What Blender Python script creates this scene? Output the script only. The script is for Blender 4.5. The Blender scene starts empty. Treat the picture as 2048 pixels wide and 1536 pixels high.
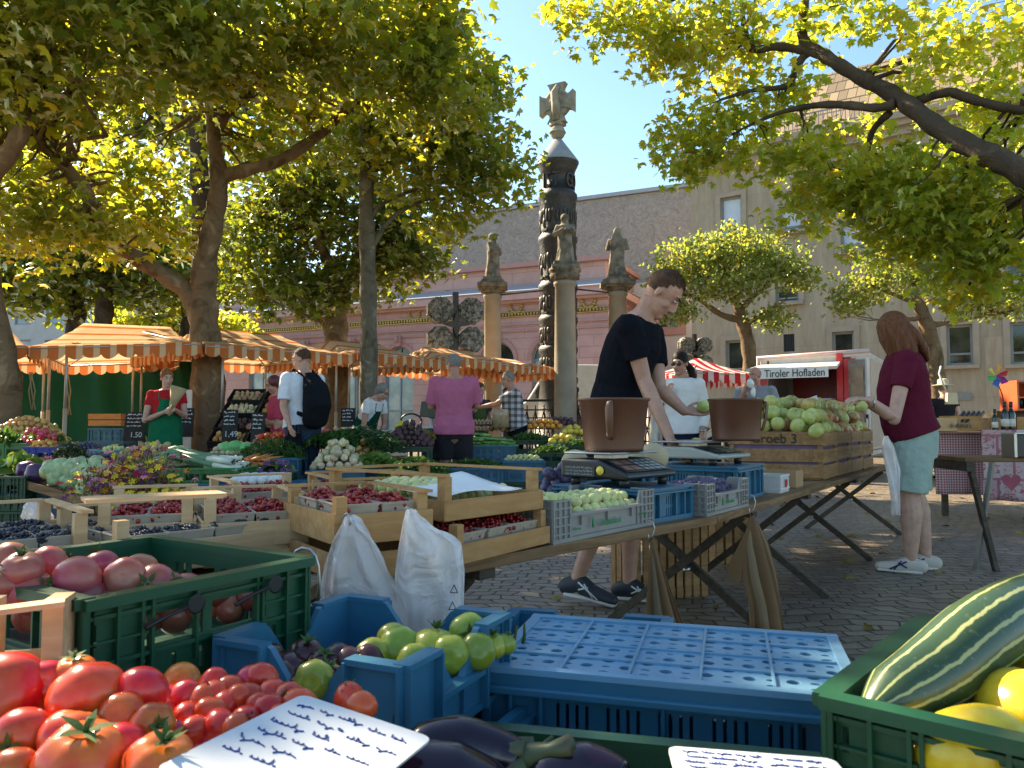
import bpy, bmesh, math, random
import numpy as np
from mathutils import Vector as V, Matrix as Mx, noise as mnoise
R = math.radians
random.seed(7); rng = np.random.default_rng(7)
sc = bpy.context.scene
col = sc.collection
# ------------------------------------------------------------ camera
F = 1539.0; CAMZ = 0.95; PITCH = math.atan(80/F)
cd = bpy.data.cameras.new('camera'); cam = bpy.data.objects.new('camera', cd); col.objects.link(cam)
cd.sensor_width = 36; cd.lens = 36*F/2048; cd.clip_start = 0.05; cd.clip_end = 600
cam.location = (0, 0, CAMZ); cam.rotation_euler = (R(90)+PITCH, 0, 0)
cd.dof.use_dof = True; cd.dof.focus_distance = 4.2; cd.dof.aperture_fstop = 12
sc.camera = cam
# ------------------------------------------------------------ sky and sun
SUN_AZ, SUN_EL = R(-50), R(37)          # azimuth from +Y, negative = to the left
w = bpy.data.worlds.new('World'); sc.world = w; w.use_nodes = True
nt = w.node_tree; nt.nodes.clear()
out = nt.nodes.new('ShaderNodeOutputWorld'); bg = nt.nodes.new('ShaderNodeBackground')
sky = nt.nodes.new('ShaderNodeTexSky'); sky.sky_type = 'NISHITA'; sky.sun_disc = False
sky.sun_elevation = SUN_EL; sky.sun_rotation = SUN_AZ; sky.air_density = 1.0; sky.dust_density = 0.6; sky.ozone_density = 1.6
bg.inputs['Strength'].default_value = 0.085
tint = nt.nodes.new('ShaderNodeMixRGB'); tint.blend_type = 'MULTIPLY'; tint.inputs[0].default_value = 1; tint.inputs[2].default_value = (.85,.93,.89,1)
nt.links.new(sky.outputs[0], tint.inputs[1]); nt.links.new(tint.outputs[0], bg.inputs[0]); nt.links.new(bg.outputs[0], out.inputs[0])
sd = bpy.data.lights.new('sun', 'SUN'); sun = bpy.data.objects.new('sun', sd); col.objects.link(sun)
sd.energy = 5.0; sd.angle = R(0.5); sd.color = (1.0, 0.84, 0.60)
sdir = V((math.sin(SUN_AZ)*math.cos(SUN_EL), math.cos(SUN_AZ)*math.cos(SUN_EL), math.sin(SUN_EL)))
sun.rotation_euler = (-sdir).to_track_quat('-Z', 'Y').to_euler()
vs = sc.view_settings; vs.view_transform = 'Standard'; vs.look = 'None'; vs.gamma = 1; vs.exposure = 2.0
sc.cycles.use_denoising = True
sc.cycles.max_bounces = 7; sc.cycles.diffuse_bounces = 3; sc.cycles.glossy_bounces = 3; sc.cycles.transmission_bounces = 5; sc.cycles.transparent_max_bounces = 10

# ------------------------------------------------------------ placing helpers
_c, _s = math.cos(PITCH), math.sin(PITCH)
def ray(px, py):
    u = (px-1024)/F; v = (768-py)/F
    return V((u, _c - v*_s, _s + v*_c))
def at(px, py, Y):
    d = ray(px, py); return V((0, 0, CAMZ)) + d*(Y/d.y)
def gz(px, py, z):
    d = ray(px, py); return V((0, 0, CAMZ)) + d*((z-CAMZ)/d.z)
# ------------------------------------------------------------ tagging helpers
def T(o, label=None, cat=None, group=None, kind=None):
    if label: o['label'] = label
    if cat: o['category'] = cat
    if group: o['group'] = group
    if kind: o['kind'] = kind
    return o
def thing(name, label, cat, loc=(0,0,0), rz=0, group=None):
    o = bpy.data.objects.new(name, None); col.objects.link(o); o.empty_display_size = .1
    o.location = loc; o.rotation_euler = (0, 0, rz)
    return T(o, label, cat, group)
def dup(root, loc=None, rot=None, label=None, scale=None, group=None):
    c = root.copy(); col.objects.link(c)
    for ch in root.children:
        k = ch.copy(); col.objects.link(k); k.parent = c
        for g in ch.children:
            q = g.copy(); col.objects.link(q); q.parent = k
    if loc is not None: c.location = loc
    if rot is not None: c.rotation_euler = rot
    if scale is not None: c.scale = (scale,)*3 if isinstance(scale, (int, float)) else scale
    if label: c['label'] = label
    if group: c['group'] = group
    return c
def yaw_of(d): return math.atan2(d[1], d[0])

# ------------------------------------------------------------ mesh builder
class MB:
    def __init__(s): s.v = []; s.f = []; s.mi = []; s.sm = []; s.M = Mx.Identity(4); s.mat = 0; s.smooth = False
    def add(s, vs, fs, smooth=None):
        b = len(s.v); M = s.M
        s.v.extend([(M @ V(p))[:] for p in vs]); s.f.extend([tuple(i+b for i in f) for f in fs])
        s.mi.extend([s.mat]*len(fs)); s.sm.extend([s.smooth if smooth is None else smooth]*len(fs)); return s
    def box(s, c, d, rot=None, taper=1.0):
        x, y, z = d[0]/2, d[1]/2, d[2]/2; vs = []
        for k in (-1, 1):
            t = taper if k > 0 else 1
            for (i, j) in ((-1,-1),(1,-1),(1,1),(-1,1)): vs.append(V((i*x*t, j*y*t, k*z)))
        if rot is not None: vs = [rot @ p for p in vs]
        c = V(c); return s.add([p+c for p in vs], [(3,2,1,0),(4,5,6,7),(0,1,5,4),(1,2,6,5),(2,3,7,6),(3,0,4,7)], False)
    def bar(s, p, q, wd, th, up=(0,0,1)):
        p = V(p); q = V(q); d = q-p; L = d.length; d.normalize(); u = V(up)
        a = d.cross(u)
        if a.length < 1e-4: a = d.cross(V((1,0,0)))
        a.normalize(); b = a.cross(d)
        rot = Mx((d, a, b)).transposed()
        return s.box((p+q)/2, (L, wd, th), rot)
    def tube(s, pts, rad, n=8, smooth=True, caps=True):
        pts = [V(p) for p in pts]; m = len(pts)
        if isinstance(rad, (int, float)): rad = [rad]*m
        t0 = (pts[1]-pts[0]).normalized(); a = t0.orthogonal().normalized(); vs = []
        for i in range(m):
            t = ((pts[min(i+1,m-1)]-pts[max(i-1,0)])); t = t.normalized() if t.length > 1e-9 else t0
            a = (a - t*a.dot(t)); a = a.normalized() if a.length > 1e-6 else t.orthogonal().normalized(); b = t.cross(a)
            r = rad[i]; ra, rb = (r, r) if isinstance(r, (int, float)) else r
            for k in range(n):
                g = 2*math.pi*k/n; vs.append(pts[i] + a*math.cos(g)*ra + b*math.sin(g)*rb)
        fs = [(i*n+k, i*n+(k+1)%n, (i+1)*n+(k+1)%n, (i+1)*n+k) for i in range(m-1) for k in range(n)]
        if caps: fs += [tuple(range(n-1,-1,-1)), tuple(range((m-1)*n, m*n))]
        return s.add(vs, fs, smooth)
    def loft(s, pts, ra, rb, side, n=14, round_ends=True):
        # elliptic rings: ra along 'side', rb across; closed, ends rounded
        pts = [V(p) for p in pts]; ra = list(ra); rb = list(rb)
        if round_ends:
            d0 = (pts[0]-pts[1]).normalized(); d1 = (pts[-1]-pts[-2]).normalized()
            P0 = [pts[0]+d0*rb[0]*k for k in (.95,.75,.4)]; P1 = [pts[-1]+d1*rb[-1]*k for k in (.4,.75,.95)]
            f = (.3,.66,.92)
            pts = P0+pts+P1
            ra = [ra[0]*k for k in f]+ra+[ra[-1]*k for k in f[::-1]]; rb = [rb[0]*k for k in f]+rb+[rb[-1]*k for k in f[::-1]]
        m = len(pts); vs = []; S0 = V(side)
        for i in range(m):
            t = (pts[min(i+1,m-1)]-pts[max(i-1,0)]).normalized()
            a = S0 - t*S0.dot(t); a = a.normalized() if a.length > 1e-4 else t.orthogonal().normalized(); b = t.cross(a)
            for k in range(n):
                g = 2*math.pi*k/n; vs.append(pts[i]+a*math.cos(g)*ra[i]+b*math.sin(g)*rb[i])
        fs = [(i*n+k, i*n+(k+1)%n, (i+1)*n+(k+1)%n, (i+1)*n+k) for i in range(m-1) for k in range(n)]
        fs += [tuple(range(n-1,-1,-1)), tuple(range((m-1)*n, m*n))]
        return s.add(vs, fs, True)
    def lathe(s, prof, n=24, c=(0,0,0), smooth=True, sq=1.0):
        c = V(c); vs = []; m = len(prof)
        for r, z in prof:
            for k in range(n):
                g = 2*math.pi*k/n; vs.append(c+V((r*math.cos(g), r*math.sin(g)*sq, z)))
        fs = [(i*n+k, i*n+(k+1)%n, (i+1)*n+(k+1)%n, (i+1)*n+k) for i in range(m-1) for k in range(n)]
        if prof[0][0] > 1e-6: fs.append(tuple(range(n-1,-1,-1)))
        if prof[-1][0] > 1e-6: fs.append(tuple(range((m-1)*n, m*n)))
        return s.add(vs, fs, smooth)
    def ball(s, c, r, nu=14, nv=9, rot=None, fn=None):
        if isinstance(r, (int, float)): r = (r, r, r)
        c = V(c); vs = []
        def P(a, b):
            d = V((math.cos(a)*math.sin(b), math.sin(a)*math.sin(b), math.cos(b)))
            k = fn(d) if fn else 1
            p = V((d.x*r[0]*k, d.y*r[1]*k, d.z*r[2]*k))
            return c + (rot @ p if rot is not None else p)
        vs.append(P(0, 0))
        for j in range(1, nv):
            for i in range(nu): vs.append(P(2*math.pi*i/nu, math.pi*j/nv))
        vs.append(P(0, math.pi)); e = len(vs)-1
        fs = [(0, 1+i, 1+(i+1)%nu) for i in range(nu)]
        for j in range(nv-2):
            for i in range(nu):
                a = 1+j*nu+i; b = 1+j*nu+(i+1)%nu; fs.append((a, a+nu, b+nu, b))
        q = 1+(nv-2)*nu
        fs += [(q+(i+1)%nu, q+i, e) for i in range(nu)]
        return s.add(vs, fs, True)
    def prism(s, poly, z0, z1, smooth=False):
        n = len(poly); vs = [(x, y, z0) for x, y in poly]+[(x, y, z1) for x, y in poly]
        fs = [tuple(range(n-1,-1,-1)), tuple(range(n, 2*n))]+[(i, (i+1)%n, n+(i+1)%n, n+i) for i in range(n)]
        return s.add(vs, fs, smooth)
    def grid(s, fn, nu, nv, smooth=True):
        vs = [fn(i/nu, j/nv) for j in range(nv+1) for i in range(nu+1)]
        fs = [(j*(nu+1)+i, j*(nu+1)+i+1, (j+1)*(nu+1)+i+1, (j+1)*(nu+1)+i) for j in range(nv) for i in range(nu)]
        return s.add(vs, fs, smooth)
    def mesh(s, name, mats):
        me = bpy.data.meshes.new(name); me.from_pydata(s.v, [], s.f)
        for m in (mats if isinstance(mats, (list, tuple)) else [mats]): me.materials.append(m)
        me.polygons.foreach_set('material_index', s.mi); me.polygons.foreach_set('use_smooth', s.sm); me.update(); return me
    def build(s, name, mats, parent=None, loc=None, rz=None):
        o = bpy.data.objects.new(name, s.mesh(name, mats)); col.objects.link(o)
        if parent: o.parent = parent
        if loc is not None: o.location = loc
        if rz is not None: o.rotation_euler = (0, 0, rz)
        return o
def bevel(o, w=.004, seg=2, ang=40):
    m = o.modifiers.new('bevel', 'BEVEL'); m.width = w; m.segments = seg; m.limit_method = 'ANGLE'; m.angle_limit = R(ang)
    m.harden_normals = False; return o
def solid(o, t, off=0):
    m = o.modifiers.new('solid', 'SOLIDIFY'); m.thickness = t; m.offset = off; return o
FUSED = []
def fuse(o, voxel, it=4, disp=0, dsize=.1):
    m = o.modifiers.new('remesh', 'REMESH'); m.mode = 'VOXEL'; m.voxel_size = voxel; m.use_smooth_shade = True
    m = o.modifiers.new('smooth', 'SMOOTH'); m.factor = .5; m.iterations = it
    if disp:
        tx = bpy.data.textures.new('folds', 'CLOUDS'); tx.noise_scale = dsize; tx.noise_depth = 2
        m = o.modifiers.new('folds', 'DISPLACE'); m.texture = tx; m.strength = disp; m.mid_level = .5; m.texture_coords = 'LOCAL'
    FUSED.append(o); return o
def apply_fused():
    bpy.context.view_layer.update(); dg = bpy.context.evaluated_depsgraph_get(); res = []
    for o in FUSED: res.append(bpy.data.meshes.new_from_object(o.evaluated_get(dg)))
    for o, me in zip(FUSED, res):
        o.modifiers.clear(); o.data = me
        me.polygons.foreach_set('use_smooth', [True]*len(me.polygons))

# ------------------------------------------------------------ materials
MATS = {}
def hexc(c): return tuple(c)+(1,) if len(c) == 3 else tuple(c)
class NT:
    def __init__(s, name):
        s.m = bpy.data.materials.new(name); s.m.use_nodes = True; s.t = s.m.node_tree; s.t.nodes.clear()
        s.o = s.n('OutputMaterial')
    def n(s, k, **kw):
        x = s.t.nodes.new('ShaderNode'+k)
        for a, b in kw.items():
            if a.startswith('i_'): x.inputs[a[2:].replace('_', ' ')].default_value = b
            else: setattr(x, a, b)
        return x
    def l(s, a, b): s.t.links.new(a, b)
    def ramp(s, fac, stops):
        r = s.n('ValToRGB'); e = r.color_ramp.elements
        while len(e) < len(stops): e.new(.5)
        for k, (p, c) in zip(e, stops): k.position = p; k.color = hexc(c)
        s.l(fac, r.inputs[0]); return r.outputs[0]
    def math(s, op, a, b=None):
        x = s.n('Math', operation=op)
        for i, q in enumerate((a, b)):
            if q is None: continue
            if isinstance(q, (int, float)): x.inputs[i].default_value = q
            else: s.l(q, x.inputs[i])
        return x.outputs[0]
    def mix(s, fac, a, b, mode='MIX'):
        x = s.n('MixRGB', blend_type=mode)
        for i, q in zip((0, 1, 2), (fac, a, b)):
            if isinstance(q, (int, float)): x.inputs[i].default_value = q
            elif isinstance(q, (tuple, list, V)): x.inputs[i].default_value = hexc(q)
            else: s.l(q, x.inputs[i])
        return x.outputs[0]
    def coord(s, what='Object'): return s.n('TexCoord').outputs[what]
    def noise(s, vec, scale, detail=4, rough=.55, dist=0):
        x = s.n('TexNoise'); x.inputs['Scale'].default_value = scale; x.inputs['Detail'].default_value = detail
        x.inputs['Roughness'].default_value = rough; x.inputs['Distortion'].default_value = dist; s.l(vec, x.inputs['Vector']); return x.outputs['Fac']
    def bump(s, h, strength=.3, dist=.01, normal=None):
        b = s.n('Bump'); b.inputs['Strength'].default_value = strength; b.inputs['Distance'].default_value = dist; s.l(h, b.inputs['Height'])
        if normal: s.l(normal, b.inputs['Normal'])
        return b.outputs[0]
    def bsdf(s, colr, rough=.6, normal=None, **kw):
        b = s.n('BsdfPrincipled')
        if isinstance(colr, (tuple, list)): b.inputs['Base Color'].default_value = hexc(colr)
        else: s.l(colr, b.inputs['Base Color'])
        if isinstance(rough, (int, float)): b.inputs['Roughness'].default_value = rough
        else: s.l(rough, b.inputs['Roughness'])
        if normal: s.l(normal, b.inputs['Normal'])
        if isinstance(rough, (int, float)) and rough >= .6 and 'Specular_IOR_Level' not in kw: kw['Specular_IOR_Level'] = .12
        for k, q in kw.items():
            i = b.inputs[k.replace('_', ' ')]
            if isinstance(q, (int, float, tuple)): i.default_value = q
            else: s.l(q, i)
        return b.outputs[0]
    def done(s, sh): s.l(sh, s.o.inputs[0]); return s.m
def mat(name, c, rough=.6, var=.18, scale=9, c2=None, bump=.0, bscale=60, bdist=.004, rand=0.0, thr=None, **kw):
    """procedural surface: base colour varied by noise (and per object), optional second colour patches, bump"""
    if name in MATS: return MATS[name]
    n = NT(name); co = n.coord(); f = n.noise(co, scale, 5)
    c = V(c)
    if c2 is None: base = n.ramp(f, [(.25, c*(1-var)), (.75, V([min(1, q*(1+var)) for q in c]))])
    else: base = n.ramp(f, [(thr[0] if thr else .35, c), (thr[1] if thr else .65, V(c2))])
    if rand:
        rn = n.n('ObjectInfo').outputs['Random']
        h = n.n('HueSaturation'); n.l(base, h.inputs['Color'])
        n.l(n.math('ADD', n.math('MULTIPLY', rn, rand*.25), .5-rand*.125), h.inputs['Hue'])
        n.l(n.math('ADD', n.math('MULTIPLY', n.math('FRACT', n.math('MULTIPLY', rn, 7.3)), rand), 1-rand*.5), h.inputs['Value'])
        base = h.outputs[0]
    if name.endswith('plastic'):
        w2 = n.ramp(n.noise(co, 7, 8, .75, .4), [(.55,(0,0,0)),(.72,(1,1,1))]); base = n.mix(n.math('MULTIPLY', w2, .35), base, V(c)*.45+V((.07,.065,.055)))
    nm = None
    if bump: nm = n.bump(n.noise(co, bscale, 4), bump, bdist)
    rg = n.math('ADD', n.math('MULTIPLY', n.noise(co, scale*2.3, 3), .2), rough-.1)
    if rough >= .6: kw.setdefault('Specular_IOR_Level', .12)
    MATS[name] = n.done(n.bsdf(base, rg, nm, **kw)); return MATS[name]
# ============================================================ SETTING
TEXTS = []
def text(name, s, size, m, mtx, parent=None, ext=.002, align='CENTER', wx=1.0):
    c = bpy.data.curves.new(name, 'FONT'); c.body = s; c.size = size; c.extrude = ext; c.align_x = align; c.align_y = 'CENTER'
    o = bpy.data.objects.new(name, c); col.objects.link(o); c.materials.append(m)
    if parent: o.parent = parent
    o.matrix_local = mtx @ Mx.Diagonal((wx, 1, 1, 1)); TEXTS.append(o); return o
def frame(o, x, y, z):
    x = V(x).normalized(); y = V(y).normalized(); z = V(z).normalized()
    m = Mx((x, y, z)).transposed().to_4x4(); m.translation = V(o); return m
# ---------- ground: cobbles
def m_cobble():
    n = NT('cobbles'); co = n.coord()
    d = n.n('TexNoise'); d.inputs['Scale'].default_value = 1.1; n.l(co, d.inputs['Vector'])
    mx = n.n('VectorMath', operation='MULTIPLY_ADD'); n.l(d.outputs['Color'], mx.inputs[0]); mx.inputs[1].default_value = (.5,.5,0); n.l(co, mx.inputs[2])
    d2 = n.n('TexNoise'); d2.inputs['Scale'].default_value = 9; n.l(co, d2.inputs['Vector'])
    mx2 = n.n('VectorMath', operation='MULTIPLY_ADD'); n.l(d2.outputs['Color'], mx2.inputs[0]); mx2.inputs[1].default_value = (.06,.06,0); n.l(mx.outputs[0], mx2.inputs[2])
    b = n.n('TexBrick'); n.l(mx2.outputs[0], b.inputs['Vector']); b.inputs['Scale'].default_value = 1
    b.inputs['Brick Width'].default_value = .135; b.inputs['Row Height'].default_value = .095; b.inputs['Mortar Size'].default_value = .009; b.inputs['Mortar Smooth'].default_value = .9
    b.inputs['Color1'].default_value = (.19,.152,.112,1); b.inputs['Color2'].default_value = (.30,.24,.17,1); b.inputs['Mortar'].default_value = (.022,.02,.018,1); b.inputs['Bias'].default_value = -.1
    big = n.noise(co, .6, 4); fine = n.noise(co, 60, 4)
    c = n.mix(.55, b.outputs['Color'], n.ramp(big, [(.3,(.5,.45,.4)),(.7,(1,.95,.88))]), 'MULTIPLY')
    c = n.mix(.3, c, n.ramp(fine, [(.3,(.55,.55,.55)),(.7,(1,1,1))]), 'MULTIPLY')
    inv = n.math('SUBTRACT', 1, b.outputs['Fac'])
    h = n.math('ADD', inv, n.math('MULTIPLY', n.noise(co, 26, 4), .45))
    nm = n.bump(h, .75, .016)
    rg = n.math('ADD', n.math('MULTIPLY', n.noise(co, 13, 3), .3), .26)
    return n.done(n.bsdf(c, rg, nm))
g = MB(); g.grid(lambda a, b: (-120+240*a, -20+200*b, 0), 8, 8, False)
T(g.build('ground', m_cobble()), 'dark cobbled square under the market', None, None, 'structure')

# ---------- facades
def m_wall(name, c, c2, scale=3, bump=.15, bscale=30, joints=None, rough=.85, jc=.72, streak=False):
    n = NT(name); co = n.coord(); v = co
    if streak:
        mp = n.n('Mapping'); mp.inputs['Scale'].default_value = (1, 1, .18); n.l(co, mp.inputs[0]); v = mp.outputs[0]
    f = n.noise(v, scale, 6, .62, .3)
    base = n.ramp(f, [(.3, c), (.7, c2)]); h = n.noise(v, bscale, 4)
    if streak:
        base = n.mix(.5, base, n.ramp(n.noise(v, 7, 5, .7, .6), [(.35,(.62,.58,.52)),(.65,(1,1,1))]), 'MULTIPLY')
    if joints:
        mp = n.n('Mapping'); mp.inputs['Rotation'].default_value = (R(90), 0, 0); n.l(co, mp.inputs[0])
        b = n.n('TexBrick'); n.l(mp.outputs[0], b.inputs['Vector']); b.inputs['Scale'].default_value = 1
        b.inputs['Brick Width'].default_value = joints[0]; b.inputs['Row Height'].default_value = joints[1]; b.inputs['Mortar Size'].default_value = .012
        b.inputs['Color1'].default_value = (1,1,1,1); b.inputs['Color2'].default_value = (.9,.9,.9,1); b.inputs['Mortar'].default_value = (jc,jc*.95,jc*.95,1)
        base = n.mix(1, base, b.outputs['Color'], 'MULTIPLY')
        h = n.math('SUBTRACT', n.math('MULTIPLY', h, .4), b.outputs['Fac'])
    return n.done(n.bsdf(base, rough, n.bump(h, bump, .03)))
def m_glass(name, tint, reflect=.6, noise_c=None):
    n = NT(name); co = n.coord()
    f = n.noise(co, 1.6, 5, .6); c = n.ramp(f, [(.42, tint), (.62, noise_c or tint)])
    return n.done(n.bsdf(c, .07, None, Specular_IOR_Level=reflect))
PINK = m_wall('pink_render', (.47,.285,.265), (.55,.35,.325), 2.2, .1, 40)
PINKB = m_wall('pink_blocks', (.48,.29,.27), (.56,.36,.33), 2, .5, 40, (1.1,.42))
PINKT = mat('pink_trim', (.43,.245,.225), .8, .1, 3)
TRAV = m_wall('travertine', (.40,.315,.22), (.50,.41,.30), 2.0, .25, 14, (3.4,1.7), .75, .86, True)
TRIM = mat('stone_trim', (.38,.305,.225), .8, .12, 3)
PLAST = mat('white_plaster', (.55,.52,.50), .9, .06, 2, bump=.1)
LEADM = mat('lead_flashing', (.30,.33,.37), .5, .1, 6)
GOLD = mat('gold_leaf', (.42,.28,.085), .35, .15, 20, Metallic=.6)
FRAMEW = mat('grey_window_frame', (.27,.27,.26), .5, .06)
FRAMEB = mat('blue_grey_frame', (.20,.26,.30), .5, .06)
GLASSD = m_glass('dark_window_glass', (.018,.022,.022), .8, (.05,.06,.055))
GLASSB = m_glass('blue_window_glass', (.16,.22,.26), .8, (.30,.37,.40))
BLIND = mat('white_blind', (.62,.68,.76), .5, .06, 4)
class Fac:
    """vertical wall plane: X to the right (nearer), Y inward, Z up, origin on the ground"""
    def __init__(s, px, d, ang):
        s.ang = ang; s.e = V((math.sin(ang), -math.cos(ang), 0)); s.i = V((math.cos(ang), math.sin(ang), 0)); s.O = at(px, 848, d); s.O.z = 0
    def P(s, px, py, off=0):
        r = ray(px, py); o = V((0,0,CAMZ)); t = (s.i.dot(s.O-o)+off)/s.i.dot(r); p = o+r*t; q = p-s.O
        return V((q.dot(s.e), q.dot(s.i), p.z))
    def a(s, px, off=0): return s.P(px, 848, off).x
    def z(s, px, py, off=0): return s.P(px, py, off).z
    def root(s, name, label, cat):
        o = thing(name, label, cat, s.O); o.rotation_euler = (0, 0, s.ang-R(90)); return o
def wall(mb, a0, a1, z0, z1, holes, y=0, depth=.25):
    xs = sorted({a0, a1, *[min(max(q, a0), a1) for h in holes for q in (h[0], h[2])]}); zs = sorted({z0, z1, *[min(max(q, z0), z1) for h in holes for q in (h[1], h[3])]})
    for i in range(len(xs)-1):
        for k in range(len(zs)-1):
            cx = (xs[i]+xs[i+1])/2; cz = (zs[k]+zs[k+1])/2
            if any(h[0] < cx < h[2] and h[1] < cz < h[3] for h in holes): continue
            mb.add([(xs[i],y,zs[k]),(xs[i+1],y,zs[k]),(xs[i+1],y,zs[k+1]),(xs[i],y,zs[k+1])], [(0,1,2,3)])
    for h in holes:
        p = [(h[0],h[1]),(h[2],h[1]),(h[2],h[3]),(h[0],h[3])]
        for i in range(4):
            (x0,q0),(x1,q1) = p[i], p[(i+1)%4]
            mb.add([(x0,y,q0),(x0,y+depth,q0),(x1,y+depth,q1),(x1,y,q1)], [(0,1,2,3)])
def window(par, h, frm, pane, y=.12, mull=1, trans=None, w=.07, sill=None, name='window'):
    x0, z0, x1, z1 = h; m = MB()
    for (c, d) in (((x0+w/2,y,(z0+z1)/2),(w,.08,z1-z0)), ((x1-w/2,y,(z0+z1)/2),(w,.08,z1-z0)), (((x0+x1)/2,y,z0+w/2),(x1-x0-2*w,.08,w)), (((x0+x1)/2,y,z1-w/2),(x1-x0-2*w,.08,w))): m.box(c, d)
    for k in range(1, mull): m.box((x0+(x1-x0)*k/mull, y+.005, (z0+z1)/2), (w*.8,.06,z1-z0-2*w))
    if trans: m.box(((x0+x1)/2, y-.002, z0+(z1-z0)*trans), (x1-x0-2*w,.07,w*.8))
    f = m.build(name, frm, par)
    MB().box(((x0+x1)/2,y+.03,(z0+z1)/2),(x1-x0-.06,.02,z1-z0-.06)).build('pane', pane, f)
    if sill: MB().box(((x0+x1)/2,-.04,z0-.06),(x1-x0+.3,.3,.1)).build('sill', sill, f)
    return f

# travertine-clad building on the right
fr = Fac(1386, 26.2, R(56.5))
br = fr.root('travertine_building', 'tan travertine clad building with tiled roof filling the right background', 'building')
zc = fr.z(1560, 318); aR = fr.a(2300)
rects = [(1447,392,1490,466,BLIND,0),(1566,410,1612,462,BLIND,0),(1556,572,1603,604,GLASSD,1),(1454,680,1500,760,GLASSD,1),(1668,663,1712,722,GLASSD,1),(1802,656,1829,705,GLASSD,1),(1898,649,1951,730,GLASSD,1),(2026,643,2080,728,GLASSD,1),(2020,520,2075,562,GLASSD,1),(1690,440,1738,500,BLIND,0),(1830,430,1880,492,BLIND,0),(1850,540,1900,572,GLASSD,1)]
holes = []
for x0,y0,x1,y1,gm,sl in rects: holes.append((fr.a(x0), fr.z((x0+x1)/2, y1), fr.a(x1), fr.z((x0+x1)/2, y0)))
vent = (fr.a(1570), fr.z(1580,703), fr.a(1592), fr.z(1580,668)); plq = (fr.a(1913), fr.z(1930,800), fr.a(1946), fr.z(1930,786))
m = MB(); wall(m, 0, aR, 0, zc, holes+[vent]); m.add([(0,0,0),(0,0,zc),(0,9,zc),(0,9,0)], [(0,1,2,3)]); m.build('wall', TRAV, br)
for h, q in zip(holes, rects):
    window(br, h, FRAMEW, q[4], .14, 1, .28 if q[5] else .2, .07, TRIM)
    m = MB(); w_ = .16
    for (c, d) in (((h[0]-w_/2,-.02,(h[1]+h[3])/2),(w_,.06,h[3]-h[1])), ((h[2]+w_/2,-.02,(h[1]+h[3])/2),(w_,.06,h[3]-h[1])), (((h[0]+h[2])/2,-.02,h[3]+w_/2),(h[2]-h[0]+2*w_,.06,w_))): m.box(c, d)
    m.build('window_surround', TRIM, br)
m = MB()
for k in range(7): m.box((vent[0]+(vent[2]-vent[0])*(k+.5)/7, .05, (vent[1]+vent[3])/2), (.03,.04,vent[3]-vent[1]))
m.box(((vent[0]+vent[2])/2,.2,(vent[1]+vent[3])/2),(vent[2]-vent[0],.02,vent[3]-vent[1])); m.build('vent_grille', mat('vent_iron',(.05,.05,.05),.6), br)
MB().box(((plq[0]+plq[2])/2,-.02,(plq[1]+plq[3])/2),(plq[2]-plq[0],.05,plq[3]-plq[1])).build('plaque', mat('grey_plaque',(.22,.22,.2),.5), br)
m = MB()
for k, (dz, dy, t) in enumerate(((.0,.25,.22),(.22,.45,.16),(.38,.6,.2))): m.box((aR/2-.2,-dy/2+.02,zc+dz+t/2),(aR+.5,dy,t))
m.build('cornice', TRIM, br)
def m_tile():
    n = NT('roof_tiles'); co = n.coord(); b = n.n('TexBrick'); mp = n.n('Mapping'); mp.inputs['Rotation'].default_value = (R(60),0,0); n.l(co, mp.inputs[0]); n.l(mp.outputs[0], b.inputs['Vector'])
    b.inputs['Scale'].default_value = 1; b.inputs['Brick Width'].default_value = .28; b.inputs['Row Height'].default_value = .2; b.inputs['Mortar Size'].default_value = .012
    b.inputs['Color1'].default_value = (.20,.15,.10,1); b.inputs['Color2'].default_value = (.33,.25,.16,1); b.inputs['Mortar'].default_value = (.06,.05,.04,1)
    return n.done(n.bsdf(b.outputs['Color'], .8, n.bump(b.outputs['Fac'], .6, .03)))
a0r = fr.a(1545); zt = zc+.58
m = MB(); m.add([(a0r,-.3,zt),(aR,-.3,zt),(aR,2.6,zt+3.0),(a0r+1.2,2.6,zt+3.0),(a0r,6,zt),(aR,8,zt+3.4),(a0r+1.2,6,zt+3.4)], [(0,1,2,3),(0,3,6,4),(3,2,5,6)])
roof = m.build('roof', m_tile(), br)
for (x0,y0,x1,y1) in ((1768,236,1820,264),(1548,266,1592,296),(1960,190,2020,222)):
    p0 = fr.P(x0,y1,.7); p1 = fr.P(x1,y0,.7); m = MB(); m.box(((p0.x+p1.x)/2,1.9,(p0.z+p1.z)/2),(p1.x-p0.x+.3,2.4,p1.z-p0.z+.25)); dm = m.build('dormer', TRIM, roof)
    m = MB(); m.box(((p0.x+p1.x)/2,.66,(p0.z+p1.z)/2),(p1.x-p0.x,.04,p1.z-p0.z)); m.build('dormer_pane', GLASSB, roof)
m = MB(); zz = zt+.05
for k in range(26): m.box((a0r-.3+k*.13,-.28,zz+.3),(.025,.025,.5))
m.box((a0r+1.3,-.28,zz+.56),(3.4,.04,.04)); m.build('roof_railing', FRAMEW, roof)
an = fr.P(1826, 200, 3.2); m = MB(); m.tube([(an.x,3.2,zt+2.8),(an.x,3.2,an.z+2.2)],.03,6)
for k in range(3): m.tube([(an.x-.9+k*.2,3.2,an.z+1.9-k*.5),(an.x+.6,3.2,an.z+1.9-k*.5)],.018,5)
m.build('antenna', mat('antenna_metal',(.2,.2,.22),.4,Metallic=.7), roof)

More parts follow.
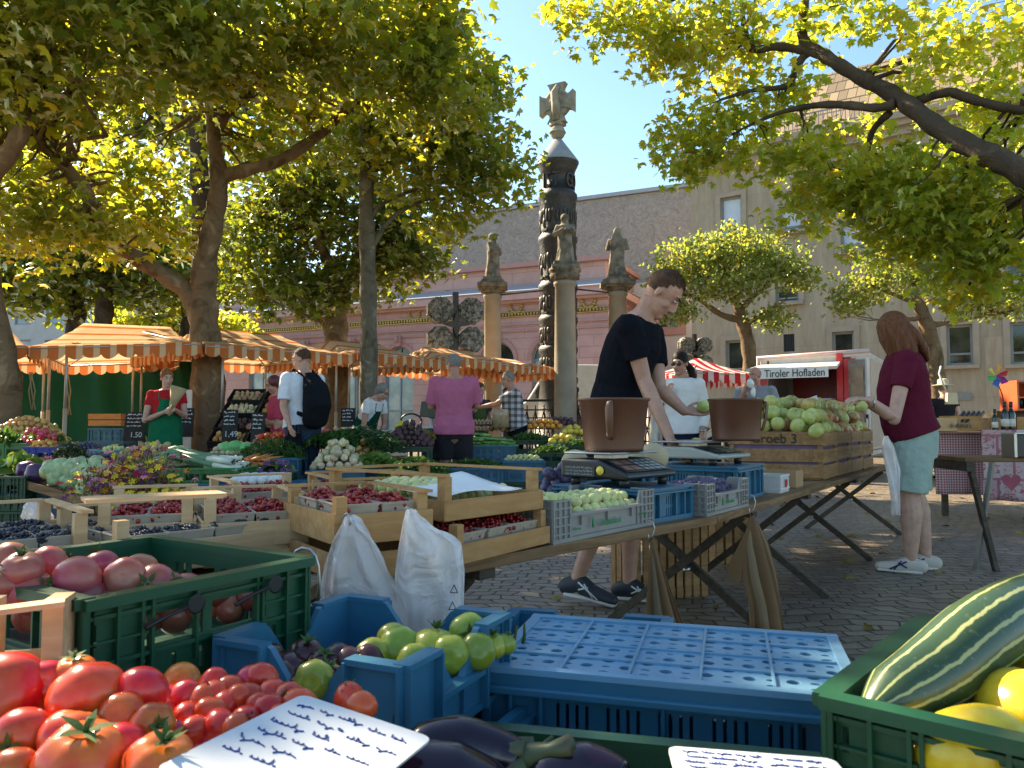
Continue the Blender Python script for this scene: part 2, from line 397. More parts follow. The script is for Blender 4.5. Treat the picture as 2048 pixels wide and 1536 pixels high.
# pink building with gold wreaths
fp = Fac(1218, 27.6, R(65.4)); bp = fp.root('pink_building', 'pink plastered building with gold wreaths and arched windows behind the stone columns', 'building')
aL = fp.a(430); zcor = fp.z(1085,604); zlead = fp.z(1085,580); ztop = fp.z(1180,521)
cen = [1098,994,893,797,705,612,520]; holes = []; arcs = []
for cx in cen:
    a = fp.a(cx); r = .70; zs = fp.z(1000,720); holes.append((a-r, .55, a+r, zs+r)); arcs.append((a, r, zs))
m = MB(); wall(m, aL, 0, 0, zcor, holes, 0, .3); m.add([(0,0,0),(0,4.5,0),(0,4.5,zcor),(0,0,zcor)], [(0,1,2,3)])
for a, r, zs in arcs:
    for sg in (-1, 1):
        pts = [(a+sg*r*math.cos(t), zs+r*math.sin(t)) for t in np.linspace(0, math.pi/2, 9)]
        poly = pts+[(a+sg*r, zs+r)]
        m.add([(x, 0, z) for x, z in poly], [tuple(range(len(poly)))] if sg > 0 else [tuple(range(len(poly)))[::-1]])
        for p, q in zip(pts[:-1], pts[1:]): m.add([(p[0],0,p[1]),(p[0],.3,p[1]),(q[0],.3,q[1]),(q[0],0,q[1])],[(0,1,2,3)])
m.build('wall', PINKB, bp)
ATTIC = m_wall('pink_attic', (.53,.325,.285), (.61,.39,.345), 2, .4, 40, (1.3,.45))
m = MB(); m.box((aL/2-.0,.45,(zlead+.1+ztop)/2),(-aL-.3,.5,ztop-zlead-.1)); m.box((-.4,2.4,(zlead+.1+ztop)/2),(.5,3.4,ztop-zlead-.1)); m.build('attic', ATTIC, bp)
m = MB(); m.box((aL/2,.4,ztop+.09),(-aL+.2,.85,.18)); m.box((-.4,2.6,ztop+.091),(.8,3.6,.17)); m.build('attic_coping', PINKT, bp)
m = MB(); m.box((aL/2,-.05,(zcor+zlead)/2),(-aL+.7,.8,(zlead-zcor)*.6)); m.box((aL/2,-.02,zcor+.06),(-aL+.4,.45,.12)); m.box((.1,2.4,(zcor+zlead)/2),(.55,4.2,(zlead-zcor)*.58)); m.build('cornice', PINK, bp)
m = MB(); m.add([(aL,-.5,zlead-.06),(.4,-.5,zlead-.06),(.4,.25,zlead+.28),(aL,.25,zlead+.28)],[(0,1,2,3)]); m.add([(.4,-.5,zlead-.06),(.4,4.4,zlead-.06),(-.3,4.4,zlead+.28),(-.3,.2,zlead+.28)],[(0,1,2,3)]); solid(m.build('lead_flashing', LEADM, bp), .04)
zd = fp.z(1050,629); m = MB()
m.box((aL/2,-.05,zd+.1),(-aL+.1,.1,.025)); m.box((aL/2,-.05,zd-.07),(-aL+.1,.1,.03))
k = aL
while k < 0: m.box((k,-.06,zd+.015),(.06,.1,.09)); k += .13
m.build('gold_dentil_band', GOLD, bp)
m = MB(); m.box((aL/2,-.04,zd-.36),(-aL+.1,.08,.09)); m.box((aL/2,-.03,zd-.62),(-aL+.1,.07,.06)); m.build('string_course', PINKT, bp)
for wx, wy in ((1178,600),(1033,611),(926,619),(830,627),(735,636),(640,645)):
    p = fp.P(wx, wy); m = MB()
    for k in range(14):
        t = R(115+k*310/13-25); m.ball((p.x+.24*math.cos(t),-.05,p.z+.27*math.sin(t)),(.075,.05,.075),6,4)
    for sg in (-1,1): m.tube([(p.x,-.05,p.z-.27),(p.x+sg*.2,-.05,p.z-.33),(p.x+sg*.36,-.05,p.z-.28)],.035,5); m.ball((p.x+sg*.30,-.05,p.z-.26),(.07,.04,.06),6,4)
    m.build('gold_wreath', GOLD, bp)
for (a, r, zs), h in zip(arcs, holes):
    m = MB()
    for k in range(15):
        t0 = math.pi*k/15; t1 = math.pi*(k+1)/15; R0, R1 = r+.02, r+.17
        vs_ = [(a+q*math.cos(t), y, zs+q*math.sin(t)) for y in (-.05,.02) for q, t in ((R0,t0),(R1,t0),(R1,t1),(R0,t1))]
        m.add(vs_, [(0,1,2,3),(4,7,6,5),(1,5,6,2),(0,3,7,4)])
    m.box((a,-.09,zs+r+.22),(.3,.18,.42)); m.ball((a,-.2,zs+r+.28),(.1,.1,.15),8,6)
    m.build('arch_moulding', PINKT, bp)
    f = window(bp, (a-r, .55, a+r, zs), FRAMEB, GLASSB, .16, 2, .33)
    m = MB(); m.add([(a,.2,zs)]+[(a+(r-.01)*math.cos(t),.2,zs+(r-.01)*math.sin(t)) for t in np.linspace(0,math.pi,17)],[(0,i,i+1) for i in range(1,17)]); m.build('fanlight', GLASSD, f)
    m = MB()
    for t in (math.pi/2,): m.box((a+math.cos(t)*r/2,.17,zs+r/2),(.05,.05,r))
    m.tube([(a+(r-.03)*math.cos(t),.17,zs+(r-.03)*math.sin(t)) for t in np.linspace(0,math.pi,17)],.04,5); m.build('fanlight_frame', FRAMEB, f)
# grey relief wall above the pink parapet
def m_relief():
    n = NT('grey_relief_concrete'); co = n.coord(); f = n.noise(co, 1.1, 3, .5, 4.5); g2 = n.noise(co, 3.5, 5, .6, 2.0)
    c = n.ramp(f, [(.38,(.28,.255,.225)),(.48,(.38,.355,.32)),(.52,(.28,.255,.23)),(.62,(.37,.345,.31))])
    c = n.mix(.5, c, n.ramp(g2, [(.3,(.6,.6,.6)),(.7,(1,1,1))]), 'MULTIPLY')
    return n.done(n.bsdf(c, .85, n.bump(f, .6, .12)))
fg_ = Fac(1218, 33.0, R(65.4)); bg_ = fg_.root('grey_relief_wall', 'grey concrete wall with swirling relief rising above the pink parapet', 'wall')
a0 = fg_.a(700); a1 = fg_.a(1430); z0 = fg_.z(1150,404); m = MB()
m.box(((a0+a1)/2,.4,z0/2),(a1-a0,.8,z0)); m.build('wall_face', m_relief(), bg_)
m = MB(); m.box(((a0+a1)/2,.38,z0+.1),(a1-a0+.1,1.0,.16)); m.build('coping', LEADM, bg_)
# white plaster house between
fw = Fac(1290, 30.5, R(60)); bw = fw.root('white_plaster_house', 'plain white plaster house between the pink building and the travertine one', 'building')
h = (fw.a(1316), fw.z(1340,656), fw.a(1360), fw.z(1340,600)); m = MB(); wall(m, fw.a(1270), fw.a(1440), 0, fw.z(1340,560), [h]); m.build('wall', PLAST, bw)
window(bw, h, FRAMEW, GLASSD, .12, 2)
m = MB(); w_ = .28
for (c, d) in (((h[0]-w_/2,-.03,(h[1]+h[3])/2),(w_,.08,h[3]-h[1])), ((h[2]+w_/2,-.03,(h[1]+h[3])/2),(w_,.08,h[3]-h[1])), (((h[0]+h[2])/2,-.03,h[1]-w_/2),(h[2]-h[0]+2*w_,.08,w_)), (((h[0]+h[2])/2,-.03,h[3]+w_/2),(h[2]-h[0]+2*w_,.08,w_))): m.box(c, d)
m.build('window_surround', PINKT, bw)
p = fw.P(1322, 720); text('sign_letters', 'rs', .42, mat('black_letter',(.02,.02,.02),.5), Mx.Translation((p.x,-.03,p.z)) @ Mx.Rotation(R(90),4,'X'), bw, .02)
# grey panel building and pale block far left behind the trees
fl = Fac(560, 42, R(75)); bl = fl.root('grey_panel_building', 'blue grey panelled building glimpsed left of the pink building', 'building')
m = MB(); hs = [(fl.a(548+18*k), fl.z(560,700), fl.a(560+18*k), fl.z(560,672)) for k in range(2)]; wall(m, fl.a(455), fl.a(640), 0, fl.z(560,612), hs); m.build('wall', m_wall('grey_panels',(.22,.27,.32),(.30,.35,.40),2,.2,20,(1.2,3)), bl)
for h in hs: window(bl, h, FRAMEB, GLASSD)
f2 = Fac(150, 48, R(80)); b2 = f2.root('pale_apartment_block', 'pale apartment block with rows of windows glimpsed behind the left trees', 'building')
hs = [(f2.a(x), f2.z(x,y+40), f2.a(x+34), f2.z(x,y)) for y in (480,545,610,680) for x in range(-40,480,62)]
m = MB(); wall(m, f2.a(-300), f2.a(500), 0, f2.z(150,440), hs); m.build('wall', m_wall('pale_render',(.40,.40,.38),(.48,.48,.46),2,.1,20), b2)
for h in hs: window(b2, h, FRAMEW, GLASSB)

# ---------- nail column, stone columns, statues
STONE = mat('weathered_sandstone', (.25,.21,.15), .85, 0, 6, (.11,.092,.066), .5, 22, .02, thr=(.4,.62))
STONEL = mat('column_sandstone', (.34,.29,.215), .85, 0, 2.2, (.25,.21,.155), .4, 30, .012, thr=(.35,.7))
NAIL = mat('black_iron_nails', (.028,.022,.017), .5, 0, 9, (.05,.038,.026), .6, 34, .02, Metallic=.1)
NAILH = mat('bronze_relief', (.055,.042,.028), .5, .3, 12, bump=.5, bscale=40, Metallic=.3)
PALEST = mat('pale_carved_stone', (.36,.31,.225), .8, 0, 5, (.22,.185,.125), .4, 30, .01)
dN = 19.0; B = at(1117, 848, dN); B.z = 0
zz = lambda py: at(1117, py, dN).z
nc = thing('nail_column', 'tall black iron clad column topped by a pale stone cross', 'column', B)
rs = dN*33/F
prof = [(.75,0),(.75,.3),(.62,.34),(.60,1.0),(.52,1.1)]
bands = [zz(y) for y in (760,700,640,575,480,395)]
for zb in bands: prof += [(rs*1.12,zb-.12),(rs*1.2,zb-.06),(rs*1.2,zb+.04),(rs*1.08,zb+.1),(rs*1.05,zb+.14)]
prof += [(rs*.98,zz(385)),(rs*.97,zz(352)),(rs*1.04,zz(350)),(rs*1.08,zz(344)),(rs*1.24,zz(333)),(rs*1.30,zz(328)),(0,zz(328))]
m = MB(); m.lathe(prof, 40); m.build('shaft', NAIL, nc)
m = MB(); r0 = rs*1.07
for i, (z0, z1) in enumerate(zip(bands[:-1], bands[1:])):
    for k in range(10):
        t = 2*math.pi*(k+.5*(i%2))/10; zc_ = (z0+z1)/2; hh = (z1-z0)*.36
        rt = Mx.Rotation(t, 3, 'Z'); c_ = rt @ V((r0,0,zc_))
        c_ = c_*.965+V((0,0,zc_*.035)); m.box(c_, (.06,.035,hh*2), rt); m.box(c_+V((0,0,hh*.9)), (.06,.20,.06), rt); m.box(c_-V((0,0,hh*.9)), (.06,.20,.05), rt)
        m.ball(c_+V((0,0,hh*.3)), (.06,.06,.10), 7, 5); m.ball(c_-V((0,0,hh*.45)), (.055,.055,.15), 7, 5)
        for sg in (-1, 1): m.ball(rt @ V((r0,sg*.1,zc_)), (.035,.03,.18), 6, 4)
m.build('relief_figures', NAILH, nc)
m = MB(); m.lathe([(rs*1.31,zz(328)),(rs*1.30,zz(325)),(rs*.3,zz(281)),(0,zz(279))], 32); m.build('cap_cone', mat('grey_lead_cone',(.27,.27,.265),.6,.15,6,bump=.2), nc)
m = MB(); m.ball((0,0,zz(265)),(.19,.19,.2),16,10); m.lathe([(.10,zz(284)),(.08,zz(277)),(.1,zz(273))],16); m.lathe([(.2,zz(266)-.02),(.215,zz(266)),(.2,zz(266)+.03)],16); m.build('stone_ball', PALEST, nc)
m = MB(); zc_ = zz(208); ca = R(-28); m.M = Mx.Translation((0,0,zc_)) @ Mx.Rotation(ca,4,'Z') @ Mx.Rotation(R(90),4,'X')
Rr = .62*dN/19
poly = []
for k in range(4):
    q = Mx.Rotation(R(90)*k, 2)
    for x, y in ((.14,.14),(.14,.22),(.20,.40),(.27,.50),(-.27,.50),(-.20,.40),(-.14,.22)): p_ = q @ V((x, y)); poly.append((p_.x*.92, p_.y*1.0))
m.prism(poly[::-1] if False else poly, -.1, .1)
m.M = Mx.Translation((0,0,zc_)) @ Mx.Rotation(ca,4,'Z') @ Mx.Rotation(R(90),4,'X')
m.lathe([(.30,-.07),(.36,-.07),(.36,.07),(.30,.07)], 20)
for k in range(9): m.ball((random.uniform(-.14,.14), random.uniform(-.38,.40), .11), (.07,.11,.05), 6, 4)
m.tube([(0,-.45,.1),(.02,-.1,.13),(-.03,.25,.13),(.05,.42,.1)],[.1,.12,.1,.06],7)
m.M = Mx.Translation((0,0,zz(248))); m.lathe([(.22,-.06),(.22,.02),(.14,.05),(.14,.14)],4); m.build('stone_cross', PALEST, nc)
for k, ch in enumerate('IST GOTT MIT'):
    t = R(-150)+k*R(25); zt_ = (zz(385)+zz(352))/2; c_ = V((math.cos(t),math.sin(t),0))
    if ch != ' ': text('raised_letter', ch, .52, NAILH, frame(c_*rs*.99+V((0,0,zt_)), V((-c_.y,c_.x,0)), (0,0,1), c_), nc, .03, 'CENTER', .62)
def statue(mb, z0, H, face, arm, veil):
    S = H/1.7; WD = 1.15; f = V((math.sin(face), -math.cos(face), 0)); l = V((math.cos(face), math.sin(face), 0))
    P = lambda a, b, z: l*a*S*WD+f*b*S*WD+V((0,0,z0+z*S))
    mb.loft([P(0,0,.02),P(.02,.0,.4),P(0,.02,.85),P(0,0,1.1),P(0,0,1.32),P(0,0,1.40)], [.31*S,.28*S,.26*S,.25*S,.31*S,.15*S], [.28*S,.25*S,.24*S,.22*S,.22*S,.13*S], l)
    for k in range(9):
        t = R(40*k); mb.tube([P(.27*math.cos(t),.23*math.sin(t),.02),P(.22*math.cos(t)+.02,.19*math.sin(t),.5),P(.17*math.cos(t),.14*math.sin(t),1.0)], [.045*S,.04*S,.02*S], 6)
    mb.ball(P(0,.03,1.60),(.15*S,.15*S,.18*S)); mb.tube([P(0,0,1.36),P(0,.02,1.5)],.09*S,8)
    mb.ball(P(0,.13,1.55),(.025*S,.03*S,.03*S),6,5)
    for sg in (-1, 1):
        e = P(sg*.31,.04+.1*arm,1.0); h_ = P(sg*(.12-.05*arm),.22,1.06+.08*arm)
        mb.tube([P(sg*.2,0,1.34),e,h_],[.11*S,.10*S,.075*S],8); mb.ball(h_,.08*S,8,6)
    if veil: mb.loft([P(0,-.05,1.66),P(0,-.09,1.45),P(0,-.1,1.2),P(0,-.12,.8)],[.12*S,.17*S,.24*S,.22*S],[.1*S,.1*S,.1*S,.08*S],l)
    else: mb.ball(P(0,-.02,1.64),(.16*S,.165*S,.15*S))
def stone_column(px, d, cap_y, top_y, wpx, label, face, arm, veil, round_cap):
    b = at(px, 848, d); b.z = 0; t = thing('stone_column', label, 'column', b, 0, 'sandstone columns around the black column')
    r = wpx/2*d/F; zc_ = at(px, cap_y, d).z
    MB().lathe([(r*1.5,0),(r*1.5,.25),(r*1.35,.3),(r*1.4,.42),(r*1.2,.52),(r*1.08,.6),(r*1.06,zc_*.5),(r*.95,zc_-.12),(r*1.08,zc_-.1),(r*1.1,zc_-.03),(r*.95,zc_)], 28).build('shaft', STONEL, t)
    m = MB(); H = .25
    if round_cap: m.lathe([(r*1.0,zc_),(r*1.35,zc_+.05),(r*1.5,zc_+.12),(r*1.35,zc_+.17),(r*1.55,zc_+.19),(r*1.55,zc_+H)],16)
    else:
        m.lathe([(r*.98,zc_),(r*1.15,zc_+.04),(r*1.4,zc_+.1)],20)
        m.box((0,0,zc_+.105),(r*3.0,r*3.0,.05)); m.box((0,0,zc_+.18),(r*3.5,r*3.5,.10)); m.box((0,0,zc_+H-.01),(r*3.0,r*3.0,.04))
    for k in range(8):
        q = R(45*k); m.ball((r*1.22*math.cos(q),r*1.22*math.sin(q),zc_+.06),(.045,.045,.05),7,5)
    m.build('capital', STONE, t)
    m = MB(); m.box((0,0,zc_+H+.07),(r*2.2,r*2.2,.13)); m.box((0,0,zc_+H+.03),(r*2.6,r*2.6,.06)); m.build('plinth', STONE, t)
    zt_ = at(px, top_y, d).z; m = MB(); statue(m, zc_+H+.13, zt_-zc_-H-.13, face, arm, veil); o = m.build('statue', STONE, t); fuse(o, .016, 1, .012, .10)
    return t
stone_column(985, 18.2, 588, 470, 34, 'left stone column carrying a robed statue seen against the grey wall', R(60), .6, False, False)
stone_column(1131, 16.0, 562, 432, 42, 'stone column standing in front of the black column with a figure holding a book', R(-10), 1, False, True)
stone_column(1237, 18.6, 583, 459, 37, 'right stone column with a veiled statue seen from behind', R(170), .3, True, False)
WIRE = mat('black_wire', (.03,.03,.03), .5)
for name, a, b, lab in (('tie_rod', at(1000,590,18.1), at(1095,580,18.9), 'iron tie rod from the left stone column to the black column'), ('tie_rod', at(1150,578,18.9), at(1225,586,18.5), 'iron tie rod from the right stone column to the black column')):
    T(MB().tube([a, b], .02, 6).build(name, WIRE), lab, 'tie rod')
T(MB().tube([at(1690,70,14), at(1860,38,15), at(2060,-10,16)], .008, 5).build('overhead_cable', WIRE), 'thin cable crossing the sky behind the right tree branches', 'cable')
# iron fence round the columns
IRON = mat('black_iron', (.03,.028,.026), .5, .2, 20, Metallic=.5)
A, B_ = at(1012,848,16.6), at(1290,848,15.6); A.z = B_.z = 0
fe = thing('iron_fence', 'low black wrought iron fence around the black column', 'fence', A); L = (B_-A).length; fe.rotation_euler = (0,0,yaw_of(B_-A))
m = MB(); m.box((L/2,0,1.45),(L,.05,.05)); m.box((L/2,0,1.25),(L,.03,.03)); m.box((L/2,0,.4),(L,.05,.05)); m.box((L/2,.0,.2),(L,.3,.4)); m.build('rails', IRON, fe)
m = MB(); k = .1
while k < L:
    m.box((k,0,.85),(.02,.02,1.0))
    for z_ in (.6,.85,1.08): m.lathe([(.0,-.012),(.085,-.012),(.085,.012),(.06,.012),(.06,-.012)],10,(k+.09,0,z_))
    for s_ in (-1,1): m.tube([(k+.09+s_*.09,0,.45),(k+.09-s_*.09,0,1.22)],.012,5)
    k += .19
m.build('scrollwork', IRON, fe)
for k in np.arange(0, L, 1.55):
    m = MB(); m.box((k,0,.8),(.09,.09,1.6)); m.ball((k,0,1.66),.08,8,6); m.build('post', IRON, fe)

# ---------- bronze fountain sculptures (four octagonal drums round a stem)
BRZ = mat('silvery_bronze', (.30,.26,.20), .34, 0, 14, (.07,.058,.045), .9, 26, .03, Metallic=.4, thr=(.4,.6))
BRZD = mat('dark_bronze', (.05,.04,.035), .3, .3, 8, Metallic=.7)
def drum_sculpture(px, py, d, rpx, label, yaw):
    b = at(px, 848, d); b.z = 0; t = thing('drum_sculpture', label, 'sculpture', b, 0, 'fountain sculptures with octagonal drums'); t.rotation_euler = (0,0,yaw)
    r = rpx*d/F; zc_ = at(px, py, d).z
    m = MB(); m.box((0,.1,(zc_+r*2.4)/2),(r*.42,r*.5,zc_+r*2.4)); m.build('stem', BRZD, t)
    m = MB(); m.M = Mx.Translation((0,-r*.5,zc_)) @ Mx.Rotation(R(90),4,'X')
    m.prism([(math.cos(R(45*k))*(r*1.0 if k%2==0 else r*.32), math.sin(R(45*k))*(r*1.0 if k%2==0 else r*.32)) for k in range(8)], -r*.2, r*.25); m.build('star_boss', BRZD, t)
    for sx in (-1,1):
        for sz in (-1,1):
            m = MB(); m.M = Mx.Translation((sx*r*1.12,0,zc_+sz*r*1.05)) @ Mx.Rotation(R(90),4,'X') @ Mx.Rotation(R(22.5),4,'Z')
            def oc(rr, z0, z1): m.prism([(rr*math.cos(R(45*k)), rr*math.sin(R(45*k))) for k in range(8)], z0, z1)
            oc(r,-.18*r,.18*r); oc(r*.86,.18*r,.32*r); oc(r*1.0,-.75*r,-.45*r); oc(r*.8,-.5*r,-.15*r)
            for k in range(60):
                q = random.uniform(0,6.28); rr = r*.85*math.sqrt(random.random()); m.box((rr*math.cos(q),rr*math.sin(q),.33*r),(.16*r*random.uniform(.4,1.2),.1*r,.14*r*random.uniform(.4,1)), Mx.Rotation(random.choice((0,R(45),R(90))),3,'Z'))
            m.build('drum', BRZ, t)
drum_sculpture(911, 650, 16.5, 28, 'silvery bronze sculpture of octagonal drums in front of the pink building', R(12))
drum_sculpture(1394, 708, 21.0, 17, 'dark sculpture of octagonal drums behind the woman in sunglasses', R(12))
# ============================================================ TREES
def m_leaf(name, c, tr, tm=.45):
    n = NT(name); rn = n.n('NewGeometry').outputs['Random Per Island']; co = n.coord()
    f = n.math('ADD', n.math('MULTIPLY', rn, .65), n.math('MULTIPLY', n.noise(co, .9, 2), .5))
    c = V(c); tr = V(tr)
    dc = n.ramp(f, [(.18, c*.75), (.5, c), (.72, V((c.x*1.3, c.y*1.15, c.z))), (.95, V((c.x*1.8, c.y*1.2, c.z*.8)))])
    tc = n.ramp(f, [(.18, tr*.75), (.5, tr), (.72, V((tr.x*1.25, tr.y*1.05, tr.z))), (.93, V((tr.x*1.35, tr.y*.85, tr.z*.6)))])
    d = n.n('BsdfDiffuse'); n.l(dc, d.inputs[0]); t = n.n('BsdfTranslucent'); n.l(tc, t.inputs[0])
    gl = n.n('BsdfGlossy'); gl.inputs['Roughness'].default_value = .42; gl.inputs[0].default_value = (.8,.9,.8,1)
    m1 = n.n('MixShader'); m1.inputs[0].default_value = tm; n.l(d.outputs[0], m1.inputs[1]); n.l(t.outputs[0], m1.inputs[2])
    fr_ = n.n('Fresnel'); fr_.inputs[0].default_value = 1.35
    m2 = n.n('MixShader'); n.l(n.math('MULTIPLY', fr_.outputs[0], .35), m2.inputs[0]); n.l(m1.outputs[0], m2.inputs[1]); n.l(gl.outputs[0], m2.inputs[2])
    return n.done(m2.outputs[0])
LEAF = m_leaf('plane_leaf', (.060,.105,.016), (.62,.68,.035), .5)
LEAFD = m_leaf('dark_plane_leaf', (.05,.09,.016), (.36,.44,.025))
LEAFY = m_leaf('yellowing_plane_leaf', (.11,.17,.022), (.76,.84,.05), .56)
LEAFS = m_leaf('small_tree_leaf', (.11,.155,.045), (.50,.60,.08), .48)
def m_bark(name, c1, c2, c3):
    n = NT(name); co = n.coord(); f = n.noise(co, 3.2, 4, .6, .8); f2 = n.noise(co, 8, 4, .6)
    c = n.ramp(f, [(.36, c1), (.46, c2), (.56, c2), (.66, c3)]); c = n.mix(.5, c, n.ramp(f2, [(.3,(.55,.55,.55)),(.7,(1,1,1))]), 'MULTIPLY')
    return n.done(n.bsdf(c, .85, n.bump(n.math('ADD', f, n.noise(co, 30, 4)), .5, .02)))
BARK = m_bark('plane_bark', (.11,.07,.038), (.19,.125,.07), (.31,.215,.125))
BARKG = m_bark('grey_bark', (.10,.085,.06), (.16,.135,.095), (.27,.235,.17))
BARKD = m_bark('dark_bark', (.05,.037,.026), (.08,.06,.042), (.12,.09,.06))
LOBED = [(0,0),(.26,-.06),(.52,.10),(.31,.27),(.52,.58),(.21,.53),(0,1.0),(-.21,.53),(-.52,.58),(-.31,.27),(-.52,.10),(-.26,-.06)]
SIMPLE = [(0,0),(.42,.3),(.3,.7),(0,1),(-.3,.7),(-.42,.3)]
def leaf_mesh(name, pos, size, shape, mt, droop=.5):
    """pos: (N,3) leaf centres -> one mesh of folded leaf blades"""
    N = len(pos); k = len(shape); S = np.array(shape); S = np.vstack([[0,.36], S]); x, y = S[:,0], S[:,1]-.35
    z = -.22*np.abs(x)*1.2 - .25*(y**2); z[0] += .03
    loc = np.stack([x, y, z], 1); zf = rng.uniform(.1, 2.4, N)
    az = rng.uniform(0, 2*np.pi, N); tilt = rng.normal(.55, .5, N)*droop*2; roll = rng.normal(0, .5, N); s = size*rng.uniform(.65, 1.25, N)
    ca, sa, ct, st, cr, sr = np.cos(az), np.sin(az), np.cos(-tilt), np.sin(-tilt), np.cos(roll), np.sin(roll)
    Z = np.zeros(N); O = np.ones(N)
    Rz = np.array([[ca,-sa,Z],[sa,ca,Z],[Z,Z,O]]).transpose(2,0,1); Rx = np.array([[O,Z,Z],[Z,ct,-st],[Z,st,ct]]).transpose(2,0,1); Ry = np.array([[cr,Z,sr],[Z,O,Z],[-sr,Z,cr]]).transpose(2,0,1)
    Rm = Rz @ Rx @ Ry
    L3 = np.repeat(loc[None], N, 0); L3[:,:,2] *= zf[:,None]; L3[:,:,0] *= rng.uniform(.75,1.1,N)[:,None]
    vv = np.einsum('nij,nkj->nki', Rm, L3)*s[:,None,None] + pos[:,None,:]
    nv = k+1; tri = np.array([[0, 1+i, 1+(i+1)%k] for i in range(k)])
    idx = (tri[None]+ (np.arange(N)*nv)[:,None,None]).reshape(-1)
    me = bpy.data.meshes.new(name); me.vertices.add(N*nv); me.vertices.foreach_set('co', vv.reshape(-1).astype(np.float32))
    nf = N*k; me.loops.add(nf*3); me.loops.foreach_set('vertex_index', idx.astype(np.int32))
    me.polygons.add(nf); me.polygons.foreach_set('loop_start', (np.arange(nf)*3).astype(np.int32))
    me.update(calc_edges=True); me.materials.append(mt); return me
def sample(clumps, per=9, sig=.2, shell=.45):
    out_ = []; tw = []
    for c, r, n in clumps:
        nt_ = max(1, int(n/per)); d = rng.normal(size=(nt_,3)); d /= np.linalg.norm(d,axis=1)[:,None]
        q = d*(rng.uniform(0,1,nt_)**shell)[:,None]*np.array(r)+np.array(c); tw.append(q)
        p = np.repeat(q, per, 0)+rng.normal(0, sig, (nt_*per,3))*np.array([1,1,.7]); out_.append(p)
    return np.vstack(out_), np.vstack(tw)
def jag(p, q, n=4, amp=.06):
    p = V(p); q = V(q); L = (q-p).length
    return [p.lerp(q, i/n)+V((random.gauss(0,1),random.gauss(0,1),random.gauss(0,.6)))*amp*L*(0 if i in (0,n) else 1) for i in range(n+1)]
def smooth_path(pts, rad, k=4):
    pts = [V(p) for p in pts]; o = []; r = []
    for i in range(len(pts)-1):
        p0 = pts[max(i-1,0)]; p1 = pts[i]; p2 = pts[i+1]; p3 = pts[min(i+2,len(pts)-1)]
        for j in range(k):
            t = j/k; o.append(.5*((2*p1)+(p2-p0)*t+(2*p0-5*p1+4*p2-p3)*t*t+(3*p1-p0-3*p2+p3)*t**3)); r.append(rad[i]*(1-t)+rad[i+1]*t)
    o.append(pts[-1]); r.append(rad[-1]); return o, r
def tree(name, label, base, limbs, clumps, leaf, size, shape=LOBED, bark=None, per=9, sig=.2, droop=.5, twigs=1.0, group=None, cat='tree'):
    t = thing(name, label, cat, (0,0,0), 0, group); t.location = V(base); t.location.z = 0; off = -V(t.location)
    pos, tw = sample(clumps, per, sig); m = MB(); m.M = Mx.Translation(off); pts_all = []
    for l in limbs:
        P = [q[0] for q in l]; rr = [q[1] for q in l]; o, r = smooth_path(P, rr); r = [x*(1+.10*math.sin(i*1.9+len(l))) for i, x in enumerate(r)]
        m.tube(o, r, 10); pts_all += [(p, x) for p, x in zip(o, r)]
    if twigs and pts_all:
        A_ = np.array([p[:] for p, _ in pts_all]); ks = rng.choice(len(tw), min(len(tw), int(len(tw)*twigs*.22)+1), replace=False)
        for i in ks:
            q = V(tw[i]); dd = np.linalg.norm(A_-tw[i], axis=1)+np.where(A_[:,2] > tw[i][2]+.6, 1.0, 0); j = int(dd.argmin())
            if dd[j] > 3.5: continue
            r = min(pts_all[j][1]*.5, .012+.012*dd[j]); m.tube(jag(pts_all[j][0], q, 4, .07), [r, r*.8, r*.6, r*.42, .004], 5)
    m.build('trunk', bark or BARK, t)
    me = leaf_mesh('crown', pos+np.array(off[:]), size, shape, leaf, droop); o = bpy.data.objects.new('crown', me); col.objects.link(o); o.parent = t
    return t
def E(px, py, d, rx, ry, rz, n): return (at(px, py, d)[:], (rx, ry, rz), n)
def L(*q): return [(at(px, py, d), r) for px, py, d, r in q]
# big plane tree with the forked trunk (left of centre)
d = 11.6; b0 = at(414, 848, d); b0.z = 0
limbsA = [[(b0, .29)]+L((416,800,d,.25),(412,690,d,.225),(405,610,d,.225),(412,520,d-.1,.17),(430,430,d-.2,.145),(438,360,d-.3,.135),(428,280,d-.3,.10),(420,190,d-.3,.09),(412,90,d-.4,.075),(405,-40,d-.4,.05)),
  L((398,620,d,.19),(368,578,d-.1,.135),(300,532,d-.4,.125),(235,492,d-.6,.115),(208,455,d-.8,.11),(185,405,d-1,.10),(140,345,d-1.2,.09),(105,305,d-1.3,.08),(55,280,d-1.4,.06),(0,270,d-1.5,.04)),
  L((445,352,d-.3,.12),(500,338,d-.3,.09),(565,318,d-.3,.085),(640,268,d-.3,.075),(690,222,d-.3,.065),(728,195,d-.3,.05),(790,140,d-.3,.035),(850,90,d-.3,.02)),
  L((436,255,d-.3,.09),(458,225,d-.4,.065),(490,198,d-.5,.06),(540,170,d-.6,.045),(600,120,d-.6,.03)),
  L((432,180,d-.3,.07),(480,155,d-.4,.05),(548,130,d-.4,.04),(620,60,d-.4,.02)),
  L((395,235,d-.2,.06),(360,200,d+.2,.06),(330,175,d+.3,.05),(260,170,d+.2,.035),(190,180,d,.02))]
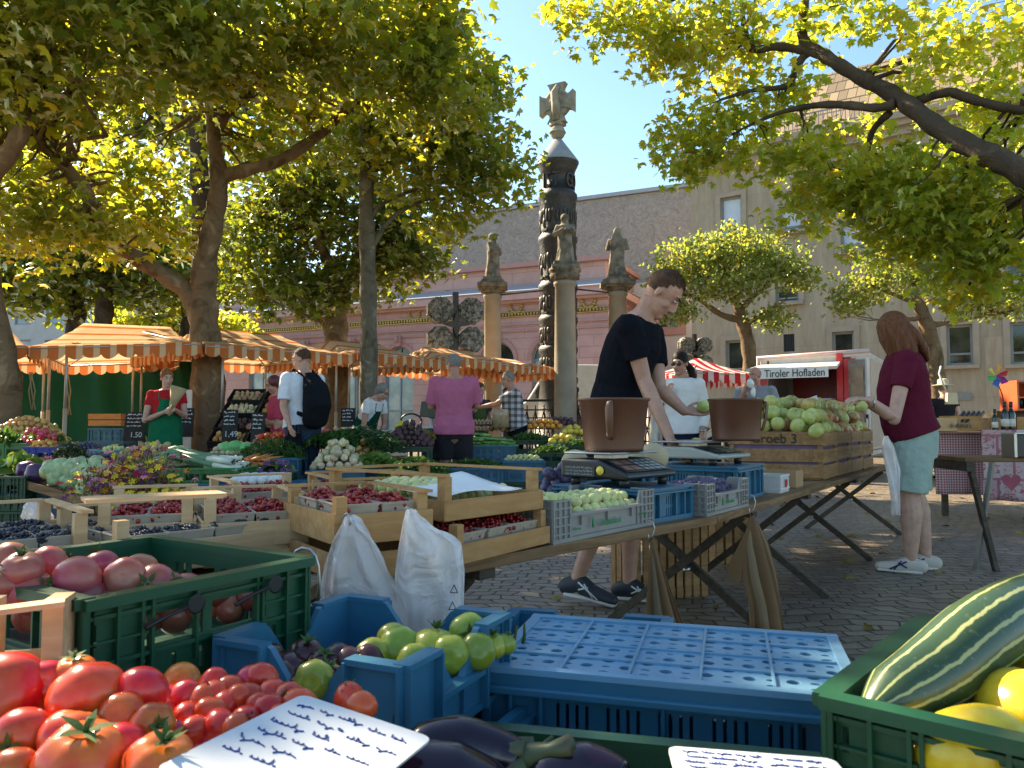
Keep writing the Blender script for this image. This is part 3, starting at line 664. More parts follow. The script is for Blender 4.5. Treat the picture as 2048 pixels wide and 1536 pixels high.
cA = [E(120,60,8.6,1.7,1.3,1.1,2600),E(330,40,9.2,1.8,1.3,.9,2600),E(560,50,9.4,1.7,1.4,.9,2400),E(760,60,9.8,1.3,1.2,.9,1500),E(860,170,10.6,.85,1,1.0,1300),E(640,150,10.2,1.0,1,.45,420),E(250,130,9.8,1.1,1,.4,700),E(60,160,9.2,.7,.8,.5,500),
  E(100,450,10.4,1.4,.9,.55,1100),E(240,360,11.8,1.5,.8,.6,1000),E(60,350,11.2,1.2,.8,.55,800),E(300,470,12.0,.9,.7,.5,500),E(470,250,11.9,.9,.7,.5,500),E(585,225,11.4,.7,.6,.35,350),E(560,300,12.5,.8,.6,.5,350),E(860,30,10,.6,1,.6,700)]
tree('plane_tree', 'large plane tree with mottled forked trunk rising between the two nearest striped canopies', b0, limbsA, [(c_, r_, int(n_*(.75 if c_[2] > 4.6 else .95))) for c_, r_, n_ in cA], LEAF, .155, LOBED, None, 11, .17)
# its overhead neighbours: crown higher up out of the frame that shades the stalls
bO = at(-420, 848, 10.5); bO.z = 0
cO = [((-6.5,9.5,8.2),(2.6,2.6,1.4),1000),((-8.5,7.2,6.6),(2.4,2.2,1.4),850),((-11,9,5.6),(2,2,1.6),900),((-6.2,6.6,5.9),(1.6,1.2,.9),700)]
tree('plane_tree', 'plane tree at the left edge, its limb curving up out of the top left corner', bO,
  [[(bO,.3),(V((bO.x,bO.y,2.2)),.26)]+L((-90,420,9.6,.15),(0,328,9.2,.115),(38,272,9.0,.10),(52,232,9.0,.092),(54,100,9.1,.085),(62,0,9.2,.075),(70,-120,9.3,.06)),
   L((52,248,9.0,.09),(85,228,9.2,.06),(130,210,9.5,.055),(175,196,9.9,.05),(215,178,10.2,.035))], cO, LEAF, .21, SIMPLE, BARK, 9, .28)
# second, slender tree and the darker ones behind
d = 12.6; b1 = at(736, 848, d); b1.z = 0
cB = [E(830,310,12.6,1.35,1.2,.9,1500),E(930,250,12.2,.85,1,.8,1000),E(985,350,12.6,.7,.9,.55,650),E(800,230,12.6,1.2,1,.7,1000),E(900,430,13.2,.75,.9,.4,420),E(905,130,12,.65,.9,.8,800),E(700,280,13.5,.8,.8,.5,400),E(965,180,12.3,.35,.5,.4,200)]
tree('plane_tree', 'slender straight trunked plane tree beside the pink facade', b1,
  [[(b1,.15)]+L((738,700,d,.135),(736,560,d,.135),(733,420,d,.125),(732,300,d,.10),(731,190,d,.075),(728,90,d,.05)),
   L((740,385,d,.05),(755,320,d,.04),(800,235,d,.025),(840,180,d,.015)),L((740,345,d,.05),(790,322,d,.04),(850,310,d,.03),(930,260,d,.015)),L((742,500,d,.05),(780,440,d+.1,.04),(850,400,d+.2,.03),(920,398,d+.3,.015)),L((741,440,d,.045),(765,408,d,.035),(830,380,d,.03),(960,350,d,.015))],
  cB, LEAF, .145, LOBED, BARKG)
d = 16; b2 = at(674, 848, d); b2.z = 0
cC = [E(560,400,16.5,1.7,1.4,1.5,1700),E(680,420,16,1.6,1.4,1.5,1700),E(790,470,16,1.2,1.2,1.0,1100),E(540,560,16,1.2,1,.8,900),E(620,590,15.6,.8,.8,.5,500),E(500,480,17,1.1,1,1.1,900),E(740,560,16,.9,.9,.5,500),E(840,520,16,.6,.7,.4,300),E(650,310,16.5,1.5,1.2,1.0,1000)]
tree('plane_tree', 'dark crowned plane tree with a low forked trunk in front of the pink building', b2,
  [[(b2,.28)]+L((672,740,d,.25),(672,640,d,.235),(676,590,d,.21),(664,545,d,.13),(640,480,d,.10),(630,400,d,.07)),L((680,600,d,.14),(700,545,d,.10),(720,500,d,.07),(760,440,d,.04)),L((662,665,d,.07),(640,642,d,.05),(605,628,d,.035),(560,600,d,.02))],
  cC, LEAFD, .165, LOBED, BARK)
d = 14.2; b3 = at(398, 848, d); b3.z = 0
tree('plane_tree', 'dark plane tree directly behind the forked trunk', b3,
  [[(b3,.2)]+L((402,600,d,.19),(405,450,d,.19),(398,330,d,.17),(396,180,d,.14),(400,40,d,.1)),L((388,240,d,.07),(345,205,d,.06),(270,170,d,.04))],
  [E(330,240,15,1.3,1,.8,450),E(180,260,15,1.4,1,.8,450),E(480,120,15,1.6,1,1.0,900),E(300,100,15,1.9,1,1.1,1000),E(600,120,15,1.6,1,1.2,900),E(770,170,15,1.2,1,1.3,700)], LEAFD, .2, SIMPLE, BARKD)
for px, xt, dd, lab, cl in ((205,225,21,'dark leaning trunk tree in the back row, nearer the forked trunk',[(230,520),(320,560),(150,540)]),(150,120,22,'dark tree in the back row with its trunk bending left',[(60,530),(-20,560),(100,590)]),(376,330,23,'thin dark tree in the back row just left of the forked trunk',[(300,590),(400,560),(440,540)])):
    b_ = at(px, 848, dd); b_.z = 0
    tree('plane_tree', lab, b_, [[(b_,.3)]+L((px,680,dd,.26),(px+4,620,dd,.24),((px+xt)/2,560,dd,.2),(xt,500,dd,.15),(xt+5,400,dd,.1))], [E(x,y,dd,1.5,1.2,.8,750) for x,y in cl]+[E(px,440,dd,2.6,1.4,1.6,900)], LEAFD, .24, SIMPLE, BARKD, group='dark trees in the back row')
b_ = at(330, 848, 30); b_.z = 0
tree('shrub_tree', 'pale sunlit bushy tree far behind the striped canopies', b_, [[(b_,.2)]+L((330,700,30,.15),(330,640,30,.08))], [E(330,640,30,1.9,1.5,.9,2200),E(440,655,30,1.5,1.2,.6,1300),E(240,650,30,1.0,1.2,.6,700)], LEAFY, .2, SIMPLE)
bH2 = at(12, 848, 9.6); bH2.z = 0
tree('plane_tree', 'thick trunk at the far left edge below the striped canopy', bH2, [[(bH2,.2)]+L((12,780,9.6,.18),(0,700,9.6,.17),(-40,500,9.6,.15),(-90,300,9.6,.1))], [E(-150,200,9.6,1.5,1.3,1.3,900)], LEAF, .18, SIMPLE, BARK)
# right plane tree: only its overhanging limb and foliage are in view
bR = V((6.6, 5.6, 0))
limH = [[(bR,.34),(V((6.4,5.6,1.6)),.3),(V((5.4,5.6,2.5)),.21)]+L((2120,385,5.6,.12),(2048,345,5.6,.100),(1960,302,5.8,.088),(1890,265,6,.080),(1830,220,6.2,.074),(1780,185,6.4,.068),(1720,155,6.6,.062),(1670,125,6.7,.058),(1640,106,6.8,.055),(1612,88,6.9,.048),(1604,60,6.9,.045),(1608,20,6.9,.042),(1615,-60,6.9,.04)),
  L((1640,108,6.8,.045),(1600,100,6.9,.036),(1555,93,7,.04),(1500,98,7.1,.03),(1478,60,7.2,.028),(1440,20,7.2,.022),(1400,-20,7.2,.012)),
  L((1622,100,6.9,.045),(1600,122,6.9,.035),(1580,165,6.9,.03),(1560,175,6.9,.026),(1500,182,6.9,.02),(1440,200,6.9,.012)),
  L((1790,208,6.3,.045),(1750,216,6.4,.034),(1700,211,6.5,.036),(1640,210,6.6,.03),(1560,225,6.8,.02),(1480,260,7,.01)),
  L((1812,212,6.3,.045),(1850,196,6.2,.038),(1900,184,6.1,.034),(1918,190,6.1,.04),(1985,210,6,.035),(2048,222,6,.035),(2120,240,5.9,.035)),
  L((1780,225,6.4,.035),(1745,262,6.6,.026),(1730,320,6.7,.02),(1690,370,6.8,.014),(1650,420,6.9,.008)),
  L((1505,95,7.1,.03),(1492,60,7.2,.022),(1510,0,7.2,.012))]
cH = [E(1190,30,7.4,.55,.5,.35,420),E(1330,45,7.3,.6,.6,.42,700),E(1440,110,7.2,.55,.6,.42,600),E(1300,95,7.4,.35,.5,.25,220),E(1550,50,7,.5,.6,.25,260),E(1720,40,6.8,.6,.6,.3,350),E(1800,10,6.4,.5,.6,.3,300),
  E(1440,280,7.2,.62,.6,.33,800),E(1370,300,7.3,.35,.5,.28,380),E(1520,240,7.1,.45,.5,.3,450),E(1560,190,7,.4,.5,.25,300),E(1580,330,6.9,.42,.5,.28,380),E(1660,390,6.8,.55,.6,.33,650),E(1620,300,6.9,.4,.5,.2,200),
  E(1760,360,6.6,.5,.7,.3,700),E(1880,410,6.4,.6,.7,.38,900),E(1990,430,6.2,.6,.7,.45,900),E(1800,470,6.6,.42,.5,.25,420),E(1900,520,6.5,.4,.5,.25,420),E(1990,540,6.3,.42,.6,.22,380),E(1910,585,6.5,.14,.3,.16,80),
  E(1960,190,6.4,.6,.6,.5,800),E(1990,300,6.3,.55,.6,.4,650),E(1850,140,6.6,.4,.5,.3,350),E(1760,230,7.2,.5,.5,.2,150),E(2020,60,6,.5,.6,.35,450),E(1900,90,7,.35,.5,.3,220),E(2100,120,6,.6,.8,.6,500)]
thin = {(1440,280):.6,(1520,240):.5,(1580,330):.6,(1620,300):.5,(1560,190):.5,(1760,230):.5,(1960,190):.45,(2100,120):.4,(2020,60):.5,(1850,140):.5,(1990,300):.5,(1800,10):.6,(1720,40):.6}
thin = {tuple(round(v, 3) for v in at(k[0],k[1],1)): f for k, f in thin.items()}
def thf(c_): return thin.get(tuple(round(v, 3) for v in (c_[0]/c_[1], 1, CAMZ+(c_[2]-CAMZ)/c_[1])), 1)
cH = [(c_, tuple(x*1.06 for x in r_), int(n_*1.12*thf(c_))) for c_, r_, n_ in cH]
tree('plane_tree', 'plane tree leaning in from the right edge, thick dark limb and yellow green leaves', bR, limH, cH, LEAFY, .086, LOBED, BARKD, 12, .085, .5, .5)
# two small clipped plane trees in front of the travertine building
d = 18; b5 = at(1492, 848, d); b5.z = 0
tree('small_plane_tree', 'small flat crowned plane tree in front of the travertine facade behind the vendor', b5,
  [[(b5,.2)]+L((1500,760,d,.17),(1496,690,d,.16),(1484,640,d,.15),(1472,605,d,.10),(1450,570,d,.06)),L((1478,640,d,.09),(1440,628,d,.07),(1400,600,d,.05),(1370,585,d,.03)),L((1490,650,d,.07),(1530,625,d,.05),(1570,600,d,.03)),L((1480,620,d,.08),(1510,590,d,.06),(1550,560,d,.04)),L((1440,600,d,.07),(1425,580,d,.07),(1395,570,d,.05))],
  [E(1390,520,18,1.0,1,.55,1500),E(1470,500,18,1.2,1.2,.5,1800),E(1550,525,18,.8,1,.45,1100),E(1340,570,17.6,.45,.6,.45,500),E(1360,620,17.2,.6,.6,.25,500),E(1440,575,17.4,.8,.6,.4,700),E(1550,635,17.6,.55,.6,.22,450),E(1600,560,18,.4,.6,.35,350),E(1500,560,17.5,.7,.6,.35,550)], LEAFS, .11, SIMPLE, BARK, 12, .13)
d = 16.5; b6 = at(1880, 848, d); b6.z = 0
tree('small_plane_tree', 'small plane tree with a leaning trunk behind the woman in maroon', b6,
  [[(b6,.2)]+L((1876,780,d,.17),(1868,700,d,.15),(1850,640,d,.15),(1835,600,d,.10),(1820,560,d,.06)),L((1856,650,d,.08),(1900,645,d,.05),(1960,632,d,.045),(2010,625,d,.03),(2060,610,d,.02)),L((1846,635,d,.07),(1800,640,d,.04),(1760,640,d,.03)),L((1840,610,d,.06),(1790,590,d,.04),(1740,570,d,.03))],
  [E(1740,570,16.4,.9,.8,.5,1100),E(1830,540,16.4,.9,.8,.5,1000),E(1700,610,16.2,.4,.5,.25,300),E(1960,600,16.4,1.0,.8,.35,900),E(2040,600,16.4,.7,.7,.4,600),E(1900,570,16.4,.8,.7,.4,700),E(1770,500,16.4,.7,.8,.35,500)], LEAFS, .10, SIMPLE, BARK, 12, .12)
# ============================================================ STALLS: materials and builders
def plast(name, c, rough=.38, **k): return mat(name, c, rough, .12, 5, bump=.05, bscale=45, Specular_IOR_Level=.5, **k)
P_BLUE = plast('blue_plastic', (.028,.13,.215)); P_LBLUE = plast('light_blue_plastic', (.09,.27,.38)); P_GRN = plast('green_plastic', (.008,.066,.029)); P_LGRN = plast('bright_green_plastic', (.05,.20,.05))
P_GREY = plast('grey_plastic', (.26,.245,.225)); P_BLACK = plast('black_plastic', (.015,.015,.016)); P_VIO = plast('violet_blue_plastic', (.02,.03,.30)); P_DGRN = plast('dark_green_plastic', (.010,.055,.025))
def m_wood(name, c1, c2, rough=.7, sc_=(1.2,14,14)):
    n = NT(name); co = n.coord(); mp = n.n('Mapping'); mp.inputs['Scale'].default_value = sc_; n.l(co, mp.inputs[0])
    rn = n.n('ObjectInfo').outputs['Random']
    mp.inputs['Location'].default_value = (0,0,0); f = n.noise(mp.outputs[0], 2.2, 6, .65, .8); kn = n.noise(co, 9, 3)
    c = n.ramp(f, [(.3, c1), (.68, c2)]); c = n.mix(.45, c, n.ramp(kn, [(.3,(.62,.55,.48)),(.6,(1,1,1))]), 'MULTIPLY')
    return n.done(n.bsdf(c, rough, n.bump(f, .35, .004)))
W_PALE = m_wood('pale_wood', (.53,.32,.155), (.70,.47,.26)); W_ORG = m_wood('orange_wood', (.38,.19,.07), (.54,.31,.13)); W_OLD = m_wood('old_plank_wood', (.12,.068,.034), (.28,.17,.085)); W_APP = m_wood('apple_crate_wood', (.22,.115,.045), (.40,.235,.11)); W_DARK = m_wood('dark_leg_wood', (.055,.045,.035), (.12,.095,.07))
METAL = mat('dull_steel', (.45,.44,.42), .35, .1, 20, Metallic=.9); CARD = mat('cardboard', (.42,.27,.14), .85, .12, 6); WHITE = mat('white_paper', (.78,.77,.74), .7, .05, 8)
CHALKB = mat('chalkboard', (.02,.02,.02), .7, 0, 7, (.05,.05,.048), thr=(.3,.8)); CHALK = mat('chalk', (.62,.62,.60), .9)
def panel(mb, Lx, H, holes, t, M):
    old = mb.M.copy(); mb.M = old @ M
    wall(mb, 0, Lx, 0, H, holes, 0, t)
    b = MB(); wall(b, 0, Lx, 0, H, holes, t, 0); mb.add([V(v) for v in b.v], [f[::-1] for f in b.f[:len(b.f)-4*len(holes)]])
    mb.M = old
def RZ(a): return Mx.Rotation(a, 4, 'Z')
def TR(x, y, z): return Mx.Translation((x, y, z))
def sides(Lx, W):
    return [(TR(0,0,0), Lx), (TR(Lx,0,0) @ RZ(R(90)), W), (TR(Lx,W,0) @ RZ(R(180)), Lx), (TR(0,W,0) @ RZ(R(-90)), W)]
def crate_mesh(style, Lx, W, H, m, t=.006):
    """plastic crates, origin front-left-bottom, walls along X and Y; outside of each wall is -Y of its panel frame"""
    b = MB()
    b.box((Lx/2,W/2,.006),(Lx-.01,W-.01,.012))
    for si, (M, q) in enumerate(sides(Lx, W)):
        M = M @ TR(0,0,.0007*si); old = b.M; holes = []
        if style == 'green':
            z1, z2 = H*.46, H*.74; k = [.24,.42,.46,.70,.74,.88] if q > .5 else [.22,.48,.52,.78]
            for i in range(0, len(k), 2): holes.append((q*k[i], z1, q*k[i+1], z2))
            for i in range(int(q/.05)):
                x = .05+i*.05
                if .2*q < x < .9*q: holes.append((x, H*.14, x+.009, H*.34))
                elif x < .12*q or x > .92*q: holes.append((x-.03, H*.55, x-.022, H*.75))
            panel(b, q, H, holes, t, M @ TR(0,.012,0)); b.M = M
            for x in (.0,.055/q,.11/q,1-.11/q,1-.055/q,1.0): b.box((min(max(q*x,.003),q-.003),.006,H*.48),(.005,.014,H*.93))
            for x in (.22,.44,.72): b.box((q*x,.007,H*.6),(.005,.012,H*.7))
            for z in (H*.02,H*.40,H*.80): b.box((q/2,.008,z+.003),(q-.012,.011,.006))
            for z in (H*.22,H*.6): b.box((.055,.008,z),(.1,.009,.004)); b.box((q-.055,.008,z),(.1,.009,.004))
            b.box((q/2,.004,H-.008),(q,.03,.016))
        elif style == 'blue':
            for z in (H*.14, H*.5):
                x = .09
                while x < q-.09:
                    for j in range(4): holes.append((x+j*.014, z, x+j*.014+.005, z+H*.26))
                    x += .085
            panel(b, q, H, holes, t, M @ TR(0,.016,0)); b.M = M
            for x in (.004,.06,q-.06,q-.004): b.box((x,.008,H*.45),(.007,.018,H*.88))
            for x in (.33,.66): b.box((q*x,.009,H*.45),(.006,.014,H*.88))
            b.box((q/2,.006,H*.90),(q,.034,H*.05)); b.box((q/2,.012,H*.965),(q-.02,.018,H*.07)); b.box((q/2,.009,.008),(q-.01,.018,.016))
        elif style == 'grey':
            hl = H*.62 if q > W+.001 or Lx == W else H*.8
            x = .09
            while x < q-.08: holes.append((x, hl*.55, x+.008, hl*.9)) if q <= W+.001 else None; x += .018
            panel(b, q, hl, holes, t, M @ TR(0,.008,0)); b.M = M
            for sx, x0 in ((1,0),(-1,q)):
                w1 = .085
                b.prism([(0,0)],0,0) if False else None
                pts = [(x0,0),(x0+sx*w1*1.25,0),(x0+sx*w1*1.25,hl*.9),(x0+sx*w1,H),(x0,H)]
                o2 = b.M; b.M = M @ TR(0,.012,0) @ Mx.Rotation(R(90),4,'X'); b.prism(pts if sx > 0 else pts[::-1], 0, .008); b.M = o2
                for j in range(4): b.box((x0+sx*(.004+j*.027),.004,H*.5),(.005,.012,H*.96))
                for z in (.2,.4,.6,.8,.98): b.box((x0+sx*w1*.5,.004,H*z),(w1,.011,.005))
            b.box((q/2,.004,hl),(q-.16,.02,.008)); b.box((q/2,.005,.006),(q,.014,.012))
            for x in (.25,.5,.75): b.box((q*x,.005,hl-.02),(.004,.012,.03))
        elif style == 'flap':
            hl = H*.5
            panel(b, q, hl, [], t, M @ TR(0,.012,0)); b.M = M
            for sx, x0 in ((1,0),(-1,q)):
                w1 = min(.12, q*.3); pts = [(x0,0),(x0+sx*w1*1.5,0),(x0+sx*w1*1.5,hl),(x0+sx*w1,H*.97),(x0+sx*w1*.9,H),(x0,H)]
                o2 = b.M; b.M = M @ TR(0,.016,0) @ Mx.Rotation(R(90),4,'X'); b.prism(pts if sx > 0 else pts[::-1], 0, .012); b.M = o2
                b.box((x0+sx*w1*.46,.004,H-.0015),(w1*.92,.028,.009)); b.box((x0+sx*w1*.92,-.002,H*.5),(.006,.02,H*.96)); b.box((x0+sx*.004,-.002,H*.5),(.006,.018,H*.975))
            b.box((q/2,.004,hl-.004),(q-.2,.028,.009)); b.box((q/2,.006,.006),(q,.016,.012))
        b.M = old
    return b.mesh(style+'_crate', m)
def tray_mesh(Lx, W, Hb, Hp, m, bars=(1,1,1,1), lip=.012):
    """wooden fruit tray: low boards, corner posts, thin top bars"""
    b = MB(); b.box((Lx/2,W/2,.005),(Lx-.02,W-.02,.008))
    for i, (M, q) in enumerate(sides(Lx, W)):
        old = b.M; b.M = M
        b.box((q/2+random.uniform(-.002,.002),.004+.001*i,Hb/2+.004),(q-.001*i,.007,Hb))
        if bars[i]: b.box((q/2,.012,Hp+.004),(q-.004*i,.026-.001*i,.007))
        b.M = old
    for x in (.022,Lx-.022):
        for y in (.024,W-.024): b.box((x,y,Hp/2),(.026,.026,Hp))
    return b.mesh('tray', m)
def slat_crate_mesh(Lx, W, H, m, n=3):
    b = MB(); b.box((Lx/2,W/2,.008),(Lx-.02,W-.02,.01))
    for i, (M, q) in enumerate(sides(Lx, W)):
        old = b.M; b.M = M; hs = H/n
        for k in range(n): b.box((q/2,.005,hs*(k+.5)+random.uniform(-.004,.004)),(q-.0015*i-.003*(i%2),.010,hs*.80), Mx.Rotation(random.uniform(-.012,.012),3,'Y'))
        b.M = old
    for x in (.024,Lx-.024):
        for y in (.024,W-.024): b.box((x,y,H/2),(.028,.028,H*.99))
    return b.mesh('slat_crate', m)
def put(me, name, loc, yaw, label, cat, group=None, scale=None):
    o = bpy.data.objects.new(name, me); col.objects.link(o); o.location = loc
    o.rotation_euler = (0,0,yaw) if isinstance(yaw, (int, float)) else yaw
    if scale is not None: o.scale = (scale,)*3 if isinstance(scale, (int, float)) else scale
    return T(o, label, cat, group)
_CM = {}
def crate(style, Lx, W, H, m, loc, yaw, label, group=None, name=None, b=.0015):
    k = (style, round(Lx,3), round(W,3), round(H,3), m.name)
    if k not in _CM: _CM[k] = crate_mesh(style, Lx, W, H, m)
    return put(_CM[k], name or 'plastic_crate', loc, yaw, label, 'crate', group)

# ------------------------------------------------------------ produce meshes
def lobes(n, dep, dim=.22, flat=1.0, pt=0):
    def f(d):
        a = math.atan2(d.y, d.x); s_ = math.sqrt(max(0,1-d.z*d.z)); k = 1-dep*(1-abs(math.cos(n*a/2)))*s_
        if d.z > 0: k -= dim*math.exp(-(s_/.30)**2)
        if d.z < 0: k -= dim*.4*math.exp(-(s_/.25)**2)
        return k+pt*max(0,d.z)**6
    return f
def rough_fn(seed, amp, sc_=1.6):
    return lambda d: 1+amp*mnoise.noise(d*sc_+V((seed*3.1,seed,0)))
def fruit_mat(name, c1, c2, rough=.3, rand=.25, scale=3.5, vert=None, sss=.0, **kw):
    n = NT(name); co = n.coord(); f = n.noise(co, scale, 4)
    base = n.ramp(f, [(.35, c1), (.68, c2)])
    if vert:  # blush towards the stem end
        sp = n.n('SeparateXYZ'); n.l(co, sp.inputs[0]); base = n.mix(n.math('MULTIPLY', n.ramp(n.math('ADD', sp.outputs[2], n.math('MULTIPLY', f, .6)), [(vert[0],(0,0,0)),(vert[1],(1,1,1))]), vert[3] if len(vert) > 3 else 1), base, vert[2])
    rn = n.n('ObjectInfo').outputs['Random']; h = n.n('HueSaturation'); n.l(base, h.inputs['Color'])
    n.l(n.math('ADD', n.math('MULTIPLY', rn, rand*.16), .5-rand*.08), h.inputs['Hue']); n.l(n.math('ADD', n.math('MULTIPLY', n.math('FRACT', n.math('MULTIPLY', rn, 13.7)), rand*1.6), 1-rand*.8), h.inputs['Value'])
    sp_ = n.noise(co, 55, 2)
    k = dict(Specular_IOR_Level=.5); k.update(kw)
    return n.done(n.bsdf(h.outputs[0], n.math('ADD', n.math('MULTIPLY', sp_, .15), rough-.07), n.bump(sp_, .05, .01), **k))
FM = dict(
 tomato=fruit_mat('red_tomato', (.50,.030,.012), (.62,.075,.015), .24, .22, 1.4, (.75,1.35,(.60,.16,.02),.6)),
 plumtom=fruit_mat('small_red_tomato', (.50,.022,.018), (.60,.05,.02), .22, .2, 1.4),
 orangetom=fruit_mat('orange_tomato', (.55,.16,.01), (.66,.26,.02), .25, .1),
 pinktom=fruit_mat('pink_oxheart_tomato', (.34,.05,.045), (.42,.115,.085), .30, .35, 1.3, (.5,1.3,(.34,.16,.08),.55)),
 blacktom=fruit_mat('black_tomato', (.028,.010,.012), (.11,.022,.018), .22, .3, 1.3),
 greentom=fruit_mat('green_tomato', (.26,.30,.025), (.42,.42,.05), .25, .25, 1.6, (.4,1.2,(.18,.26,.02),.6)),
 apple=fruit_mat('green_apple', (.38,.40,.085), (.52,.50,.17), .3, .22, 1.5),
 redapple=fruit_mat('blushed_apple', (.42,.40,.10), (.50,.10,.05), .3, .25, 1.4),
 plum=fruit_mat('plum_skin', (.035,.022,.055), (.12,.10,.17), .5, .3, 2),
 mirabelle=fruit_mat('greengage_skin', (.52,.50,.17), (.62,.60,.28), .5, .15, 2),
 potato=fruit_mat('potato_skin', (.33,.21,.10), (.44,.30,.16), .8, .25, 3), onion=fruit_mat('onion_skin', (.46,.22,.06), (.60,.36,.12), .4, .3, 2),
 wonion=fruit_mat('white_onion_skin', (.50,.36,.16), (.66,.58,.40), .4, .3, 1.6), cabbage=fruit_mat('cabbage_leaf', (.22,.34,.14), (.46,.54,.30), .5, .2, 2.2), redcab=fruit_mat('red_cabbage_leaf', (.055,.018,.075), (.13,.05,.15), .4, .2, 2.2),
 beet=fruit_mat('beetroot_skin', (.05,.018,.022), (.10,.04,.04), .6, .3, 3), radish=fruit_mat('radish_skin', (.45,.02,.05), (.60,.10,.14), .35, .25), carrot=fruit_mat('carrot_skin', (.52,.15,.03), (.60,.22,.05), .5, .2),
 lemon=fruit_mat('lemon_skin', (.66,.45,.03), (.72,.54,.06), .4, .15), apricot=fruit_mat('apricot_skin', (.62,.30,.06), (.64,.40,.10), .5, .25), grape=fruit_mat('grape_skin', (.02,.02,.05), (.07,.07,.12), .4, .3), orange=fruit_mat('orange_skin', (.62,.22,.02), (.68,.30,.03), .4, .2), greenb=fruit_mat('green_veg_skin', (.07,.18,.025), (.16,.30,.05), .4, .4), melong=fruit_mat('green_melon_skin', (.12,.42,.12), (.2,.55,.18), .35, .1), bread=fruit_mat('paprika_mix', (.50,.30,.05), (.55,.10,.03), .4, .5))
STEM = mat('green_stem', (.07,.11,.03), .7, .3, 20); STEMB = mat('brown_stem', (.10,.06,.03), .8)
def calyx_mesh(n=5, Lr=.55, up=.25, st=.28):
    b = MB()
    for k in range(n):
        a = 2*math.pi*k/n+random.uniform(-.2,.2); u = up*random.uniform(.4,1.5); ca, sa = math.cos(a), math.sin(a); w_ = .11
        P = [(r*ca-s*w_*g*sa, r*sa+s*w_*g*ca, z) for r, z, g in ((.03,.0,.7),(Lr*.45,.07+u*.3,1),(Lr,.02+u,.05)) for s in (-1,1)]
        b.add(P, [(0,1,3,2),(2,3,5,4)], True)
    b.tube([(0,0,-.02),(.02,.0,st*.6),(.08,.03,st)], [.07,.06,.075], 6); return b.mesh('calyx', STEM)
def ballmesh(name, m, fn=None, nu=16, nv=11, r=(1,1,1)):
    b = MB(); b.ball((0,0,0), r, nu, nv, None, fn); return b.mesh(name, m)
FRUIT = {}
def reg(k, name, cat, m, fns, calyx=None, cz=.8, nu=16, nv=11, r=(1,1,1), cm=None):
    FRUIT[k] = (name, cat, [ballmesh(name, m, f, nu, nv, r) for f in fns], calyx, cz, cm)
CAL = [calyx_mesh(5), calyx_mesh(6,.5,.4), calyx_mesh(5,.65,.15)]
def stem_mesh():
    b = MB(); b.tube([(0,0,-.12),(.02,0,.1),(.08,.02,.28)], [.05,.035,.05], 5); return b.mesh('stem', STEMB)
STM = [stem_mesh()]
reg('tomato','tomato','tomato',FM['tomato'],[lobes(5,.04),lobes(6,.07,.24),lobes(4,.02,.12)],CAL,.78,26,18,(1,1,.88))
reg('plumtom','small_tomato','tomato',FM['plumtom'],[lobes(3,.01,.08),lobes(4,.03,.1,1,.12)],CAL,.9,20,14,(.92,.92,1.08))
reg('orangetom','tomato','tomato',FM['orangetom'],[lobes(4,.02,.1)],CAL,.9,20,14)
reg('pinktom','oxheart_tomato','tomato',FM['pinktom'],[lobes(5,.06,.2,1,0),lobes(3,.05,.12,1,.15)],CAL,.8,22,15,(1,1,.82))
reg('blacktom','black_tomato','tomato',FM['blacktom'],[lobes(4,.03,.12),lobes(5,.06,.18)],CAL,.84,20,14,(1,1,.92))
reg('greentom','green_tomato','tomato',FM['greentom'],[lobes(6,.045,.2),lobes(7,.07,.24)],CAL,.78,24,16,(1,1,.84))
reg('apple','apple','apple',FM['apple'],[lobes(5,.03,.34),lobes(5,.05,.30)],STM,.68,18,13,(1,1,.92))
reg('redapple','apple','apple',FM['redapple'],[lobes(5,.03,.34)],STM,.68,18,13,(1,1,.9))
reg('plum','plum','plum',FM['plum'],[lobes(1,.05,.08)],None,0,12,8,(.85,.85,1.15)); reg('mirabelle','yellow_plum','plum',FM['mirabelle'],[lobes(1,.05,.1)],STM,.9,12,8,(1,1,1))
reg('potato','potato','potato',FM['potato'],[rough_fn(i,.22) for i in range(3)],None,0,12,8,(1.35,1,.85)); reg('onion','onion','onion',FM['onion'],[lobes(2,0,-.25,1,.2)],None,0,12,8,(1,1,.92)); reg('wonion','white_onion','onion',FM['wonion'],[lobes(2,0,-.3,1,.3)],None,0,12,8,(1,1,.9))
def cab_fn(s): return lambda d: 1+.06*math.sin(3*math.atan2(d.y,d.x)+4*d.z+s)+.05*mnoise.noise(d*2.4+V((s,0,0)))+.03*abs(mnoise.noise(d*6))
reg('cabbage','cabbage','cabbage',FM['cabbage'],[cab_fn(0),cab_fn(2)],None,0,20,14,(1.05,1,.92)); reg('redcab','red_cabbage','cabbage',FM['redcab'],[cab_fn(1)],None,0,20,14)
reg('pointcab','pointed_cabbage','cabbage',FM['cabbage'],[lambda d: cab_fn(1)(d)*(1+.25*max(0,d.x)**2)],None,0,18,12,(1.6,.9,.85))
reg('beet','beetroot','beetroot',FM['beet'],[lobes(2,0,-.2,1,.3)],None,0,10,7); reg('radish','radish','radish',FM['radish'],[lobes(2,0,-.3,1,.4)],None,0,10,7); reg('lemon','lemon','lemon',FM['lemon'],[lambda d: 1+.2*abs(d.x)**6],None,0,12,8,(1.25,1,1)); reg('apricot','apricot','apricot',FM['apricot'],[lobes(1,.05,.1)],None,0,10,7)
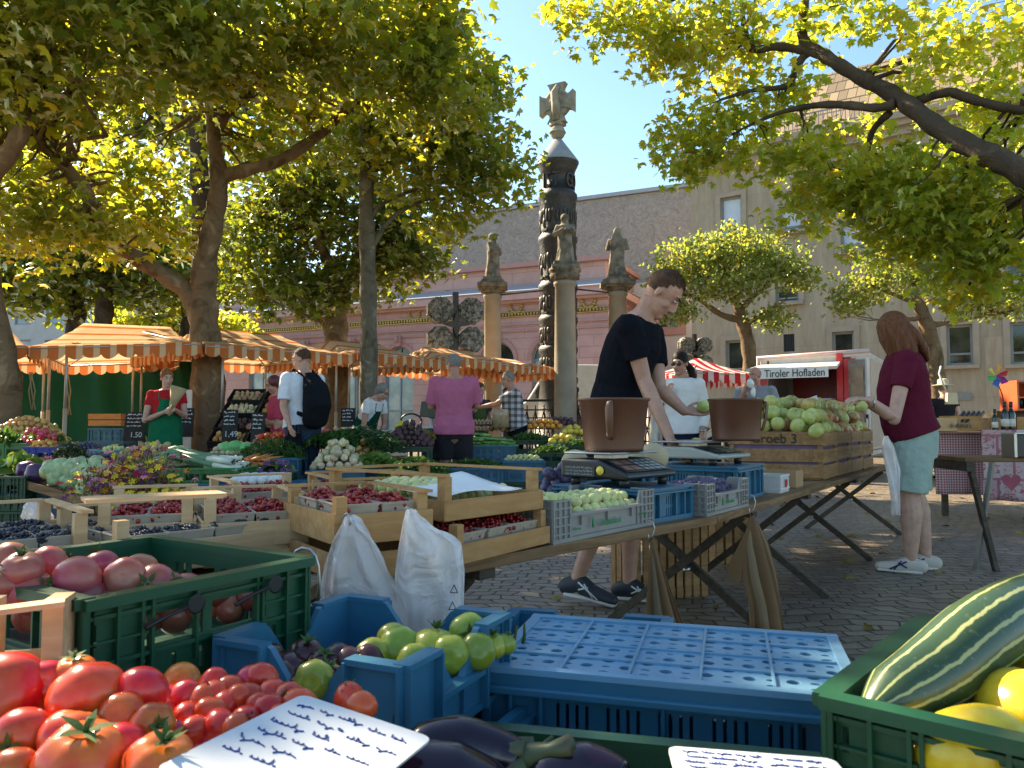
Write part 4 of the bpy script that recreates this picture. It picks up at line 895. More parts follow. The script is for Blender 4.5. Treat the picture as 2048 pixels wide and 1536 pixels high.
reg('grape','dark_grape','grape',FM['grape'],[None],None,0,8,6); reg('orange','orange','orange',FM['orange'],[None],None,0,12,8); reg('greenb','courgette','courgette',FM['greenb'],[None],None,0,10,7,(2.6,.7,.7)); reg('melong','green_melon','melon',FM['melong'],[None],None,0,14,9,(1.2,1,.9)); reg('pepper','bell_pepper','pepper',FM['bread'],[lobes(4,.12,.25)],None,0,12,8,(1,1,1.1))
def fruit(k, loc, r, label, group=None, rot=None, cal=.5, vi=None):
    name, cat, ms, cx, cz, _ = FRUIT[k]; me = ms[vi if vi is not None else random.randrange(len(ms))]
    if rot is None: rot = (random.gauss(0,.7), random.gauss(0,.7), random.uniform(0,6.28))
    o = put(me, name, loc, rot, label, cat, group, r)
    if cx and random.random() < cal:
        c = bpy.data.objects.new('calyx' if cx is CAL else 'stem', random.choice(cx)); col.objects.link(c); c.parent = o; c.location = (0,0,cz)
    return o
def heap(k, M, lx, ly, r, label, group, layers=2, dome=.03, sp=1.75, cal=.4, jit=.25, rot=None, zf=.6, maxn=999):
    """fruit piled on a rectangle lx x ly (local frame M, surface z=0)"""
    n = 0
    for q in range(layers):
        ix = lx-2*r*q*1.1; iy = ly-2*r*q*1.1
        nx = max(1, int(ix/(r*sp))); ny = max(1, int(iy/(r*sp)))
        for i in range(nx):
            for j in range(ny):
                if n >= maxn: return
                if q < layers-1 and 0 < i < nx-1 and 0 < j < ny-1 and layers > 1: continue
                if q < layers-1 and 0 < i < nx-1 and 0 < j < ny-1 and layers > 1: continue
                x = (i+.5)/nx-.5; y = (j+.5)/ny-.5
                z = r*.8+q*r*1.35+dome*(1-4*x*x)*(1-4*y*y)
                p = M @ V((x*ix+random.gauss(0,jit*r*.5)+(r*.4 if j%2 else 0), y*iy+random.gauss(0,jit*r*.5), z+random.gauss(0,jit*r*.35)))
                fruit(k, p, r*random.uniform(.88,1.1), label, group, rot(i,j) if rot else None, cal); n += 1
def LM(loc, yaw): return Mx.Translation(loc) @ RZ(yaw)
# leafy bunches
GRN = m_leaf('herb_leaf', (.045,.12,.022), (.10,.2,.02)); GRNL = m_leaf('lettuce_leaf', (.14,.26,.05), (.25,.36,.05))
BLADE = [(0,0),(.12,.3),(.10,.7),(0,1),(-.10,.7),(-.12,.3)]
def greens(name, loc, yaw, lx, ly, h, n, size, m, label, cat, shape=SIMPLE, group=None, kind='stuff', droop=.6):
    x = rng.uniform(-.5,.5,n); y = rng.uniform(-.5,.5,n); z = rng.uniform(0,1,n)**.5*h*(1.15-2.2*np.abs(x*x)-1.6*np.abs(y*y))
    p = np.stack([x*lx, y*ly, z], 1); me = leaf_mesh(name, p, size, shape, m, droop); return T(put(me, name, loc, yaw, label, cat, group), kind=kind)
# chalkboards with scribbled prices
def scribble(mb, x0, x1, z, h, y=-.002, thick=.003, word=(3,6)):
    x = x0
    while x < x1:
        w_ = random.uniform(*word)*h*.55; w_ = min(w_, x1-x); pts = []; nl = max(2, int(w_/h*2.2)); am = .5
        for i in range(nl*6+1):
            if i % 6 == 0: am = random.choice((.32,.36,.40,.42,.8,.95,-.6)); ph = random.uniform(-.3,.3); rd = random.uniform(.05,.3)
            t = i/(nl*6); th = 2*math.pi*i/6; pts.append((x+w_*t+rd*h*math.cos(th+ph), y, z+h*am*(.5-.5*math.cos(th+.9))))
        mb.tube(pts, thick, 4, False); x += w_+h*.7
def chalkboard(px, py, d, wpx, hpx, yaw, label, price, tilt=-.12, name='chalkboard', face=CHALKB, ink=CHALK, board=None):
    w_ = wpx*d/F; h_ = hpx*d/F; p = at(px, py, d); o = thing(name, label, 'sign', p); o.rotation_euler = (tilt,0,yaw)
    b = MB(); b.box((0,0,0),(w_,.012,h_)); b.build('board', face, o)
    m = MB()
    for k in range(4): scribble(m, -w_*.4, w_*.38*random.uniform(.5,1), h_*(.40-.13*k), h_*.05, -.008, h_*.011)
    m.build('chalk_writing', ink, o)
    if price: text('price', price, h_*.26, ink, Mx.Translation((w_*.1,-.008,-h_*.3)) @ Mx.Rotation(R(90),4,'X'), o, .001)
    return o
# ============================================================ striped market canopies
def m_stripe(name, a, b, axis, period, phase=0, transl=.4, wd=.5):
    n = NT(name); co = n.coord(); sp = n.n('SeparateXYZ'); n.l(co, sp.inputs[0])
    f = n.math('FRACT', n.math('ADD', n.math('MULTIPLY', sp.outputs[axis], 1/period), phase))
    c = n.ramp(f, [(.0,a),(wd-.02,a),(wd+.02,b),(1,b)]); c = n.mix(.3, c, n.ramp(n.noise(co, 1.5, 4), [(.3,(.75,.72,.68)),(.7,(1,1,1))]), 'MULTIPLY')
    d = n.n('BsdfDiffuse'); t = n.n('BsdfTranslucent'); n.l(c, d.inputs[0]); n.l(c, t.inputs[0]); nm = n.bump(n.noise(co, 4, 3), .5, .05); n.l(nm, d.inputs['Normal'])
    x = n.n('MixShader'); x.inputs[0].default_value = transl; n.l(d.outputs[0], x.inputs[1]); n.l(t.outputs[0], x.inputs[2]); return n.done(x.outputs[0])
ORA, CRE = (.54,.17,.05), (.66,.47,.28); RED_, WHI = (.50,.04,.05), (.74,.68,.62)
POLE = mat('canopy_pole', (.40,.36,.30), .45, .1, 10, Metallic=.4); ROPE = mat('rope', (.36,.27,.15), .9)
CT = m_stripe('canopy_roof_stripes', ORA, CRE, 1, .42, .62, .4, .24); CV = m_stripe('canopy_front_valance', ORA, CRE, 0, .20, 0, .25, .62); CVS = m_stripe('canopy_side_valance', ORA, CRE, 1, .20, 0, .25)
def canopy(FL, FR, D, rise, label, poles, mats=(CT,CV,CVS), vh=.19, group='orange striped market canopies', pole_h=None, back_drop=0, ridge=.30):
    """hip roof cloth over a rectangle; FL, FR front corners (eave height), D depth backwards"""
    ex = V(FR)-V(FL); Lx = math.hypot(ex.x, ex.y); yaw = math.atan2(ex.y, ex.x); dz = FR.z-FL.z
    o = thing('market_canopy', label, 'canopy', (FL.x,FL.y,0), yaw, group); z0 = FL.z
    ez = lambda x, y: z0+dz*x/Lx+back_drop*y/D
    rx0, rx1 = Lx*(.5-ridge), Lx*(.5+ridge); zr = ez(Lx/2,D/2)+rise
    def zt(x, y):
        k = min(min(x/rx0, (Lx-x)/(Lx-rx1)) if rx0 > 0 else 1, min(y, D-y)/(D/2), 1)
        e = ez(x, y); k = max(0, k); return e+(zr-e)*(k**1.05)-.05*math.sin(math.pi*k)
    m = MB(); m.grid(lambda a, b: (a*Lx, b*D, zt(a*Lx, b*D)), 24, 16); m.build('roof_cloth', mats[0], o)
    def val(p0, p1, nm, mt, ax):
        L_ = (V(p1)-V(p0)).length; n = max(3, int(round(L_/.2))); b = MB(); per = 8
        for i in range(n*per):
            for j in range(1):
                t0, t1 = i/(n*per), (i+1)/(n*per)
                def pt(t, lo):
                    q = V(p0).lerp(V(p1), t); s_ = abs(math.sin(math.pi*t*n)); q.z += .012*math.sin(t*40) if lo else 0
                    if lo: q.z -= vh*(.70+.30*s_**.6)
                    off = .015*math.sin(t*n*2.1)*(1 if lo else .2); q += (V((0,off,0)) if ax else V((off,0,0))); return q
                b.add([pt(t0,0),pt(t1,0),pt(t1,1),pt(t0,1)],[(0,1,2,3)], True)
        b.build(nm, mt, o)
    e = .012
    c = [(-e,-e,ez(0,0)),(Lx+e,-e,ez(Lx,0)),(Lx+e,D+e,ez(Lx,D)),(-e,D+e,ez(0,D))]
    val(c[0],c[1],'front_valance',mats[1],1); val(c[3],c[2],'back_valance',mats[1],1); val(c[0],c[3],'side_valance',mats[2],0); val(c[1],c[2],'side_valance',mats[2],0)
    m = MB(); m.tube([(0,0,z0-.03),(Lx,0,z0+dz-.03)],.014,6); m.tube([(0,D,ez(0,D)-.03),(Lx,D,ez(Lx,D)-.03)],.014,6)
    for x in (0,Lx): m.tube([(x,0,ez(x,0)-.03),(x,D,ez(x,D)-.03)],.014,6); m.tube([(x,.0,ez(x,0)-.05),(Lx/2,D/2,zr-.06)],.011,5); m.tube([(x,D,ez(x,D)-.05),(Lx/2,D/2,zr-.06)],.011,5)
    m.build('roof_frame', POLE, o)
    for x, y in poles:
        x *= Lx; y *= D; b = MB(); b.tube([(x,y,0),(x,y,1.15)],.026,8); b.tube([(x,y,1.1),(x,y,zt(min(max(x,.02),Lx-.02),min(max(y,.02),D-.02))-.04)],.019,8); b.lathe([(.05,0),(.05,.02),(.03,.03)],8,(x,y,0)); b.build('pole', POLE, o)
    return o
def hangrope(px, py0, py1, d, label):
    p, q = at(px, py0, d), at(px+4, py1, d); m = MB()
    for k in range(3): m.tube([p+V((.02*k-.02,-.04,0)), p.lerp(q,.5)+V((.05*math.sin(k*2),-.05,0)), q+V((.03*math.cos(k*2),-.04,0))], .008, 5)
    T(m.build('rope', ROPE), label, 'rope')
canopy(at(60,692,9.9), at(402,684,10.7), 3.3, .45, 'nearest striped canopy, over the girl with the green apron', [(.03,.35),(.2,.02),(.97,.9),(.5,.97)])
canopy(at(-330,690,9.0), at(52,690,9.85), 3.2, .42, 'striped canopy at the left edge with its valance turned to the side', [(.75,.05),(.98,.9)])
canopy(at(412,688,10.8), at(706,708,12.5), 3.0, .40, 'second striped canopy, above the man with the backpack', [(.13,.05),(.95,.1),(.05,.95),(.97,.95)])
canopy(at(716,702,12.7), at(893,722,14.1), 3.0, .36, 'third striped canopy, above the woman bending over the scale', [(.02,.1),(.97,.9)])
canopy(at(903,712,14.2), at(1061,733,15.5), 3.0, .36, 'fourth striped canopy, above the man in the plaid shirt', [(.1,.9),(.9,.1)])
canopy(at(1066,727,15.6), at(1139,742,16.6), 2.6, .25, 'small last striped canopy beside the stone column', [(.9,.9)])
hangrope(66,745,820,10.0,'rope hanging from the nearest canopy pole'); hangrope(137,735,830,11.5,'rope looped on the second canopy pole')
# green tarpaulin behind the nearest stall
p0, p1 = at(-150,848,13.3), at(386,848,13.6); p0.z = p1.z = 0; m = MB(); q = p1-p0
m.grid(lambda a, b: (a*q.length, .05*math.sin(a*37)+.04*math.sin(a*61+b*3), .15+b*1.9), 60, 6); TARP = mat('green_tarpaulin', (.008,.075,.035), .6, .15, 2, bump=.2, bscale=6, bdist=.05)
T(solid(m.build('green_tarpaulin', TARP, None, p0, yaw_of(q)), .006), 'dark green tarpaulin wall hung behind the nearest stall', 'tarpaulin')
# small red and white canopy on the right
canopy(at(1383,742,14.0), at(1532,748,14.4), 2.4, .36, 'small red and white striped canopy beside the sales trailer', [(.45,.05),(.05,.9),(.95,.9)], (m_stripe('red_roof_stripes',RED_,WHI,0,.22), m_stripe('red_valance',RED_,WHI,0,.22), m_stripe('red_side_valance',RED_,WHI,1,.22)), .2, None, None, 0, .05)

# ------------------------------------------------------------ sales trailer
VW = plast('white_vehicle_paint', (.60,.55,.49), .3); VR = plast('red_vehicle_paint', (.50,.02,.025), .35); TYRE = mat('black_rubber', (.02,.02,.02), .8); BLK = mat('black_print', (.012,.012,.012), .5)
c0 = at(1520,848,14.2); c0.z = 0; c1 = at(1742,848,13.2); c1.z = 0; q = c1-c0; LT = q.length; tr = thing('sales_trailer', 'white and red sales trailer with an open counter and a Tiroler Hofladen sign', 'trailer', c0, yaw_of(q))
zt = at(1630,708,13.6).z; D_ = 2.1; zb = .45
s0, s1 = LT*.09, LT*.72
m = MB(); m.box((LT/2,D_/2,zt-.04),(LT,D_,.08)); m.box((LT/2,D_-.03,(zb+zt)/2),(LT,.05,zt-zb-.1)); m.box((.03,D_/2,(zb+zt)/2),(.05,D_-.1,zt-zb-.1)); m.box((LT-.03,D_/2,(zb+zt)/2),(.05,D_-.1,zt-zb-.1)); m.box((LT/2,.03,zb+.3),(LT-.1,.05,.6)); m.box((LT/2,D_/2,zb),(LT,D_,.08)); m.box((s0/2,.03,(zb+.6+zt)/2),(s0-.05,.05,zt-zb-.72)); m.box(((s1+LT)/2+.1,.03,(zb+.6+zt)/2),(LT-s1-.25,.05,zt-zb-.72)); m.box(((s0+s1)/2,.03,zt-.14),(s1-s0,.05,.14))
bevel(m.build('body', VW, tr), .02)
m = MB(); m.box((LT*.83,-.005,(zb+zt)/2+.05),(LT*.10,.05,zt-zb-.3)); m.box((s0*.45,-.003,zb+.9),(s0*.7,.05,.9)); m.box(((s0+s1)/2,-.002,zb+.32),(s1-s0,.05,.3)); m.build('red_panels', VR, tr)
m = MB(); m.box(((s0+s1)/2,D_-.09,(zb+zt)/2+.1),(s1-s0,.03,zt-zb-.5)); m.box(((s0+s1)/2,.8,zb+.78),(s1-s0,.5,.04)); m.box((s1+.05,.0,(zb+zt)/2+.1),(.10,.1,zt-zb-.2)); m.build('red_interior', VR, tr)
m = MB(); m.box(((s0+s1)/2,-.25,zb+.66),(s1-s0,.5,.04)); m.box(((s0+s1)/2,-.48,zb+.5),(s1-s0,.03,.5)); m.build('counter', mat('blue_counter',(.10,.11,.22),.3), tr)
m = MB(); m.box(((s0+s1)/2,-.2,zb+.93),(s1-s0-.04,.5,.02)); m.box(((s0+s1)/2,-.45,zb+.8),(s1-s0-.04,.012,.26)); m.build('glass_counter', m_glass('counter_glass',(.16,.15,.26),.8,(.30,.26,.38)), tr)
for k in range(22): 
    pass
m = MB()
for k in range(24): m.ball((s0+.15+(s1-s0-.3)*(k%12)/11,.55+.3*(k//12),zb+.88),(.09,.07,.08),7,5)
m.build('cheese_and_sausages', FM['bread'], tr)
za = at(1610,729,13.3).z; m = MB(); m.add([(s0-.1,.05,zt-.16),(s1+.05,.05,zt-.16),(s1+.15,-.95,za-.1),(s0-.15,-.95,za-.1)],[(0,1,2,3)]); solid(m.build('flap_awning', VW, tr), .05)
zs_ = at(1600,746,13.0).z; m = MB(); m.box(((s0+s1)/2+.06,-.98,zs_),((s1-s0)*.94,.03,.175)); sg = m.build('sign_panel', WHITE, tr)
text('sign_lettering', 'Tiroler Hofladen', .185, BLK, Mx.Translation(((s0+s1)/2+.08,-1.0,zs_-.01)) @ Mx.Rotation(R(90),4,'X'), sg, .003, 'CENTER', .78)
m = MB(); m.box((s1+.32,-.02,(zb+zt)/2+.1),(.26,.03,zt-zb-.45)); m.build('photo_panel', mat('photo_panel_print',(.30,.22,.18),.4,0,5,(.08,.07,.06)), tr)
m = MB(); m.box((LT+.001,D_/2,(zb+zt)/2),(.01,D_-.15,zt-zb-.2)); m.build('end_panel', mat('beige_vehicle_paint',(.46,.34,.25),.5), tr)
m = MB(); m.box((LT-.2,-.03,(zb+zt)/2),(.2,.03,zt-zb-.5)); m.build('poster', mat('dark_poster',(.22,.12,.08),.5,0,5,(.35,.25,.15)), tr)
for x in (LT*.35,LT*.52):
    m = MB(); m.M = TR(x,.1,.33) @ Mx.Rotation(R(90),4,'X'); m.lathe([(.2,-.1),(.33,-.1),(.33,.1),(.2,.1)],20); w_ = m.build('wheel', TYRE, tr)
    m = MB(); m.M = TR(x,.1,.33) @ Mx.Rotation(R(90),4,'X'); m.lathe([(0,-.02),(.2,-.05),(.2,.105),(0,.09)],16); m.build('rim', METAL, w_)
for x in (.3,.62): 
    m = MB(); m.box((LT*x,D_*.5,zt+.05),(.5,.4,.08)); bevel(m.build('roof_hatch', VW, tr), .02)
m = MB(); m.tube([(-.02,-.0,zb+.2),(-.02,-.0,zt-.02),(LT,-.0,zt+.02)],.04,6); m.build('trim', mat('pink_trim_paint',(.6,.42,.38),.4), tr)
# white delivery van and cars far behind
def van(px0, px1, d0, d1, H, label, name='delivery_van', hood=True, paint=VW, cat='van'):
    a = at(px0,848,d0); b = at(px1,848,d1); a.z = b.z = 0; q = b-a; Lv = q.length; t = thing(name, label, cat, a, yaw_of(q)); W = 1.8
    pr = [(0,.35),(0,H*.55),(Lv*.06,H*.62),(Lv*.2,H*.96),(Lv*.26,H),(Lv*.98,H*.99),(Lv,H*.9),(Lv,.35)] if hood else [(0,.3),(0,.62),(Lv*.22,.82),(Lv*.36,H),(Lv*.75,H),(Lv*.92,.9),(Lv,.8),(Lv,.3)]
    m = MB(); m.M = Mx.Rotation(R(90),4,'X'); m.prism(pr, -W, 0); bevel(m.build('body', paint, t), .06, 3)
    m = MB(); 
    if hood: m.add([(Lv*.09,-.01,H*.64),(Lv*.26,-.01,H*.64),(Lv*.26,-.01,H*.92),(Lv*.20,-.01,H*.92)],[(0,1,2,3)]); m.add([(Lv*.055,.1,H*.635),(Lv*.185,.1,H*.94),(Lv*.185,W-.1,H*.94),(Lv*.055,W-.1,H*.635)],[(0,1,2,3)])
    else: m.add([(Lv*.27,-.01,.86),(Lv*.38,-.01,H-.08),(Lv*.73,-.01,H-.08),(Lv*.84,-.01,.9)],[(0,1,2,3)])
    solid(m.build('window', GLASSD, t), .02)
    for x in (Lv*.18,Lv*.80):
        m = MB(); m.M = TR(x,.08,.33) @ Mx.Rotation(R(90),4,'X'); m.lathe([(.19,-.1),(.33,-.1),(.33,.12),(.19,.12)],20); w_ = m.build('wheel', TYRE, t)
        m = MB(); m.M = TR(x,.08,.33) @ Mx.Rotation(R(90),4,'X'); m.lathe([(0,.0),(.19,-.03),(.19,.12),(0,.1)],16); m.build('rim', METAL, w_)
    m = MB(); m.box((Lv*.02,.2,.72),(.05,.22,.14)); m.box((Lv*.02,W-.2,.72),(.05,.22,.14)); m.build('headlight', GLASSB, t)
    return t
van(1036,1330,20.5,20.5,2.55,'white delivery van parked behind the iron fence and the black column')
van(1405,1560,19.5,19.2,1.45,'white car parked behind the small red and white canopy','parked_car',False,VW,'car')
van(1290,1420,22.5,22,1.4,'dark car parked behind the woman in sunglasses','parked_car',False,plast('dark_car_paint',(.02,.022,.03),.25),'car')
p = at(1306,770,16.5); m = MB(); m.box((0,0,0),(.34,.6,1.3)); bevel(T(m.build('white_cabinet', VW, None, (p.x,p.y,.9)), 'tall white cabinet standing behind the vendor', 'cabinet'), .02)
m = MB(); m.box((0,0,-.85),(.3,.5,.45)); m.build('plinth', P_GREY, bpy.data.objects['white_cabinet'])
# ============================================================ the long trestle table
ZT = .60
def seg(pa, pb): q = pb-pa; return LM(pa, math.atan2(q.y, q.x)), q.length, math.atan2(q.y, q.x)
PA0, PA1, PA2 = gz(1100,1092,ZT), gz(1437,1031,ZT), gz(1780,930,ZT)
MA, LA, YA = seg(PA0, PA1); MB_, LB, YB = seg(PA1, PA2)
def la(M, px, py, z=ZT): return M.inverted() @ gz(px, py, z)
def wp(M, s, w, z=0): p = M @ V((s, w, 0)); p.z = ZT+z; return p
def trestle_table(name, label, M, yaw, L0, L1, W, feet, cat='table', z=ZT, metal=None):
    p = M @ V((L0,0,0)); t = thing(name, label, cat, (p.x,p.y,0), yaw); Lx = L1-L0
    k = 4
    for i in range(k): m = MB(); m.box((Lx/2,(i+.5)*W/k,z-.016),(Lx-.006*(i%2),W/k-.004,.032)); bevel(m.build('plank', W_OLD, t), .004)
    for s in feet:
        x = s-L0
        for (y0, y1, dx) in ((-.06,W-.06,.022),(W+.02,.07,-.022)):
            m = MB(); m.bar((x+dx,y0,0),(x+dx,y1,z-.06),.036,.026,(1,0,0)); m.build('leg', metal or W_DARK, t)
        m = MB(); m.box((x,W/2,z-.047),(.06,W-.04,.03)); m.build('crossbar', W_DARK, t); m = MB(); m.tube([(x-.045,W*.47,z*.47),(x+.045,W*.47,z*.47)],.012,6); m.build('pivot_bolt', METAL, t)
    return t
f0 = la(MA, 1116, 1128).x
trestle_table('trestle_table', 'near half of the worn plank market table carrying the black scale', MA, YA, -.45, LA-.003, .66, [max(-.4,f0-.03)])
f1 = (MB_.inverted() @ gz(1385,1262,0)).x; f2 = (MB_.inverted() @ gz(1607,1193,0)).x; f3 = (MB_.inverted() @ gz(1742,1122,0)).x; f4 = (MB_.inverted() @ gz(1825,1072,0)).x
trestle_table('trestle_table', 'far half of the worn plank market table carrying the apple crates', MB_, YB, .003, LB+.1, .70, [max(.1,f1),f2,f3,f4])
YL = math.atan2(2.03-1.50, -.47+1.20); ML = LM(V((-1.20,1.50,0)), YL)
trestle_table('trestle_table', 'plank table under the berry trays behind the green tomato crate', ML, YL, 0, 1.12, 1.45, [.1,1.0], z=ZT-.005)
# ---------- berry trays
CURR = []        # positions of all redcurrants (one stuff object)
PUN = {}
def punnet(M, x, y, z, w_, l_, h_, label, group):
    k = (round(w_,3), round(l_,3))
    if k not in PUN:
        b = MB(); o = .85
        for s in (0, 1):
            e = .004*s; top = [(-w_/2+e,-l_/2+e),(w_/2-e,-l_/2+e),(w_/2-e,l_/2-e),(-w_/2+e,l_/2-e)]; bot = [(a*o,c*o) for a,c in top]
            b.add([(a,c,.002+e) for a,c in bot]+[(a,c,h_) for a,c in top], [(0,1,5,4),(1,2,6,5),(2,3,7,6),(3,0,4,7),(3,2,1,0)])
        b.tube([(-w_/2,-l_/2,h_),(w_/2,-l_/2,h_),(w_/2,l_/2,h_),(-w_/2,l_/2,h_),(-w_/2,-l_/2,h_)],.0035,4,False)
        PUN[k] = b.mesh('punnet', PUNM)
    p = M @ V((x,y,0)); p.z = z
    return put(PUN[k], 'punnet', p, math.atan2(M[1][0], M[0][0])+random.gauss(0,.05), label, 'punnet', group)
PUNM = mat('moulded_pulp', (.40,.32,.24), .85, .12, 30, bump=.2)
def bb_mesh():
    b = MB(); 
    for j in range(6):
        th = math.pi*(j+.5)/6; n = max(3, int(8*math.sin(th)))
        for k in range(n):
            a = 2*math.pi*k/n+j*.5; b.ball((.78*math.sin(th)*math.cos(a),.78*math.sin(th)*math.sin(a),.95*math.cos(th)),.34,6,4)
    return b.mesh('blackberry', fruit_mat('blackberry_skin',(.008,.007,.014),(.03,.022,.04),.28,.3,2))
BBM = bb_mesh()
def tray_px(pxa, pya, pxb, pyb, zt, W, Hb, Hp, wood, label, bars, fill, nx=3, ny=3, group=None):
    a, b = gz(pxa,pya,zt), gz(pxb,pyb,zt); q = b-a; Lx = q.length; yaw = math.atan2(q.y, q.x); zb = zt-Hb; M = LM(a, yaw)
    put(tray_mesh(Lx, W, Hb, Hp, wood, bars), 'wooden_tray', (a.x,a.y,zb), yaw, label, 'tray', 'wooden fruit trays on the berry table')
    if zb-ZT > .035: put(tray_mesh(Lx, W, (zb-ZT)*.7, zb-ZT-.002, wood, (0,0,0,0)), 'wooden_tray', (a.x,a.y,ZT+.001), yaw, 'empty '+' '.join(label.split()[:9])+' lower one', 'tray', 'wooden fruit trays on the berry table')
    if not fill: return M, zb, Lx
    pw, pl = (Lx-.05)/nx, (W-.05)/ny; hp = Hb*.95+.012
    for i in range(nx):
        for j in range(ny):
            x = .025+pw*(i+.5); y = .025+pl*(j+.5)
            punnet(M, x, y, zb+.012, pw*.97, pl*.97, hp, 'small pulp punnet of %s in a wooden tray' % ('blackberries' if fill == 'bb' else 'redcurrants'), 'punnets of '+('blackberries' if fill == 'bb' else 'redcurrants'))
            if fill == 'bb':
                for k in range(13):
                    r = .0125*random.uniform(.85,1.2); p = M @ V((x+random.uniform(-.42,.42)*pw, y+random.uniform(-.42,.42)*pl, 0)); p.z = zb+hp+random.uniform(-.006,.012)
                    put(BBM, 'blackberry', p, (random.uniform(0,3),random.uniform(0,3),0), 'black blackberry heaped in a pulp punnet on the front wooden trays', 'blackberry', 'blackberries in the front trays', r)
            else:
                for k in range(int(190*pw*pl/.018)):
                    u, v = random.uniform(-.46,.46), random.uniform(-.46,.46); p = M @ V((x+u*pw, y+v*pl, 0)); p.z = zb+hp+random.uniform(-.012,.026)*(1.2-4*u*u*.8-4*v*v*.8)+.002
                    CURR.append((p, random.uniform(.0048,.0066)))
    return M, zb, Lx
tray_px(228,1101,618,1056,.68,.40,.065,.125,W_PALE,'pale wooden tray of blackberries, right of the two at the front',(0,0,1,0),'bb',4,3)
tray_px(-210,1128,186,1090,.68,.40,.065,.135,W_PALE,'pale wooden tray of blackberries, left of the two at the front',(0,1,1,1),'bb',4,3)
tray_px(185,1056,393,1047,.705,.36,.06,.125,W_PALE,'wooden tray of dark redcurrants with a flat board across it',(0,0,1,0),'rc',2,2)
tray_px(402,1052,618,1040,.705,.36,.06,.12,W_PALE,'wooden tray of redcurrants left of the plastic bags',(0,1,1,0),'rc',2,2)
tray_px(462,1003,648,993,.705,.36,.06,.115,W_PALE,'wooden tray of redcurrants in the back row in front of the backpack man',(0,0,1,1),'rc',2,2)
tray_px(668,1035,866,1021,.745,.36,.066,.108,W_ORG,'orange wooden tray of redcurrants with plastic bags hanging on its front',(0,1,1,0),'rc',2,2)
tray_px(672,1000,884,990,.725,.40,.06,.115,W_ORG,'orange wooden tray of redcurrant punnets in the back row behind the plastic bags',(1,1,1,1),'rc',4,2)
# flat board lying across the dark currant tray
p = gz(170,1003,.83); q = gz(452,989,.83); m = MB(); m.box(((q-p).length/2,.03,0),((q-p).length,.075,.006)); T(m.build('flat_board', W_PALE, None, p, yaw_of(q-p)), 'thin pale board lying across the currant tray posts', 'board')
# the two-storey trays left of the grey crate
M1, zb1, l1 = tray_px(917,1094,1101,1054,ZT+.052,.46,.048,.098,W_ORG,'lower orange wooden tray of dark redcurrants beside the grey crate',(0,0,0,0),'rc',3,3)
a = gz(890,1046,ZT+.104); b = gz(1087,1019,ZT+.104); q = b-a; yU = math.atan2(q.y,q.x); LU = q.length; MU = LM(a, yU)
put(tray_mesh(LU, .50, .05, .112, W_ORG, (0,1,1,1)), 'wooden_tray', (a.x,a.y,ZT+.104), yU, 'upper orange wooden tray of pale greengages and white paper, stacked beside the grey crate', 'tray', 'wooden fruit trays on the berry table')
M2 = MU.copy(); M2.translation.z = ZT+.118
heap('mirabelle', M2 @ TR(LU*.56,.33,0), LU*.86, .30, .0205, 'pale yellow green plum in the upper stacked tray', 'greengages in the stacked tray', 2, .012, 1.85)
m = MB(); m.grid(lambda s, t: (.02+s*LU*.8, .03+t*.24, .056+.012*math.sin(s*5)*math.sin(t*3+1)+.02*t+.015*s*s), 14, 8); T(solid(m.build('white_paper', WHITE, None, (a.x,a.y,ZT+.106), yU), .001), 'white paper lining lying in the upper stacked tray', 'paper')
# redcurrants: one uncountable mass
ico = MB(); ico.ball((0,0,0),1,6,4); IV = np.array(ico.v); IF = ico.f
vs_ = np.concatenate([IV*r+np.array(p[:]) for p, r in CURR]); fs_ = [tuple(i+k*len(IV) for i in f) for k in range(len(CURR)) for f in IF]
me = bpy.data.meshes.new('redcurrants'); me.from_pydata(vs_.tolist(), [], fs_); me.polygons.foreach_set('use_smooth', [True]*len(fs_))
n = NT('redcurrant_skin'); rn = n.n('NewGeometry').outputs['Random Per Island']; me.materials.append(n.done(n.bsdf(n.ramp(rn, [(.0,(.16,.005,.008)),(.6,(.34,.012,.016)),(1,(.44,.05,.03))]), .2)))
o = bpy.data.objects.new('redcurrants', me); col.objects.link(o); T(o, 'red currant berries filling the pulp punnets on the trays', 'currants', None, 'stuff')
# ---------- crates on the near table
ga, gb = gz(1106,1090,ZT), gz(1308,1049,ZT); q = gb-ga; YG = math.atan2(q.y,q.x); LG = q.length
crate('grey', LG, .30, .125, P_GREY, ga, YG, 'grey plastic crate of pale greengages at the front edge of the table, nearer one')
MG = LM(ga, YG)
heap('mirabelle', MG @ TR(LG*.62,.13,.055), LG*.62, .2, .0205, 'pale yellow green plum in the nearer grey crate', 'greengages in the near grey crate', 2, .012, 1.85)
heap('mirabelle', MG @ TR(LG*.22,.2,.06), LG*.4, .22, .0205, 'pale yellow green plum in the nearer grey crate', 'greengages in the near grey crate', 2, .02, 1.85)
crate('grey', .30, .34, .12, P_GREY, wp(MA,la(MA,1103,1090).x-.02,.36), YA, 'grey plastic crate of greengages behind the nearer grey crate')
heap('mirabelle', MA @ TR(.13,.50,.085), .26, .28, .019, 'pale yellow green plum in the grey crate behind', 'greengages in the rear grey crate', 2, .015, 1.85)
def txt_on(M, s, size, m_, x, z, name, parent=None, wx=.8): return text(name, s, size, m_, M @ TR(x,-.004,z) @ Mx.Rotation(R(90),4,'X'), parent, .0005, 'CENTER', wx)
GINK = mat('green_print', (.05,.28,.10), .6)
